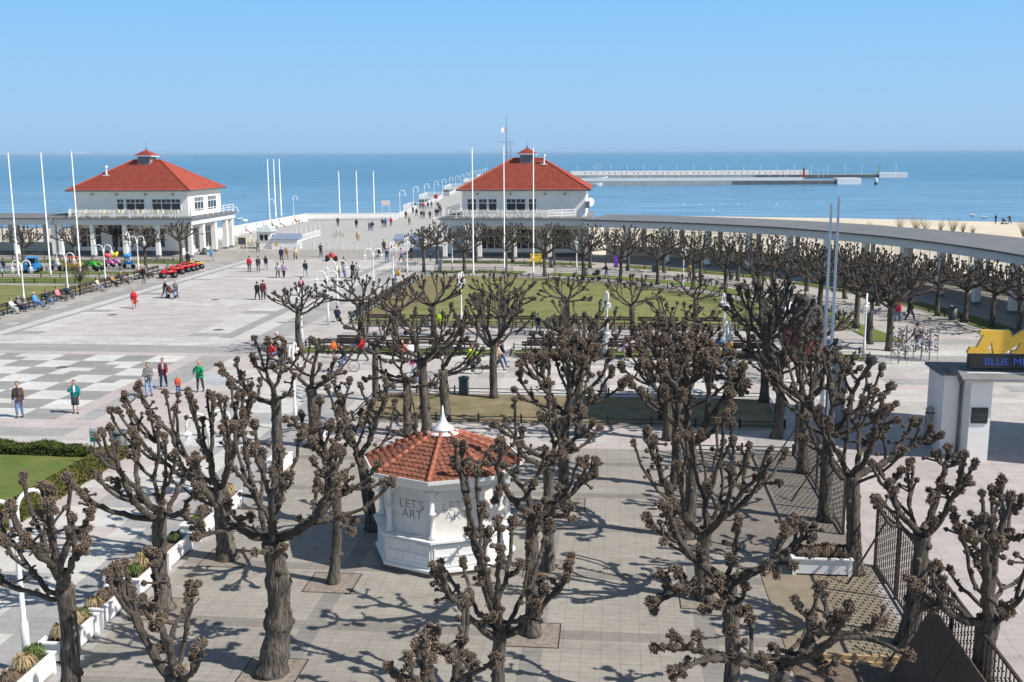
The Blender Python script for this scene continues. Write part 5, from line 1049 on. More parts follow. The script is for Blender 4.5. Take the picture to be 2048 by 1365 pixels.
for i, (p, l, s) in enumerate([((928,790), 'dark litter bin on the promenade beside the lawn strip', 1.0), ((242,910), 'grey litter bin at the corner of the hedge', 1.1), ((1203,718), 'tall grey bin in the bench strip beside a lamp', 1.35), ((1101,658), 'small green bin beside the man on the lawn bench', .9), ((1172,553), 'dark bin right of the flagpoles near the pram', .85), ((1308,545), 'pale green bin by the inner tree row', .85), ((1103,535), 'dark bin behind the yellow box', .85), ((789,575), 'pale bin at the end of the lawn bench row', .9), ((1462,560), 'dark bin in the right part of the inner tree row', .9), ((40,618), 'dark bin between the sitters at far left', 1.0), ((1905,640), 'dark bin before the right end of the colonnade', 1.1), ((146,540), 'dark bin behind the yellow toy car', .9), ((410,510), 'grey bin by the left pavilion door', .9), ((1290,715), 'pale bin between benches in the strip', .8)]):
    o = bp2 if i == 0 else copy_tree(bp2); x, y = G(*p); o.location = (x, y, 0); o.scale = (s, s, s); o['label'] = l; o['group'] = 'litter bins'
_m = MB(); _m.box(-.04, .04, -.04, .04, 0, .5); POST = _m.mesh('post', IRON)
def low_fence(name_lbl, pts, h=.42, step=2.0):
    P = [WU(*p) for p in pts]; t = thing('low_fence', name_lbl, 'fence', (*P[0], 0)); Q = [(x - P[0][0], y - P[0][1]) for x, y in P]
    mb = MB()
    for (x0, y0), (x1, y1) in zip(Q[:-1], Q[1:]):
        L = math.hypot(x1 - x0, y1 - y0); a = math.atan2(y1 - y0, x1 - x0); cx, cy = (x0 + x1) / 2, (y0 + y1) / 2
        for z in (.18, .36): mb.box(cx - L / 2, cx + L / 2, cy - .018, cy + .018, z - .018, z + .018, rz=a)
    mb.build('rails', IRON, t)
    for (x0, y0), (x1, y1) in zip(Q[:-1], Q[1:]):
        L = math.hypot(x1 - x0, y1 - y0); n = max(1, int(L / step))
        for i in range(n): x, y = x0 + (x1 - x0) * i / n, y0 + (y1 - y0) * i / n; link('post', POST, t, (x, y, 0))
    link('post', POST, t, (*Q[-1], 0)); return t
low_fence('low black fence around the brownish lawn strip', [(16.4, -3.2), (36.5, -3.2), (36.5, 2.6), (16.4, 2.6), (16.4, -3.2)])
low_fence('low black fence around the big green lawn', LAWN + [LAWN[0]])
for i, (a, b_) in enumerate([(8.6, 21.2), (22.3, 34.4), (35.6, 43.9)]): low_fence('low black fence around the %s bench strip' % ('left', 'middle', 'right')[i], [(a, 13.3), (b_, 13.3), (b_, 15.4), (a, 15.4), (a, 13.3)])
low_fence('low black fence in front of the left garden flagpoles', [(-58, 47.6), (-22.2, 47.6), (-22.2, 52.5), (-58, 52.5)]); low_fence('low black fence along the tree strip before the left pavilion', [(-45.8, 66.6), (-21.6, 66.6), (-21.6, 69.4), (-45.8, 69.4), (-45.8, 66.6)])
low_fence('low black fence behind the toy cars', [(-58, 57.9), (-22.6, 57.9)])
for t0, t1, o_, nm in ((.02, .30, -4.7, 'first stretch, by the right pavilion'), (.33, .50, -4.7, 'second stretch'), (.53, .68, -4.7, 'third stretch'), (.70, .86, -4.7, 'last stretch at the right'), (.03, .24, -12.1, 'inner row, left stretch'), (.28, .60, -12.1, 'inner row, middle stretch'), (.63, .80, -12.1, 'inner row, right stretch')):
    A_ = offset(ARC, o_); n = len(A_); low_fence('low black fence along the curved walk, ' + nm, [tuple(p) for p in A_[int(t0 * n):int(t1 * n):6]])
low_fence('low black fence at the far end of the paving by the metal screen', [(32.0, -7.4), (36.2, -7.4)])
# tree pits
PIT = mat('pit_soil', (.255, .215, .175), .95, .35, 6, .8, 25)
for i, p in enumerate([(543,1345), (330,1218), (455,1117), (665,1166), (1065,1270), (1095,1138), (1130,1010), (1410,1198), (1457,1430), (1375,1075), (1350,975), (1710,1147)]):
    w, u = toWU(*G(*p)); mb = MB(); mb.box(-.7, .7, -.7, .7, .0, .006); o = mb.build('tree_pit', PIT, None, False, (*WU(w, u), 0), -GA); tag(o, kind='structure')
    mb = MB(); [mb.box(*b_, .0, .012) for b_ in ((-.73, .73, -.73, -.70), (-.73, .73, .70, .73), (-.73, -.70, -.7, .7), (.70, .73, -.7, .7))]; tag(mb.build('pit_edge', RUST, None, False, (*WU(w, u), 0), -GA), kind='structure')
# ------------------------------------------------------------------ hedges and shrubs
HEDGE = mat('hedge_leaf', (.02, .04, .008), .9, nscale=4, col2=(.10, .13, .02)); HEDGEY = mat('hedge_leaf_gold', (.05, .065, .012), .9, nscale=2, col2=(.17, .15, .035))
def leaves(mb, n, pts, size, rng, m=0):
    P = pts; d = rng.normal(size=(n, 3)); d /= np.linalg.norm(d, axis=1, keepdims=True); a = np.cross(d, rng.normal(size=(n, 3))); a /= np.linalg.norm(a, axis=1, keepdims=True); b_ = np.cross(d, a); s = size * rng.uniform(.6, 1.3, (n, 1))
    V = np.stack([P - a * s, P + b_ * s * .5, P + a * s, P - b_ * s * .5], 1).reshape(-1, 3); mb.add(V, q=np.arange(n * 4).reshape(n, 4), m=m)
def hedge(w0, w1, u0, u1, h, m, label, n):
    x, y = WU(w0, u0); t = thing('hedge', label, 'hedge', (x, y, 0), -GA); rng = np.random.RandomState(n); L, D = w1 - w0, u1 - u0
    mb = MB(); mb.box(.12, L - .12, .12, D - .12, 0, h - .1); mb.build('core', mat('hedge_core', (.018, .028, .008), .95), t)
    P = rng.uniform(0, 1, (n, 3)); f = rng.rand(n); P[:, 0] *= L; P[:, 1] *= D; P[:, 2] *= h
    k = f < .5; P[k, 2] = h + rng.normal(size=k.sum()) * .035 - .02; k = (f >= .5) & (f < .75); P[k, 1] = rng.normal(size=k.sum()) * .04 + .05; k = (f >= .75) & (f < .85); P[k, 1] = D - .05; k = (f >= .85) & (f < .93); P[k, 0] = L - .05 + rng.normal(size=k.sum()) * .04; k = f >= .93; P[k, 0] = .05
    P[:, 2] += .08 * np.sin(P[:, 0] * 3.1) * (P[:, 2] > h * .7); mb = MB(); leaves(mb, n, P, .055, rng); mb.build('foliage', m, t)
hedge(-8, 5.4, -10.1, -9.3, .42, HEDGE, 'clipped dark green hedge along the back of the corner lawn', 22000)
hedge(5.5, 8.4, -10.2, -9.5, .34, HEDGE, 'short ragged end of the hedge by the grey bin', 4500)
hedge(7.35, 8.45, -21.5, -9.8, .38, HEDGEY, 'loose golden green hedge along the right side of the corner lawn', 30000)
# flower bed plants
rng = np.random.RandomState(5); mb = MB(); n = 2500; P = np.c_[rng.uniform(-6, 6, n), rng.uniform(-18.8, -13.4, n), rng.uniform(.04, .16, n)]; P = np.array([(*WU(a, b_), c) for a, b_, c in P if inside(a, b_, [(-6, -16.0), (3.5, -13.4), (5.6, -14.6), (4.6, -18.8), (-6, -19)])]); leaves(mb, len(P), P, .06, rng); tag(mb.build('bed_plants', GBRN), 'low brownish plants covering the soil bed in the corner lawn', 'plants', kind='stuff')
def twig_bush(p, h, r, n, m, label, name='bare_shrub', z=0, trunk=0, leafn=0, leafm=None):
    x, y = p; t = thing(name, label, 'shrub' if not trunk else 'tree', (x, y, z)); rng = np.random.RandomState(int(abs(x * 10))); mb = MB(); ends = []
    for i in range(n):
        a = rng.uniform(0, 6.28); rr = r * rng.uniform(.2, 1); hh = h * rng.uniform(.6, 1.05); P = [(0, 0, trunk * .8), (math.cos(a) * rr * .4, math.sin(a) * rr * .4, trunk + (hh - trunk) * .45), (math.cos(a) * rr, math.sin(a) * rr, hh)]; mb.tube(P, [.03, .02, .008], 4); ends.append(P)
    if trunk: mb.tube([(0, 0, 0), (0, 0, trunk + .2)], [.07, .05], 7)
    mb.build('stems', m, t)
    if leafn:
        E_ = np.array([np.array(P_[1]) + (np.array(P_[2]) - np.array(P_[1])) * rng.rand() for P_ in [ends[rng.randint(n)] for _ in range(leafn)]]) + rng.normal(size=(leafn, 3)) * .13; mb = MB(); leaves(mb, leafn, E_, .06, rng); mb.build('leaves', leafm, t)
twig_bush(G(162, 590), 3.1, 1.5, 26, BARKL, 'young tree with sparse brownish leaves among the left benches', 'young_tree', trunk=1.4, leafn=900, leafm=mat('bronze_leaf', (.16, .13, .07), .8, .3, 5))
STRAW = mat('beach_straw', (.30, .22, .13), .9, .3, 3)
for i, (px, h, r) in enumerate([(1740, 1.6, 1.0), (1800, 3.2, 1.6), (1832, 3.6, 2.2), (1850, 2.6, 1.2), (1880, 2.6, 1.0), (1905, 3.0, 1.2), (1925, 2.2, .8), (1945, 1.6, .7), (2046, 3.2, 1.6), (1765, 1.2, .8)]):
    x, y = G(px, 462 + (px - 1740) * .045, -1.2); twig_bush((x, y), h, r, 34, STRAW, 'bare straw-coloured bush on the beach, %s from the left' % ORD[i], z=-1.2)
twig_bush(G(108, 440, -1), 3.6, 3.0, 30, GREYM, 'leafless grey bush beyond the left colonnade roof', z=-1)
# ------------------------------------------------------------------ small buildings and boxes by the pier gate
def rail_thing(label, pts, **k):
    P = [WU(*p) for p in pts]; t = thing('railing', label, 'railing', (*P[0], 0)); mb = MB(); rail_run(mb, [(x - P[0][0], y - P[0][1]) for x, y in P], **k); mb.build('rails', WHITE, t); return t
rail_thing('white railing across the pier entrance between the electric cabins', [(-13.2, 85.8), (-3.6, 85.8)], h=1.05, step=2.0, rails=(.12, .5, .75, 1.02), t=.08)
def cabin(w, label, L=3.6, D=1.8):
    t = thing('electric_cabin', label, 'cabin', (*WU(w, 85.6), 0), -GA, 'low white electric cabins'); mb = MB(); mb.box(0, L, 0, D, 0, 1.35); mb.build('body', WHITE, t)
    mb = MB(); mb.add([(-.12, -.15, 1.36), (L + .12, -.15, 1.36), (L + .12, D + .1, 1.95), (-.12, D + .1, 1.95), (-.12, -.15, 1.30), (L + .12, -.15, 1.30), (L + .12, D + .1, 1.30), (-.12, D + .1, 1.30)], q=[(0, 1, 2, 3), (4, 5, 1, 0), (5, 6, 2, 1), (6, 7, 3, 2), (7, 4, 0, 3), (4, 7, 6, 5)]); mb.build('roof', mat('blue_grey_roof', (.22, .27, .36), .5), t)
    mb = MB(); mb.add([(.38, -.012, .45), (.98, -.012, .45), (.68, -.012, .98), (.38, -.002, .45), (.98, -.002, .45), (.68, -.002, .98)], t=[(0, 1, 2), (5, 4, 3)], q=[(0, 3, 4, 1), (1, 4, 5, 2), (2, 5, 3, 0)]); s = mb.build('warning_sign', mat('sign_yellow', (.75, .5, .03), .5), t)
    mb = MB(); mb.add([(.70, -.016, .84), (.60, -.016, .68), (.67, -.016, .68), (.63, -.016, .52), (.76, -.016, .72), (.69, -.016, .72)], g=[[0, 1, 2, 3, 4, 5]]); mb.build('bolt_symbol', IRON, s)
    return t
cabin(-17.0, 'low white cabin with blue-grey roof and yellow warning triangle, left of the entrance'); cabin(-.4, 'low white cabin with yellow warning triangle, right of the entrance')
t = thing('ticket_hut', 'small white hut with a grey hipped roof beside the left pavilion cafe', 'hut', (*WU(-19.0, 85.8), 0), -GA); mb = MB(); mb.box(0, 1.9, 0, 1.9, 0, 2.3); hut = mb.build('body', WALLW, t)
window(t, .3, 1.6, 1.0, 2.0, 0, 2); window(t, .3, 1.6, 1.0, 2.0, 1.9, 2, axis='y', side=1)
mb = MB(); mb.add([(-.3, -.3, 2.31), (2.2, -.3, 2.31), (2.2, 2.2, 2.31), (-.3, 2.2, 2.31), (.95, .95, 3.3)], t=[(0, 1, 4), (1, 2, 4), (2, 3, 4), (3, 0, 4)], q=[(3, 2, 1, 0)]); mb.build('roof', mat('pale_roof', (.42, .47, .47), .6), t)
t = thing('ramp_railing', 'white lattice railing with tall posts on the terrace behind the cabin', 'railing', (*WU(-16.4, 90), 0), -GA); mb = MB()
for i in range(8): mb.box(-.05, .05, i * 2.4 - .05, i * 2.4 + .05, 0, 2.1)
mb.box(-.03, .03, 0, 16.8, .95, 1.02); mb.box(-.03, .03, 0, 16.8, .15, .22); mb.build('posts', WHITE, t); mb = MB()
for i in range(34):
    y = i * .5; mb.tube([(0, y, .2), (0, y + .45, .97)], .022, 4); mb.tube([(0, y + .45, .2), (0, y, .97)], .022, 4)
mb.build('lattice', WHITE, t)
t = thing('menu_stand', 'cream framed menu easel standing in front of the cafe', 'sign', (*G(485, 507), 0), -GA); mb = MB(); mb.box(-.6, -.5, -.05, .05, 0, 2.1); mb.box(.5, .6, -.05, .05, 0, 2.1); mb.box(-.5, .5, -.05, .05, 2.0, 2.1); mb.box(-.5, .5, -.05, .05, 1.0, 1.1); mb.build('frame', CREAM, t); mb = MB(); mb.box(-.49, .49, -.02, .02, 1.11, 1.99); mb.build('board', mat('board_dark', (.08, .09, .1), .5), t)
t = thing('notice_board', 'two-legged red and white notice behind the back terrace wall', 'sign', (*G(772, 436), 0)); mb = MB(); mb.box(-.75, -.65, -.04, .04, 0, 3.2); mb.box(.65, .75, -.04, .04, 0, 3.2); mb.build('leg', WHITE, t); mb = MB(); mb.box(-.85, .85, -.08, -.041, 2.4, 3.4); mb.build('panel', mat('notice_pink', (.75, .5, .5), .6, col2=(.8, .78, .78), nscale=3), t)
t = thing('notice_board', 'dark red notice board on the pier rail', 'sign', (*G(872, 410), 0)); mb = MB(); mb.box(-.06, .06, -.05, .05, 0, 1.6); mb.build('post', GREYM, t); mb = MB(); mb.box(-.45, .45, -.1, -.051, 1.5, 2.5); mb.build('panel', mat('notice_red', (.4, .03, .03), .6), t)
t = thing('storage_box', 'bright yellow box on a low stand beyond the right flagpole', 'box', (*G(1072, 533), 0)); mb = MB(); mb.box(-.62, .62, -.35, .35, .55, 1.3); mb.build('body', mat('box_yellow', (.75, .5, .03), .5), t); mb = MB(); mb.box(-.66, .66, -.39, .39, 1.301, 1.37); mb.build('lid', MATS['box_yellow'], t); mb = MB(); [mb.box(a, a + .07, -.3, -.23, 0, .549) for a in (-.55, .48)]; [mb.box(a, a + .07, .23, .3, 0, .549) for a in (-.55, .48)]; mb.build('legs', IRON, t)
t = thing('banner_sign', 'narrow purple banner sign standing by the curved walk', 'sign', (*G(1232, 535), 0)); mb = MB(); mb.box(-.23, .23, -.04, .04, .1, 1.55); mb.build('panel', mat('banner_purple', (.17, .05, .42), .5), t); mb = MB(); mb.box(-.3, .3, -.15, .15, 0, .099); mb.build('foot', IRON, t)
t = thing('utility_cabinet', 'grey-green utility cabinet at the end of the inner tree row', 'cabinet', (*G(879, 545), 0)); mb = MB(); mb.box(-.24, .24, -.2, .2, .12, 1.25); mb.build('body', mat('cabinet_grey', (.33, .38, .38), .5), t); mb = MB(); mb.box(-.27, .27, -.23, .23, 1.251, 1.32); mb.build('top', MATS['cabinet_grey'], t); mb = MB(); mb.box(-.25, .25, -.21, .21, 0, .119); mb.build('base', IRON, t)
t = thing('lawn_sign', 'small green and white sign on a post at the hedge corner', 'sign', (*G(192, 930), 0), R(-15)); mb = MB(); mb.tube([(0, 0, 0), (0, 0, 1.35)], .03, 6); mb.build('post', GREYM, t); mb = MB(); mb.box(-.17, .17, -.045, -.031, .95, 1.55); s = mb.build('panel', WHITE, t); mb = MB(); mb.box(-.13, .13, -.05, -.046, 1.0, 1.18); mb.box(-.13, .10, -.05, -.046, 1.24, 1.30); mb.box(-.13, .06, -.05, -.046, 1.36, 1.42); mb.build('green_text_block', mat('sign_green', (.02, .25, .12), .5), s)
# round kiosk with shingle roof
t = thing('round_kiosk', 'round dark red kiosk with a conical dark shingle roof', 'kiosk', (*G(1605, 718), 0)); mb = MB(); mb.lathe([(1.15, 0), (1.3, .9), (1.3, 2.35)], 12); mb.build('wall', mat('kiosk_red', (.20, .045, .03), .6, .2, 3), t)
mb = MB()
for k in range(6): mb.lathe([(1.95 - k * .30, 2.36 + k * .26), (1.95 - (k + 1) * .30 + .02, 2.36 + (k + 1) * .26 - .03)], 16, ph=k * .2)
mb.lathe([(.15, 3.9), (.02, 4.15)], 8); mb.build('roof', mat('shingles', (.07, .062, .06), .85, .3, 6), t); mb = MB(); mb.lathe([(1.0, .95), (1.34, 1.0), (1.34, 1.08), (1.0, 1.1)], 12); mb.build('counter', WOODD, t)
# postcard racks
def rack(p, label, seed):
    t = thing('postcard_rack', label, 'rack', (*G(*p), 0), R(20)); rng = np.random.RandomState(seed); mb = MB()
    for x in (-.32, .32):
        for y in (-.32, .32): mb.tube([(x, y, 0), (x, y, 1.95)], .014, 5)
    for z in (.55, 1.9): mb.tube([(-.32, -.32, z), (.32, -.32, z), (.32, .32, z), (-.32, .32, z), (-.32, -.32, z)], .012, 4)
    mb.tube([(0, 0, .05), (0, 0, 2.05)], .02, 6); mb.build('frame', GREYM, t); mb = MB()
    for k in range(90):
        s_ = rng.randint(4); a = rng.uniform(-.32, .32); z = .6 + .115 * rng.randint(0, 11); x, y = [(a, -.33), (a, .33), (-.33, a), (.33, a)][s_]
        hx, hy = (.05, .008) if s_ < 2 else (.008, .05); mb.box(x - hx, x + hx, y - hy, y + hy, z, z + .09, m=rng.randint(4))
    mb.build('postcards', [mat('card_red', (.22, .07, .06), .4), mat('card_blue', (.08, .14, .25), .4), mat('card_white', (.45, .45, .44), .4), mat('card_dark', (.06, .06, .06), .4)], t)
rack((1797, 728), 'wire postcard rack beside the right end of the benches', 1); rack((1858, 722), 'wire postcard rack right of the man in the hat', 2); rack((1842, 718), 'wire postcard rack just behind the right-hand one', 3); rack((1810, 716), 'wire postcard rack nearest the dark lime trunks', 4)
# ------------------------------------------------------------------ quads, toy vehicles, bicycles, prams
def wheel(mb_t, c, r, w):
    mb_t.tube([(c[0] - w / 2, c[1], c[2]), (c[0] + w / 2, c[1], c[2])], r, 14)
RED = mat('quad_red', (.55, .02, .02), .35, .08)
def quad(col=RED, pod=False):
    t = thing('quad_bike', '', 'quad bike')
    for x in (-.42, .42):
        for y in (-.52, .52): mb = MB(); wheel(mb, (x, y, .26), .26, .24); w = mb.build('wheel', RUBBER, t, True); mb = MB(); wheel(mb, (x, y, .26), .12, .26); mb.build('rim', GREYM, w, True)
    mb = MB(); mb.tube([(0, -.75, .42), (0, -.35, .62), (0, 0, .55), (0, .4, .58), (0, .7, .5)], [.12, .24, .18, .2, .12], 8); mb.box(-.5, .5, -.72, -.34, .52, .57); mb.box(-.5, .5, .36, .74, .52, .57); mb.build('fairing', col, t, True)
    mb = MB(); mb.box(-.16, .16, -.05, .5, .66, .76); mb.build('seat', RUBBER, t); mb = MB(); mb.tube([(0, -.3, .6), (0, -.22, .92)], .03, 6); mb.tube([(-.32, -.12, .95), (0, -.22, .93), (.32, -.12, .95)], .02, 6); mb.build('handlebar', IRON, t)
    if pod: mb = MB(); mb.tube([(-.3, -.2, .6), (-.3, 0, 1.25), (.3, 0, 1.25), (.3, -.2, .6)], .03, 6); mb.build('roll_bar', IRON, t)
    return t
q1 = quad(pod=True); q2 = quad(); q3 = quad(mat('quad_yellow', (.7, .4, .03), .4))
for i, (o, p, a, l) in enumerate([(q1, (337, 556), -60, 'red buggy with a roll bar at the near end of the quad row'), (q2, (352, 549), -60, 'red and orange quad, second in the quad row'), (None, (364, 545), -60, 'red quad, third in the quad row'), (None, (374, 543), -60, 'red quad, fourth in the quad row'), (None, (382, 541), -60, 'red quad, fifth in the quad row'), (q3, (391, 538), -60, 'red and yellow quad at the far end of the quad row'), (None, (663, 522), 20, 'red and orange quad bike parked alone in mid square')]):
    o = o or copy_tree(q2); x, y = G(*p); o.location = (x, y, 0); o.rotation_euler = (0, 0, R(a)); o['label'] = l; o['group'] = 'quad bikes'; o.scale = (1.1,) * 3
def toy_car(p, col, col2, label, a=0, s=1.0):
    t = thing('toy_jeep', label, 'toy car', (*G(*p), 0), R(a), 'ride-on toy vehicles'); t.scale = (s,) * 3; c = mat('toy_' + label.split()[0], col, .4); c2 = mat('toy2_' + label.split()[0], col2, .4)
    mb = MB(); mb.box(-.5, .5, -.85, .85, .28, .75); mb.box(-.42, .42, -.95, -.851, .35, .6); mb.build('body', c, t); mb = MB(); mb.box(-.47, .47, -.2, .7, 1.28, 1.36); [mb.box(x - .03, x + .03, y - .03, y + .03, .751, 1.279) for x in (-.42, .42) for y in (-.15, .65)]; mb.build('canopy', c2, t)
    for x in (-.52, .52):
        for y in (-.55, .5): mb = MB(); wheel(mb, (x, y, .24), .24, .16); mb.build('wheel', RUBBER, t, True)
    mb = MB(); mb.tube([(0, .87, .62), (0, 1.0, .62)], .2, 12); mb.build('spare_wheel', RUBBER, t); mb = MB(); mb.box(-.35, .35, -.17, -.14, .76, 1.2); mb.build('windscreen', GLASSD, t)
toy_car((67, 545), (.03, .25, .6), (.05, .3, .65), 'blue toy jeep with a canopy parked before the left colonnade', 190, 1.25); toy_car((148, 542), (.55, .3, .02), (.5, .05, .02), 'red and yellow toy jeep behind the young tree', 80, 1.15)
def toy_bike(p, col, col2, label, a=0, s=1.0, canopy=None):
    t = thing('toy_motorbike', label, 'toy motorbike', (*G(*p), 0), R(a), 'ride-on toy vehicles'); t.scale = (s,) * 3; c = mat('toyb_' + label.split()[0], col, .4); c2 = mat('toyb2_' + label.split()[0], col2, .4)
    mb = MB(); mb.tube([(0, -.7, .35), (0, -.35, .7), (0, .1, .55), (0, .5, .65), (0, .75, .4)], [.1, .22, .17, .2, .1], 8); mb.build('body', c, t, True)
    for y in (-.6, .6): mb = MB(); wheel(mb, (0, y, .25), .25, .15); mb.build('wheel', RUBBER, t, True)
    mb = MB(); mb.box(-.14, .14, -.05, .45, .75, .83); mb.build('seat', c2, t); mb = MB(); mb.tube([(-.3, -.2, 1.0), (0, -.35, .95), (.3, -.2, 1.0)], .025, 6); mb.tube([(0, -.45, .6), (0, -.35, .95)], .03, 6); mb.build('handlebar', IRON, t)
    if canopy: mb = MB(); mb.ell((0, .1, 1.35), (.36, .40, .32), 8, 6); mb.ell((.2, -.1, 1.55), (.2, .2, .22), 7, 5); mb.ell((-.2, .2, 1.5), (.2, .2, .2), 7, 5); mb.tube([(0, .3, .7), (0, .1, 1.3)], .03, 6); mb.build('canopy', mat('can_' + label.split()[0], canopy, .5, .3, 3), t, True)
toy_bike((112, 541), (.5, .5, .52), (.05, .05, .05), 'white and black toy motorbike left of the yellow jeep', 60, 1.1); toy_bike((182, 543), (.03, .35, .04), (.02, .1, .02), 'green toy motorbike right of the young tree', 70, 1.3); toy_bike((196, 540), (.1, .3, .05), (.3, .3, .02), 'olive toy motorbike beside the green one', 60, 1.1)
toy_bike((219, 535), (.7, .15, .4), (.4, .1, .5), 'pink toy ride under a red balloon-like canopy', 70, .95, (.7, .08, .1)); toy_bike((232, 533), (.6, .2, .5), (.2, .2, .5), 'lilac toy ride under a yellow balloon-like canopy', 70, .95, (.75, .6, .02)); toy_bike((258, 537), (.04, .25, .6), (.5, .55, .6), 'sky-blue toy ride with a rounded canopy by the red bench', 70, 1.0, (.05, .3, .65))
def bicycle(p, a, col, label, z=0):
    t = thing('bicycle', label, 'bicycle', (*G(*p), z), R(a), 'bicycles'); c = mat('bike_' + label.split()[0], col, .4)
    for y in (-.52, .52):
        mb = MB(); mb.torus((0, y, .34), .32, .022, 'x', 22, 5); w = mb.build('wheel', RUBBER, t, True); mb = MB()
        for k in range(10): a_ = k * math.pi / 10; mb.tube([(0, y - .31 * math.cos(a_), .34 - .31 * math.sin(a_)), (0, y + .31 * math.cos(a_), .34 + .31 * math.sin(a_))], .004, 3)
        mb.build('spokes', GREYM, w)
    mb = MB()
    for q in ([(0, -.52, .34), (0, -.42, .85)], [(0, -.43, .8), (0, .12, .34)], [(0, .12, .34), (0, .22, .85)], [(0, .12, .34), (0, .52, .34)], [(0, .52, .34), (0, .2, .75)], [(0, -.44, .72), (0, .19, .62)]): mb.tube(q, .022, 6)
    mb.build('frame', c, t); mb = MB(); mb.tube([(-.28, -.3, 1.0), (0, -.42, .98), (.28, -.3, 1.0)], .014, 5); mb.tube([(0, -.42, .85), (0, -.42, .98)], .016, 5); mb.build('handlebar', IRON, t); mb = MB(); mb.ell((0, .25, .9), (.09, .14, .05), 8, 5); mb.tube([(0, .22, .8), (0, .24, .88)], .015, 5); mb.build('saddle', RUBBER, t, True); return t
for p, a, c, l in [((938,748), 80, (.1, .35, .5), 'blue bicycle with pale mudguards ridden past the walking pair'), ((690,745), -80, (.5, .5, .5), 'silver bicycle ridden left behind the knotted limes'), ((840,768), -85, (.15, .15, .15), 'black bicycle ridden by the person in magenta'), ((1450,741), 85, (.3, .3, .32), 'grey bicycle by the children at the lamp'), ((196,585), -80, (.5, .5, .52), 'pale bicycle leaning by the third lamp of the left benches'), ((78,620), -80, (.05, .1, .3), 'dark blue bicycle in front of the garden sitters'), ((676,475), 90, (.3, .4, .05), 'green bicycle pushed across the terrace')]: bicycle(p, a, c, l)
def pram(p, a, col, label, s=1.0):
    t = thing('pram', label, 'pram', (*G(*p), 0), R(a), 'prams'); t.scale = (s,) * 3; c = mat('pram_' + label.split()[0], col, .7)
    for x, y, r in ((-.25, -.35, .12), (.25, -.35, .12), (-.27, .3, .16), (.27, .3, .16)): mb = MB(); wheel(mb, (x, y, r), r, .05); mb.build('wheel', RUBBER, t, True)
    mb = MB(); mb.tube([(-.22, -.4, .12), (-.22, .3, .7), (-.22, .62, 1.02), (.22, .62, 1.02), (.22, .3, .7), (.22, -.4, .12)], .018, 6); mb.tube([(-.22, .3, .16), (-.22, -.1, .6)], .018, 5); mb.tube([(.22, .3, .16), (.22, -.1, .6)], .018, 5); mb.build('frame', GREYM, t)
    mb = MB(); mb.ell((0, -.02, .6), (.24, .42, .18), 10, 7); mb.build('body', c, t, True); mb = MB(); mb.ell((0, .18, .78), (.25, .26, .26), 10, 7); mb.build('hood', c, t, True)
for p, a, c, l in [((1192,560), -80, (.05, .05, .06), 'black pram pushed right of the flagpoles'), ((343,596), 100, (.2, .06, .05), 'dark red pram between the two men on the square'), ((487,497), 180, (.06, .06, .07), 'black pram by the menu easel'), ((760,515), 170, (.06, .05, .05), 'black pram by the woman in red at the lamps'), ((553,712), 120, (.10, .05, .04), 'brown pram at the group of old people'), ((2008,449), 90, (.03, .03, .03), 'black pram on the beach')]: pram(p, a, c, l)
# birds
BIRDW = mat('swan_white', (.85, .84, .82), .6)
def bird(p, z, s, label, m=BIRDW, name='swan'):
    t = thing(name, label, name, (*G(*p, z), z), random.uniform(0, 6)); t.scale = (s,) * 3; mb = MB(); mb.tube([(0, .55, .32), (0, .3, .2), (0, 0, .18), (0, -.3, .2), (0, -.42, .35), (0, -.45, .6), (0, -.52, .72), (0, -.68, .68)], [.03, .16, .24, .16, .07, .05, .06, .02], 8); mb.build('body', m, t, True)
for i, p in enumerate([(1367,410), (1398,411), (1444,411), (1475,409), (1410,420), (1425,421), (1571,411), (1552,411)]): bird(p, -2.2, .6, 'white swan on the water, %s beyond the right colonnade' % ORD[i])
bird((1945,433), -2.2, 1.3, 'white swan near the beach, left of two'); bird((1968,437), -2.2, 1.3, 'white swan near the beach, right of two'); bird((478,441), -2.2, 1.3, 'white swan just off the left pavilion'); bird((490,444), -2.2, 1.3, 'second white swan just off the left pavilion')
PIG = mat('pigeon_grey', (.14, .15, .17), .7)
for i, p in enumerate([(1030,663), (1038,665), (1045,662), (1050,667), (1060,664), (1068,668), (1079,669), (1034,668)]): bird(p, 0, .38, 'grey pigeon pecking before the man on the bench, %s of the flock' % ORD[i], PIG, 'pigeon')
# loose overhead cable
t = thing('cable', 'thin grey cable strung from the round kiosk to the lamp by the children', 'cable', (*G(1640, 862), 4.4)); a = np.array([0, 0, 0.0]); gx, gy = G(1450, 795); b_ = np.array([gx - t.location.x, gy - t.location.y, -1.2]); mb = MB(); P = [a + (b_ - a) * k / 10 - np.array([0, 0, .25 * math.sin(math.pi * k / 10)]) for k in range(11)]; mb.tube(P, .012, 4); mb.build('wire', GREYM, t)
# manhole covers
for p in ((125, 735), (437, 660), (430, 600), (225, 630)): mb = MB(); mb.lathe([(.38, 0), (.38, .006)], 20); tag(mb.build('manhole_cover', mat('manhole', (.13, .10, .09), .7), None, False, (*G(*p), 0)), kind='structure')
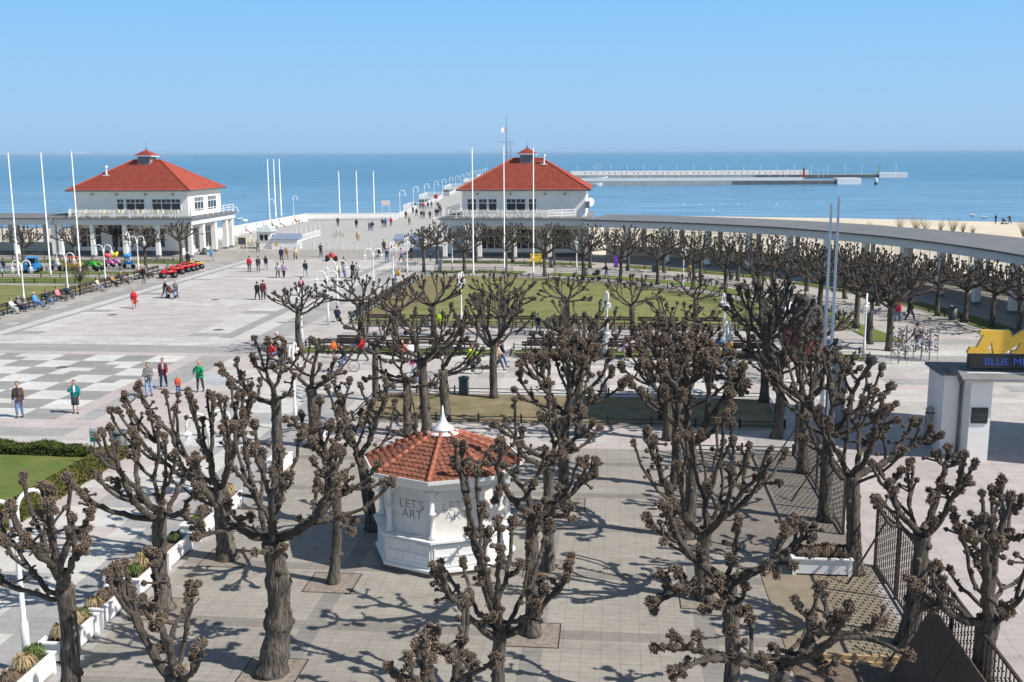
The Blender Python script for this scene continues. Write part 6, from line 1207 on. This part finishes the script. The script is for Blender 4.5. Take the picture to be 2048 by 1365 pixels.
# ------------------------------------------------------------------ people
def skin_mesh(nodes, edges, name, sub=1):
    "nodes: list of (x,y,z,r); first node is the root"
    me = bpy.data.meshes.new('sk'); me.from_pydata([n[:3] for n in nodes], edges, []); o = bpy.data.objects.new('sk', me); COL.objects.link(o)
    m = o.modifiers.new('s', 'SKIN'); m.use_smooth_shade = True
    for i, n in enumerate(nodes): v = me.skin_vertices[0].data[i]; r = n[3]; v.radius = r if isinstance(r, tuple) else (r, r); v.use_root = (i == 0)
    if sub: s = o.modifiers.new('u', 'SUBSURF'); s.levels = sub; s.render_levels = sub
    dg = bpy.context.evaluated_depsgraph_get(); out = bpy.data.meshes.new_from_object(o.evaluated_get(dg)); out.name = name; bpy.data.objects.remove(o); bpy.data.meshes.remove(me); return out
def join_mesh(base, mb):
    bm = bmesh.new(); bm.from_mesh(base); t = mb.mesh('t', [], True); bm.from_mesh(t); bm.to_mesh(base); bm.free(); bpy.data.meshes.remove(t)
    base.polygons.foreach_set('use_smooth', np.ones(len(base.polygons), bool)); return base
POSES = {  # thigh forward angle, knee bend per leg; arm: forward, outward, elbow bend, inward
 'stand': dict(l=[(3, 3), (-3, 3)], a=[(5, 9, 12, 0), (5, 9, 12, 0)]),
 'walk': dict(l=[(24, 6), (-16, 18)], a=[(-18, 8, 15, 0), (24, 8, 25, 0)]),
 'walk2': dict(l=[(-14, 22), (20, 4)], a=[(20, 9, 20, 0), (-15, 9, 12, 0)]),
 'hands': dict(l=[(4, 2), (-5, 6)], a=[(20, 12, 78, 30), (22, 10, 82, 30)]),
 'mouth': dict(l=[(-4, 4), (7, 6)], a=[(45, 16, 128, 30), (4, 14, 40, 10)]),
 'hip': dict(l=[(8, 2), (-10, 4)], a=[(-22, 42, 70, 45), (50, 22, 125, 35)]),
 'push': dict(l=[(16, 5), (-12, 14)], a=[(38, 6, 30, 5), (38, 6, 30, 5)], lean=8),
 'bend': dict(l=[(4, 8), (-4, 8)], a=[(60, 8, 30, 5), (55, 8, 30, 5)], lean=42),
 'sit': dict(l=[(86, 86), (84, 78)], a=[(28, 10, 62, 28), (28, 10, 62, 28)], sit=.50, lean=-6),
 'sitout': dict(l=[(80, 38), (76, 30)], a=[(12, 14, 50, 25), (12, 14, 50, 25)], sit=.50, lean=-14),
 'ride': dict(l=[(58, 70), (22, 26)], a=[(52, 12, 22, 0), (52, 12, 22, 0)], sit=.98, lean=14),
}
def joints(P):
    J = {}; lean = R(P.get('lean', 0)); T, S = .42, .41
    legs = []
    for (a, k) in P['l']: a_, k_ = R(a), R(k); kn = (-T * math.sin(a_), -T * math.cos(a_)); an = (kn[0] - S * math.sin(a_ - k_), kn[1] - S * math.cos(a_ - k_)); legs.append((kn, an, a_ - k_))
    pz = P['sit'] if 'sit' in P else max(-l[1][1] for l in legs) + .075
    J['pelvis'] = (0, 0, pz); up = lambda d, x=0, y=0: (x, -math.sin(lean) * d + y, pz + math.cos(lean) * d)
    J['waist'] = up(.14); J['chest'] = up(.34); J['nb'] = up(.475); J['neck'] = up(.53, 0, -.01); J['head'] = up(.66, 0, -.035)
    for i, s in ((0, -1), (1, 1)):
        kn, an, sh = legs[i]; J['hip%d' % i] = (s * .09, 0, pz - .03); J['knee%d' % i] = (s * .10, kn[0], pz + kn[1]); J['ank%d' % i] = (s * .105, an[0], pz + an[1])
        J['toe%d' % i] = (s * .12, an[0] - .15 * math.cos(max(-.6, min(.6, sh))), pz + an[1] - .045 + (0.0 if abs(sh) < .7 else .04))
        f, o_, b_, inn = map(R, P['a'][i]); shp = up(.415, s * .17); J['sh%d' % i] = shp
        d1 = np.array([s * math.sin(o_), -math.sin(f) * math.cos(o_), -math.cos(f) * math.cos(o_)]); el = np.array(shp) + d1 * .28; g = f + b_
        d2 = np.array([s * math.sin(o_) * .4 - s * math.sin(inn) * .8, -math.sin(g), -math.cos(g)]); d2 /= np.linalg.norm(d2); wr = el + d2 * .25
        J['el%d' % i] = tuple(el); J['wr%d' % i] = tuple(wr); J['hd%d' % i] = tuple(wr + d2 * .08); J['d2%d' % i] = d2; J['s%d' % i] = s
    return J
def build_pose(P):
    J = joints(P); M = {}; N = []; E = []
    def nd(p, r): N.append((*p, r)); return len(N) - 1
    pe = nd(J['pelvis'], (.125, .09)); wa = nd(J['waist'], (.11, .08)); ch = nd(J['chest'], (.13, .09)); nb = nd(J['nb'], .06); ne = nd(J['neck'], .05); E += [(pe, wa), (wa, ch), (ch, nb), (nb, ne)]
    for i in (0, 1):
        h = nd(J['hip%d' % i], .075); k = nd(J['knee%d' % i], .052); a = nd(J['ank%d' % i], .035); t = nd(J['toe%d' % i], .03); E += [(pe, h), (h, k), (k, a), (a, t)]
        s = nd(J['sh%d' % i], .052); e = nd(J['el%d' % i], .037); w = nd(J['wr%d' % i], .026); hd = nd(J['hd%d' % i], (.036, .018)); E += [(ch, s), (s, e), (e, w), (w, hd)]
        d2 = J['d2%d' % i]; side = np.cross(d2, (0, 0, 1.0)); side = side / (np.linalg.norm(side) + 1e-6); nrm = np.cross(side, d2)
        for q, (o_, L) in enumerate(((-.028, .070), (-.010, .082), (.010, .078), (.028, .062))):
            b0 = np.array(J['hd%d' % i]) + side * o_ + d2 * .015; m_ = nd(b0, .009); tp = nd(b0 + d2 * L * .6 + nrm * .006, .008); t2 = nd(b0 + d2 * L * .85 + nrm * .026, .007); E += [(hd, m_), (m_, tp), (tp, t2)]
        th = nd(np.array(J['wr%d' % i]) + side * J['s%d' % i] * -.036 + d2 * .04, .011); t3 = nd(np.array(J['wr%d' % i]) + side * J['s%d' % i] * -.05 + d2 * .085, .009); E += [(w, th), (th, t3)]
    b = skin_mesh(N, E, 'body'); hx, hy, hz = J['head']; mb = MB(); mb.ell((hx, hy, hz), (.075, .092, .118), 12, 10); mb.ell((hx, hy - .095, hz - .01), (.013, .02, .022), 6, 5); mb.ell((hx, hy - .085, hz - .052), (.026, .012, .008), 6, 4)
    for s in (-1, 1): mb.ell((hx + s * .078, hy + .005, hz), (.012, .02, .03), 6, 5); mb.ell((hx + s * .03, hy - .086, hz + .018), (.011, .008, .007), 6, 4)
    mb.tube([J['neck'], (hx, hy + .01, hz - .08)], [.05, .048], 8); M['body'] = join_mesh(b, mb)
    mb = MB(); mb.ell((hx, hy + .018, hz + .028), (.087, .093, .108), 12, 9); M['short_hair'] = mb.mesh('hair', [], True)
    mb = MB(); mb.ell((hx, hy + .025, hz + .02), (.092, .093, .115), 12, 9); mb.ell((hx, hy + .07, hz - .10), (.088, .045, .13), 10, 7); M['long_hair'] = mb.mesh('hair', [], True)
    mb = MB(); mb.ell((hx, hy + .01, hz + .04), (.092, .10, .095), 12, 9); mb.ell((hx, hy - .09, hz + .045), (.07, .07, .012), 10, 4); M['cap'] = mb.mesh('cap', [], True)
    mb = MB(); mb.ell((hx, hy + .01, hz + .08), (.088, .095, .085), 12, 9); mb.ell((hx, hy, hz + .062), (.16, .17, .014), 14, 4); M['hat'] = mb.mesh('hat', [], True)
    # clothes
    def top(extra, name, low=0):
        N = []; E = []
        def nd(p, r): N.append((*p, r)); return len(N) - 1
        pe = nd((J['pelvis'][0], J['pelvis'][1], J['pelvis'][2] + .02), (.170 + extra, .130 + extra)); wa = nd(J['waist'], (.155 + extra, .122 + extra)); ch = nd(J['chest'], (.16 + extra, .128 + extra)); nb = nd(J['nb'], .085 + extra * .5); E += [(pe, wa), (wa, ch), (ch, nb)]
        if low: l_ = nd((J['pelvis'][0], J['pelvis'][1], J['pelvis'][2] - low), (.185 + extra, .15 + extra)); E.append((pe, l_))
        for i in (0, 1): s = nd(J['sh%d' % i], .072 + extra * .6); e = nd(J['el%d' % i], .06 + extra * .5); w = nd(np.array(J['wr%d' % i]) - J['d2%d' % i] * .015, .038 + extra * .4); E += [(ch, s), (s, e), (e, w)]
        return skin_mesh(N, E, name)
    M['top'] = top(0.004, 'top', .10); M['jacket'] = top(.018, 'jacket', .15)
    if 'sit' not in P: M['coat'] = top(.016, 'coat', .30)
    N = []; E = []
    pe = nd((J['pelvis'][0], J['pelvis'][1], J['pelvis'][2] + .0), (.125, .095))
    for i in (0, 1): h = nd(J['hip%d' % i], .105); k = nd(J['knee%d' % i], .078); a = nd((J['ank%d' % i][0], J['ank%d' % i][1], J['ank%d' % i][2] + .01), .058); E += [(pe, h), (h, k), (k, a)]
    M['trousers'] = skin_mesh(N, E, 'trousers')
    if 'sit' not in P:
        mb = MB(); pz = J['pelvis'][2]; mb.lathe([(.13, pz + .10), (.175, pz - .05), (.18, pz - .3), (.185, pz - .46)], 16); v = mb.v[0]; v[:, 1] *= .78; M['skirt'] = mb.mesh('skirt', [], True)
    else:
        mb = MB(); mb.ell((0, (J['knee0'][1]) * .5, J['pelvis'][2] + .0), (.21, .30, .12), 14, 8); M['skirt'] = mb.mesh('skirt', [], True)
    for i in (0, 1):
        a, t = np.array(J['ank%d' % i]), np.array(J['toe%d' % i]); mb = MB(); d = t - a; mb.tube([a + (0, .03, -.02), a + (0, .0, -.03), a + d * .6 + (0, 0, -.012), t + (0, -.03, .0)], [.045, .052, .047, .028], 8); M['shoe%d' % i] = mb.mesh('shoe', [], True)
    c = np.array(J['chest']); mb = MB(); mb.ell((c[0], c[1] - .085, c[2] - .06), (.065, .075, .24), 10, 8); M['shirt_front'] = mb.mesh('shirt_front', [], True)
    mb = MB(); mb.ell((c[0], c[1] + .19, c[2] - .02), (.14, .09, .20), 10, 8); M['backpack'] = mb.mesh('backpack', [], True)
    hd = np.array(J['hd1']); mb = MB(); mb.ell((hd[0] + .02, hd[1], hd[2] - .16), (.06, .13, .12), 10, 7); mb.tube([hd + (0, -.06, -.06), hd, hd + (0, .06, -.06)], .008, 4); M['bag'] = mb.mesh('bag', [], True)
    return M
PM = {k: build_pose(v) for k, v in POSES.items()}
for P_ in PM.values():
    for me in P_.values(): me.materials.clear(); me.materials.append(WHITE)
CM = {'blk': (.02, .02, .022), 'dgr': (.06, .06, .065), 'gry': (.18, .18, .19), 'lgr': (.42, .42, .42), 'wht': (.75, .74, .72), 'nvy': (.02, .03, .07), 'blu': (.05, .13, .32), 'jns': (.13, .22, .38), 'ljn': (.30, .40, .55), 'red': (.55, .02, .03), 'mar': (.14, .025, .04), 'grn': (.01, .30, .11), 'tea': (.01, .17, .19), 'org': (.75, .16, .02), 'orr': (.70, .10, .03), 'mag': (.55, .02, .22), 'pnk': (.75, .25, .35), 'hpk': (.75, .04, .2), 'lil': (.42, .32, .48), 'bei': (.55, .42, .28), 'tan': (.38, .24, .12), 'brn': (.11, .06, .04), 'yel': (.70, .35, .03), 'lim': (.45, .70, .03), 'sky': (.08, .35, .75), 'olv': (.20, .19, .10), 'crm': (.68, .58, .45)}
def cm(k): return mat('cloth_' + k, CM[k], .85, .15, 5, .3, 30)
SK = mat('skin', (.50, .28, .20), .55, .08, 4); HC = {'b': (.025, .018, .014), 'n': (.10, .06, .035), 'g': (.35, .34, .32), 'y': (.42, .28, .12), 'r': (.16, .03, .02), 'w': (.60, .57, .53)}
def person(p, pose, head, top, bot, hair, label, s=1.0, tk='top', bk='trousers', hk='short_hair', ex=(), shoe='dgr', grp='people on the square', z=0.0):
    M = PM[pose]; x, y = G(*p, z) if not isinstance(p[0], float) or p[1] > 250 else p
    t = thing('person', label, 'person', (x, y, z), R(head), grp); t.scale = (s,) * 3
    def add(nm, key, m, par=None):
        o = link(nm, M[key], par or t); o.material_slots[0].link = 'OBJECT'; o.material_slots[0].material = m; return o
    add('body', 'body', SK)
    if hk in ('cap', 'hat'): add(hk, hk, cm(hair) if hair in CM else mat('hair_' + hair, HC[hair], .8))
    else: add('hair', hk, mat('hair_' + hair, HC[hair], .8, .2, 8))
    if tk == 'coat' and 'coat' not in M: tk = 'jacket'
    add({'top': 'shirt'}.get(tk, tk), tk, cm(top)); add(bk, bk, cm(bot))
    for i in (0, 1): add('shoe', 'shoe%d' % i, cm(shoe))
    fr = 'wht' if ('over a white' in label or 'teal jacket' in label or 'black hat' in label) else 'lgr' if 'over a grey' in label else 'nvy' if 'open jacket' in label else None
    if fr: add('shirt_front', 'shirt_front', cm(fr))
    for e in ex: nm, c = e; add(nm, nm, cm(c))
    return t
B, TR, SKT = 'jacket', 'trousers', 'skirt'
PPL = [
 ((40,835),'stand',10,'brn','jns','n','man in a dark open jacket and jeans standing nearest at far left',1.06,B,TR,'short_hair',()),
 ((152,827),'mouth',15,'tea','dgr','r','woman in a teal jacket and dark skirt eating as she stands',1.0,B,SKT,'short_hair',()),
 ((299,793),'hands',15,'gry','ljn','n','man in a grey jacket over pale jeans, left of the family group',1.08,B,TR,'short_hair',(('bag','gry'),)),
 ((328,776),'walk',10,'mar','nvy','n','person in a maroon jacket over a grey shirt beside the child',1.02,B,TR,'short_hair',()),
 ((357,789),'stand',5,'orr','blu','y','small child in a bright orange vest between the adults',.62,'top',TR,'short_hair',()),
 ((401,784),'hip',-10,'grn','dgr','y','long-haired woman in a green top with one hand on her hip',1.02,'top',TR,'long_hair',()),
 ((269,617),'walk',20,'red','red','y','woman in a bright red coat and skirt walking across the square',1.0,'coat',SKT,'short_hair',(('bag','red'),)),
 ((330,597),'push',120,'nvy','gry','w','bald man in a dark pullover pushing the dark red pram',1.03,'top',TR,'short_hair',()),
 ((352,598),'walk',180,'gry','jns','g','man in a grey t-shirt walking away beside the pram',1.04,'top',TR,'short_hair',()),
 ((288,567),'stand',-20,'blk','gry','g','man in a black jacket standing by the garden benches',1.04,B,TR,'short_hair',()),
 ((499,544),'stand',180,'red','dgr','b','person in a red and white jacket standing in mid square',1.02,B,TR,'cap',()),
 ((517,544),'stand',180,'dgr','gry','b','person in a black jacket and grey trousers beside the red jacket',1.02,B,TR,'short_hair',()),
 ((532,540),'walk',180,'blk','lil','b','woman with a red bag and lilac trousers walking away',.96,B,TR,'long_hair',(('bag','red'),)),
 ((556,556),'walk',185,'lgr','dgr','n','slim woman in pale grey walking beside the man in lilac',.97,'top',TR,'long_hair',()),
 ((568,556),'walk2',180,'lil','blk','n','man in a lilac pullover walking away with his partner',1.02,'top',TR,'short_hair',()),
 ((611,554),'walk',180,'blk','ljn','b','broad man in a black jacket and pale jeans walking away',1.06,B,TR,'short_hair',()),
 ((515,600),'walk',175,'blk','nvy','b','woman in a long black coat arm in arm with the striped pullover',.98,'coat',TR,'short_hair',(('bag','lgr'),)),
 ((527,600),'stand',180,'mar','nvy','n','man in a maroon and white striped pullover seen from behind',1.04,'top',TR,'short_hair',()),
 ((603,592),'walk2',180,'mar','blk','b','person in dark red with a pink backpack behind the small lime',1.02,'coat',TR,'short_hair',(('backpack','pnk'),)),
 ((563,523),'stand',185,'nvy','nvy','g','man in a navy jacket with grey shoulders standing by the tan coat',1.02,'coat',TR,'short_hair',()),
 ((573,519),'walk',180,'tan','tan','w','woman in a pink headscarf and tan trousers',1.0,B,TR,'short_hair',()),
 ((591,521),'walk',180,'crm','blk','y','woman in a cream coat with a red bag near the cabin',.98,'coat',TR,'long_hair',(('bag','red'),)),
 ((642,514),'hands',-30,'dgr','dgr','b','person in grey looking at a camera near the lone quad',1.03,'coat',TR,'short_hair',()),
 ((545,498),'stand',-60,'blk','blk','b','man in black standing between the white hut and the cabin',1.03,B,TR,'short_hair',()),
 ((516,505),'push',180,'gry','dgr','b','person in grey at the black pram by the menu easel',1.0,B,TR,'short_hair',()),
 ((423,523),'walk',170,'sky','lgr','g','person in a light blue shirt walking by the left pavilion',1.0,'top',TR,'short_hair',(('bag','brn'),)),
 ((676,556),'walk',180,'crm','nvy','w','woman in a cream jacket with a small black backpack',1.0,B,TR,'short_hair',(('backpack','blk'),)),
 ((690,556),'walk2',180,'lgr','blu','n','man in a pale shirt and blue jeans right of the black backpack',1.04,'top',TR,'short_hair',()),
 ((688,545),'stand',180,'olv','dgr','b','person in an olive top among the group by the double lamp',1.0,'top',TR,'short_hair',()),
 ((706,556),'walk',180,'blk','dgr','b','person in black close to the grey cardigan',1.02,B,TR,'short_hair',()),
 ((714,557),'walk2',180,'lgr','dgr','n','woman in a pale grey cardigan walking away',.98,'coat',TR,'short_hair',()),
 ((768,505),'walk',180,'brn','blk','b','person in a dark brown coat walking onto the pier terrace',1.02,'coat',TR,'short_hair',()),
 ((774,526),'push',175,'nvy','jns','g','man in navy bending over the pram by the lamps',1.03,'top',TR,'short_hair',()),
 ((786,513),'stand',180,'red','mar','b','woman in a long red coat by the second cabin',1.0,'coat',TR,'short_hair',()),
 ((803,524),'walk',-80,'lil','nvy','b','man in a pale lilac jacket and cap walking left',1.0,B,TR,'cap',()),
 ((823,520),'stand',-60,'blk','mar','b','man in black with dark red trousers and orange shoes',1.05,B,TR,'short_hair',()),
 ((861,523),'stand',0,'blk','blk','w','small child with a white hat near the inner tree row',.55,B,TR,'short_hair',()),
 ((716,485),'stand',180,'bei','tan','w','man in a beige coat leaning at the white railing',1.05,'coat',TR,'short_hair',()),
 ((676,453),'stand',180,'dgr','dgr','w','man in grey standing alone on the terrace',1.0,B,TR,'short_hair',()),
 ((713,457),'stand',180,'blk','nvy','b','person in black holding the green bicycle',1.0,B,TR,'short_hair',()),
 ((739,462),'walk',180,'gry','nvy','g','woman in grey linked with the man in dark on the terrace',.98,B,TR,'short_hair',()),
 ((745,462),'walk2',180,'nvy','jns','g','man in a dark jacket with a brown bag on the terrace',1.03,B,TR,'short_hair',(('bag','brn'),)),
 ((765,455),'walk',180,'dgr','gry','b','left of three people walking toward the pier',1.0,B,TR,'short_hair',()),
 ((771,455),'walk2',180,'blu','nvy','b','middle of three people walking toward the pier, in blue',1.0,B,TR,'short_hair',()),
 ((782,453),'walk',180,'red','dgr','b','right of three people walking toward the pier, in a red jacket',.98,B,TR,'short_hair',()),
 ((819,450),'walk',0,'tan','dgr','g','person in a tan coat coming off the pier',1.0,'coat',TR,'short_hair',()),
 ((867,450),'walk',180,'wht','dgr','w','person in a long white coat by the pavilion corner',1.0,'coat',TR,'short_hair',()),
 ((1076,663),'sit',0,'nvy','dgr','dgr','man in a flat cap and navy jacket on the bench above the pigeons',1.0,B,TR,'cap',()),
 ((1251,718),'sit',0,'lil','bei','w','old woman in pale lilac with bare legs on the strip bench',1.0,B,SKT,'short_hair',(('bag','dgr'),)),
 ((1489,716),'sit',0,'blk','nvy','y','blonde woman in a dark jacket over a white top on the right bench',1.0,B,TR,'short_hair',(('bag','blk'),)),
 ((1404,709),'sit',-30,'red','mar','y','person in a red jacket on the bench left of the children',1.0,B,TR,'short_hair',()),
 ((1427,722),'stand',160,'hpk','blk','wht','girl in a hot pink jacket and white cap by the lamp',.85,B,TR,'cap',()),
 ((1436,717),'stand',20,'sky','dgr','b','boy in a pale blue top beside the pink jacket',.88,'top',TR,'short_hair',()),
 ((1461,720),'stand',90,'yel','blk','b','child with a yellow and black backpack right of the lamp',.85,B,TR,'short_hair',(('backpack','yel'),)),
 ((1395,765),'walk',-90,'orr','jns','w','person in a long orange jacket and white cap behind the fourth row',1.05,'coat',TR,'cap',(('bag','blu'),)),
 ((997,740),'walk',90,'bei','dgr','n','woman in a long pale yellow coat with dark tights',1.0,'coat',TR,'short_hair',()) ,
 ((1004,736),'walk2',90,'nvy','blu','w','man in a striped pullover walking beside the pale yellow coat',1.06,'top',TR,'short_hair',()),
 ((725,722),'walk',-80,'red','dgr','b','person in a red jacket with a black strap behind the knotted limes',1.05,B,TR,'short_hair',()),
 ((545,722),'sit',120,'red','jns','g','old person in red seated with the group by the small lime',1.0,B,TR,'short_hair',()),
 ((562,726),'sit',150,'blk','dgr','g','grey-haired person in black seated beside the one in red',1.0,B,TR,'short_hair',()),
 ((570,712),'bend',-60,'brn','blk','w','man in a dark coat bending over the brown pram',1.04,'coat',TR,'short_hair',()),
 ((592,728),'sit',-160,'wht','wht','w','white-haired person in a white jacket seated with the old group',1.02,B,TR,'short_hair',()),
 ((675,645),'sit',180,'nvy','dgr','b','dark figure sitting at the near left corner of the lawn',1.0,B,TR,'short_hair',()),
 ((804,660),'sit',180,'mar','dgr','y','person in dark red on the lawn bench behind the crowns',1.0,B,TR,'short_hair',()),
 ((880,655),'sit',180,'lim','dgr','y','person in bright lime green on the lawn bench',1.0,B,TR,'short_hair',()),
 ((862,662),'sit',180,'wht','dgr','b','person in white on the lawn bench left of the lime green one',1.0,B,TR,'short_hair',()),
 ((805,722),'sit',0,'orr','blk','y','person with an orange scarf on the strip bench behind the crowns',1.0,B,TR,'short_hair',()),
 ((820,722),'sit',0,'wht','dgr','b','person in white on the strip bench beside the orange scarf',1.0,B,TR,'short_hair',()),
 ((668,716),'stand',30,'org','dgr','b','small figure in an orange vest by the first strip bench',.7,B,TR,'short_hair',()),
 ((798,560),'sit',-100,'yel','jns','g','person in an orange-yellow jacket on the bench left of the lawn',1.0,B,TR,'short_hair',()),
 ((1213,558),'push',-85,'blk','jns','b','long-haired woman in black pushing the pram along the curved walk',1.0,B,TR,'long_hair',()),
 ((1380,556),'walk',180,'tan','dgr','g','person in a brown coat under the inner tree row',1.0,'coat',TR,'short_hair',()),
 ((1794,643),'walk',150,'red','blu','b','person in a red jacket behind the right-end limes',1.03,B,TR,'short_hair',()),
 ((1820,642),'walk',90,'blk','nvy','b','person in black striding right of the red jacket',1.04,B,TR,'short_hair',()),
 ((1833,703),'walk2',-60,'blk','jns','blk','man in a black hat and jacket over a white shirt by the racks',1.08,B,TR,'hat',()),
 ((8,548),'walk',180,'nvy','ljn','b','person in a navy coat walking left of the blue toy jeep',1.04,'coat',TR,'short_hair',()),
 ((376,532),'stand',180,'blk','blk','b','person in black behind the red quads',1.0,B,TR,'short_hair',()),
 ((1991,447),'stand',-90,'blk','blk','b','dark figure standing on the beach left of the pram',1.1,B,TR,'short_hair',()),
 ((2019,448),'push',-90,'brn','blk','w','person in dark clothes with a white cap pushing the pram on the beach',1.15,B,TR,'cap',()),
]
SIT_L = [((6,640),'sitout','lgr','lgr','g','person in pale striped clothes on the nearest garden bench'),((36,628),'sit','wht','lgr','r','woman in a white jacket on the garden bench'),((56,624),'sit','gry','nvy','g','man in grey with blue trousers beside the dark bin'),((72,615),'sitout','sky','jns','w','man in a bright blue shirt on the garden bench'),((92,609),'sit','nvy','jns','b','man in a navy jacket behind the dark blue bicycle'),((104,603),'sitout','pnk','dgr','b','person in a pink shirt with legs stretched out'),((126,598),'sit','nvy','dgr','b','man in a dark coat alone on the garden bench'),((181,582),'sit','crm','jns','b','woman in a cream jacket beside the young tree'),((228,569),'sitout','dgr','blk','g','grey-haired person in black on the garden bench'),((256,558),'sitout','red','blk','b','woman in a red jacket near the fourth lamp'),((268,556),'sitout','gry','blk','g','person in grey beside the red jacket'),((200,574),'sit','tan','blk','b','person in brown hidden behind the pale bicycle')]
for p, pose, t_, b_, h, l in SIT_L: w, u = toWU(*G(*p)); x, y = WU(-19.35, u); person((x, y), pose, 84 if pose == 'sit' else 80, t_, b_, h, l, 1.02, B, TR, 'short_hair')
for row in PPL:
    p, pose, hd, t_, b_, h, l, s, tk, bk, hk, ex = row; z = -1.85 if p[0] > 1980 else 0.0
    person(p, pose, hd, t_, b_, h, l, s, tk, bk, hk, ex, 'org' if 'orange shoes' in l else 'dgr', z=z)
for p, hd, t_, b_, l, c in [((938,748), 80, 'lim', 'dgr', 'cyclist in a pale lime vest on the blue bicycle', 'n'), ((690,745), -80, 'blk', 'jns', 'cyclist in a black jacket and jeans on the silver bicycle', 'b'), ((840,768), -85, 'mag', 'ljn', 'cyclist in a magenta jacket on the black bicycle', 'y'), ((1450,741), 85, 'dgr', 'dgr', 'cyclist in grey on the bicycle by the children', 'b')]:
    x, y = G(*p); person((x, y + 0.0), 'ride', hd, t_, b_, c, l, 1.0, B, TR, 'short_hair')
# sitters on the terrace walls and walkers on the pier
TW = [(-30.6, 104), (-30.6, 112), (-30.5, 117), (-30.4, 120), (-30.3, 124), (-30.2, 128), (-30.0, 136), (-30, 138)]
TC = ['lgr', 'pnk', 'wht', 'lgr', 'grn', 'lgr', 'tan', 'crm']
for i, ((w, u), c) in enumerate(zip(TW, TC)): x, y = WU(w + .75, u); person((x, y), 'sitout', 84, c, ['blk', 'gry', 'dgr'][i % 3], 'nbyg'[i % 4], 'person leaning on the left terrace wall, %s from the camera, in %s' % (ORD[i], {'lgr': 'pale grey', 'pnk': 'pink', 'wht': 'white', 'grn': 'green', 'tan': 'tan', 'crm': 'cream'}[c]), 1.05, 'top', TR, 'short_hair', grp='people on the pier terrace')
for i, (px, c) in enumerate([(689, 'red'), (697, 'lgr'), (704, 'olv'), (730, 'blk'), (738, 'wht'), (746, 'brn'), (754, 'red')]):
    x, y = G(px, 440.5); person((x, y), 'sit', 10, c, 'dgr', 'nb'[i % 2], 'person on the back terrace bench, %s from the left, in %s' % (ORD[i], {'lgr': 'pale grey', 'red': 'red', 'wht': 'white', 'olv': 'olive', 'blk': 'black', 'brn': 'brown'}[c]), 1.0 if i != 6 else .7, B, TR, 'short_hair', grp='people on the pier terrace')
PW = [(833,433,'blk'),(826,428,'gry'),(831,420,'dgr'),(812,438,'brn'),(843,438,'nvy'),(848,437,'olv'),(860,438,'dgr'),(872,433,'blk'),(876,433,'blk'),(882,431,'nvy'),(880,424,'blk'),(876,418,'dgr'),(870,412,'red'),(863,417,'blu'),(856,417,'dgr'),(851,419,'wht'),(846,419,'red'),(841,418,'gry'),(883,397,'blk'),(890,397,'nvy'),(897,400,'dgr'),(900,398,'nvy'),(907,413,'dgr'),(917,409,'blk'),(918,398,'nvy'),(909,395,'dgr'),(893,393,'crm'),(886,393,'brn'),(902,389,'blk'),(911,388,'gry'),(906,384,'nvy')]
for i, (px, py, c) in enumerate(sorted(PW)):
    x, y = G(px, py); person((x, y), ['walk', 'walk2', 'stand'][i % 3], [180, 0, 180, 175][i % 4], c, ['dgr', 'nvy', 'jns'][i % 3], 'bngb'[i % 4], 'distant walker %s from the left in the pier crowd, in %s' % (ORD[i], {'blk': 'black', 'gry': 'grey', 'dgr': 'dark grey', 'brn': 'brown', 'nvy': 'navy', 'olv': 'olive', 'red': 'red', 'blu': 'blue', 'wht': 'white', 'crm': 'cream'}[c]), 1.02, B, TR, 'short_hair', grp='walkers on the pier')
# tiny crowd along the far breakwater
mbp = MB(); far = PM['stand']
for i in range(38):
    k = i / 38 + .3 * H(i, 3) / 38; x, y = 42 + k * 128, 606.5 - k * 9 + H(i, 1) * 3; t = thing('person', '%s tiny figure from the left along the far marina arm' % ORD[i], 'person', (x, y, -.3), 0, 'people on the far breakwater')
    o = link('body', far['body'], t); o.material_slots[0].link = 'OBJECT'; o.material_slots[0].material = SK; o = link('coat', far['coat'], t); o.material_slots[0].link = 'OBJECT'; o.material_slots[0].material = cm(['blk', 'nvy', 'dgr', 'red'][i % 4])

mb = MB(); mb.box(-42000, 42000, -90, 41500, -7.5, 27.6)
HZ = bpy.data.materials.new('sea_haze'); HZ.use_nodes = True; _t = HZ.node_tree; _t.nodes.remove(_t.nodes['Principled BSDF']); pv = _t.nodes.new('ShaderNodeVolumePrincipled'); pv.inputs['Color'].default_value = (.60, .80, 1.0, 1); pv.inputs['Density'].default_value = 4.5e-5; pv.inputs['Anisotropy'].default_value = .1
_t.links.new(pv.outputs[0], _t.nodes['Material Output'].inputs['Volume']); tag(mb.build('haze', HZ), kind='stuff')
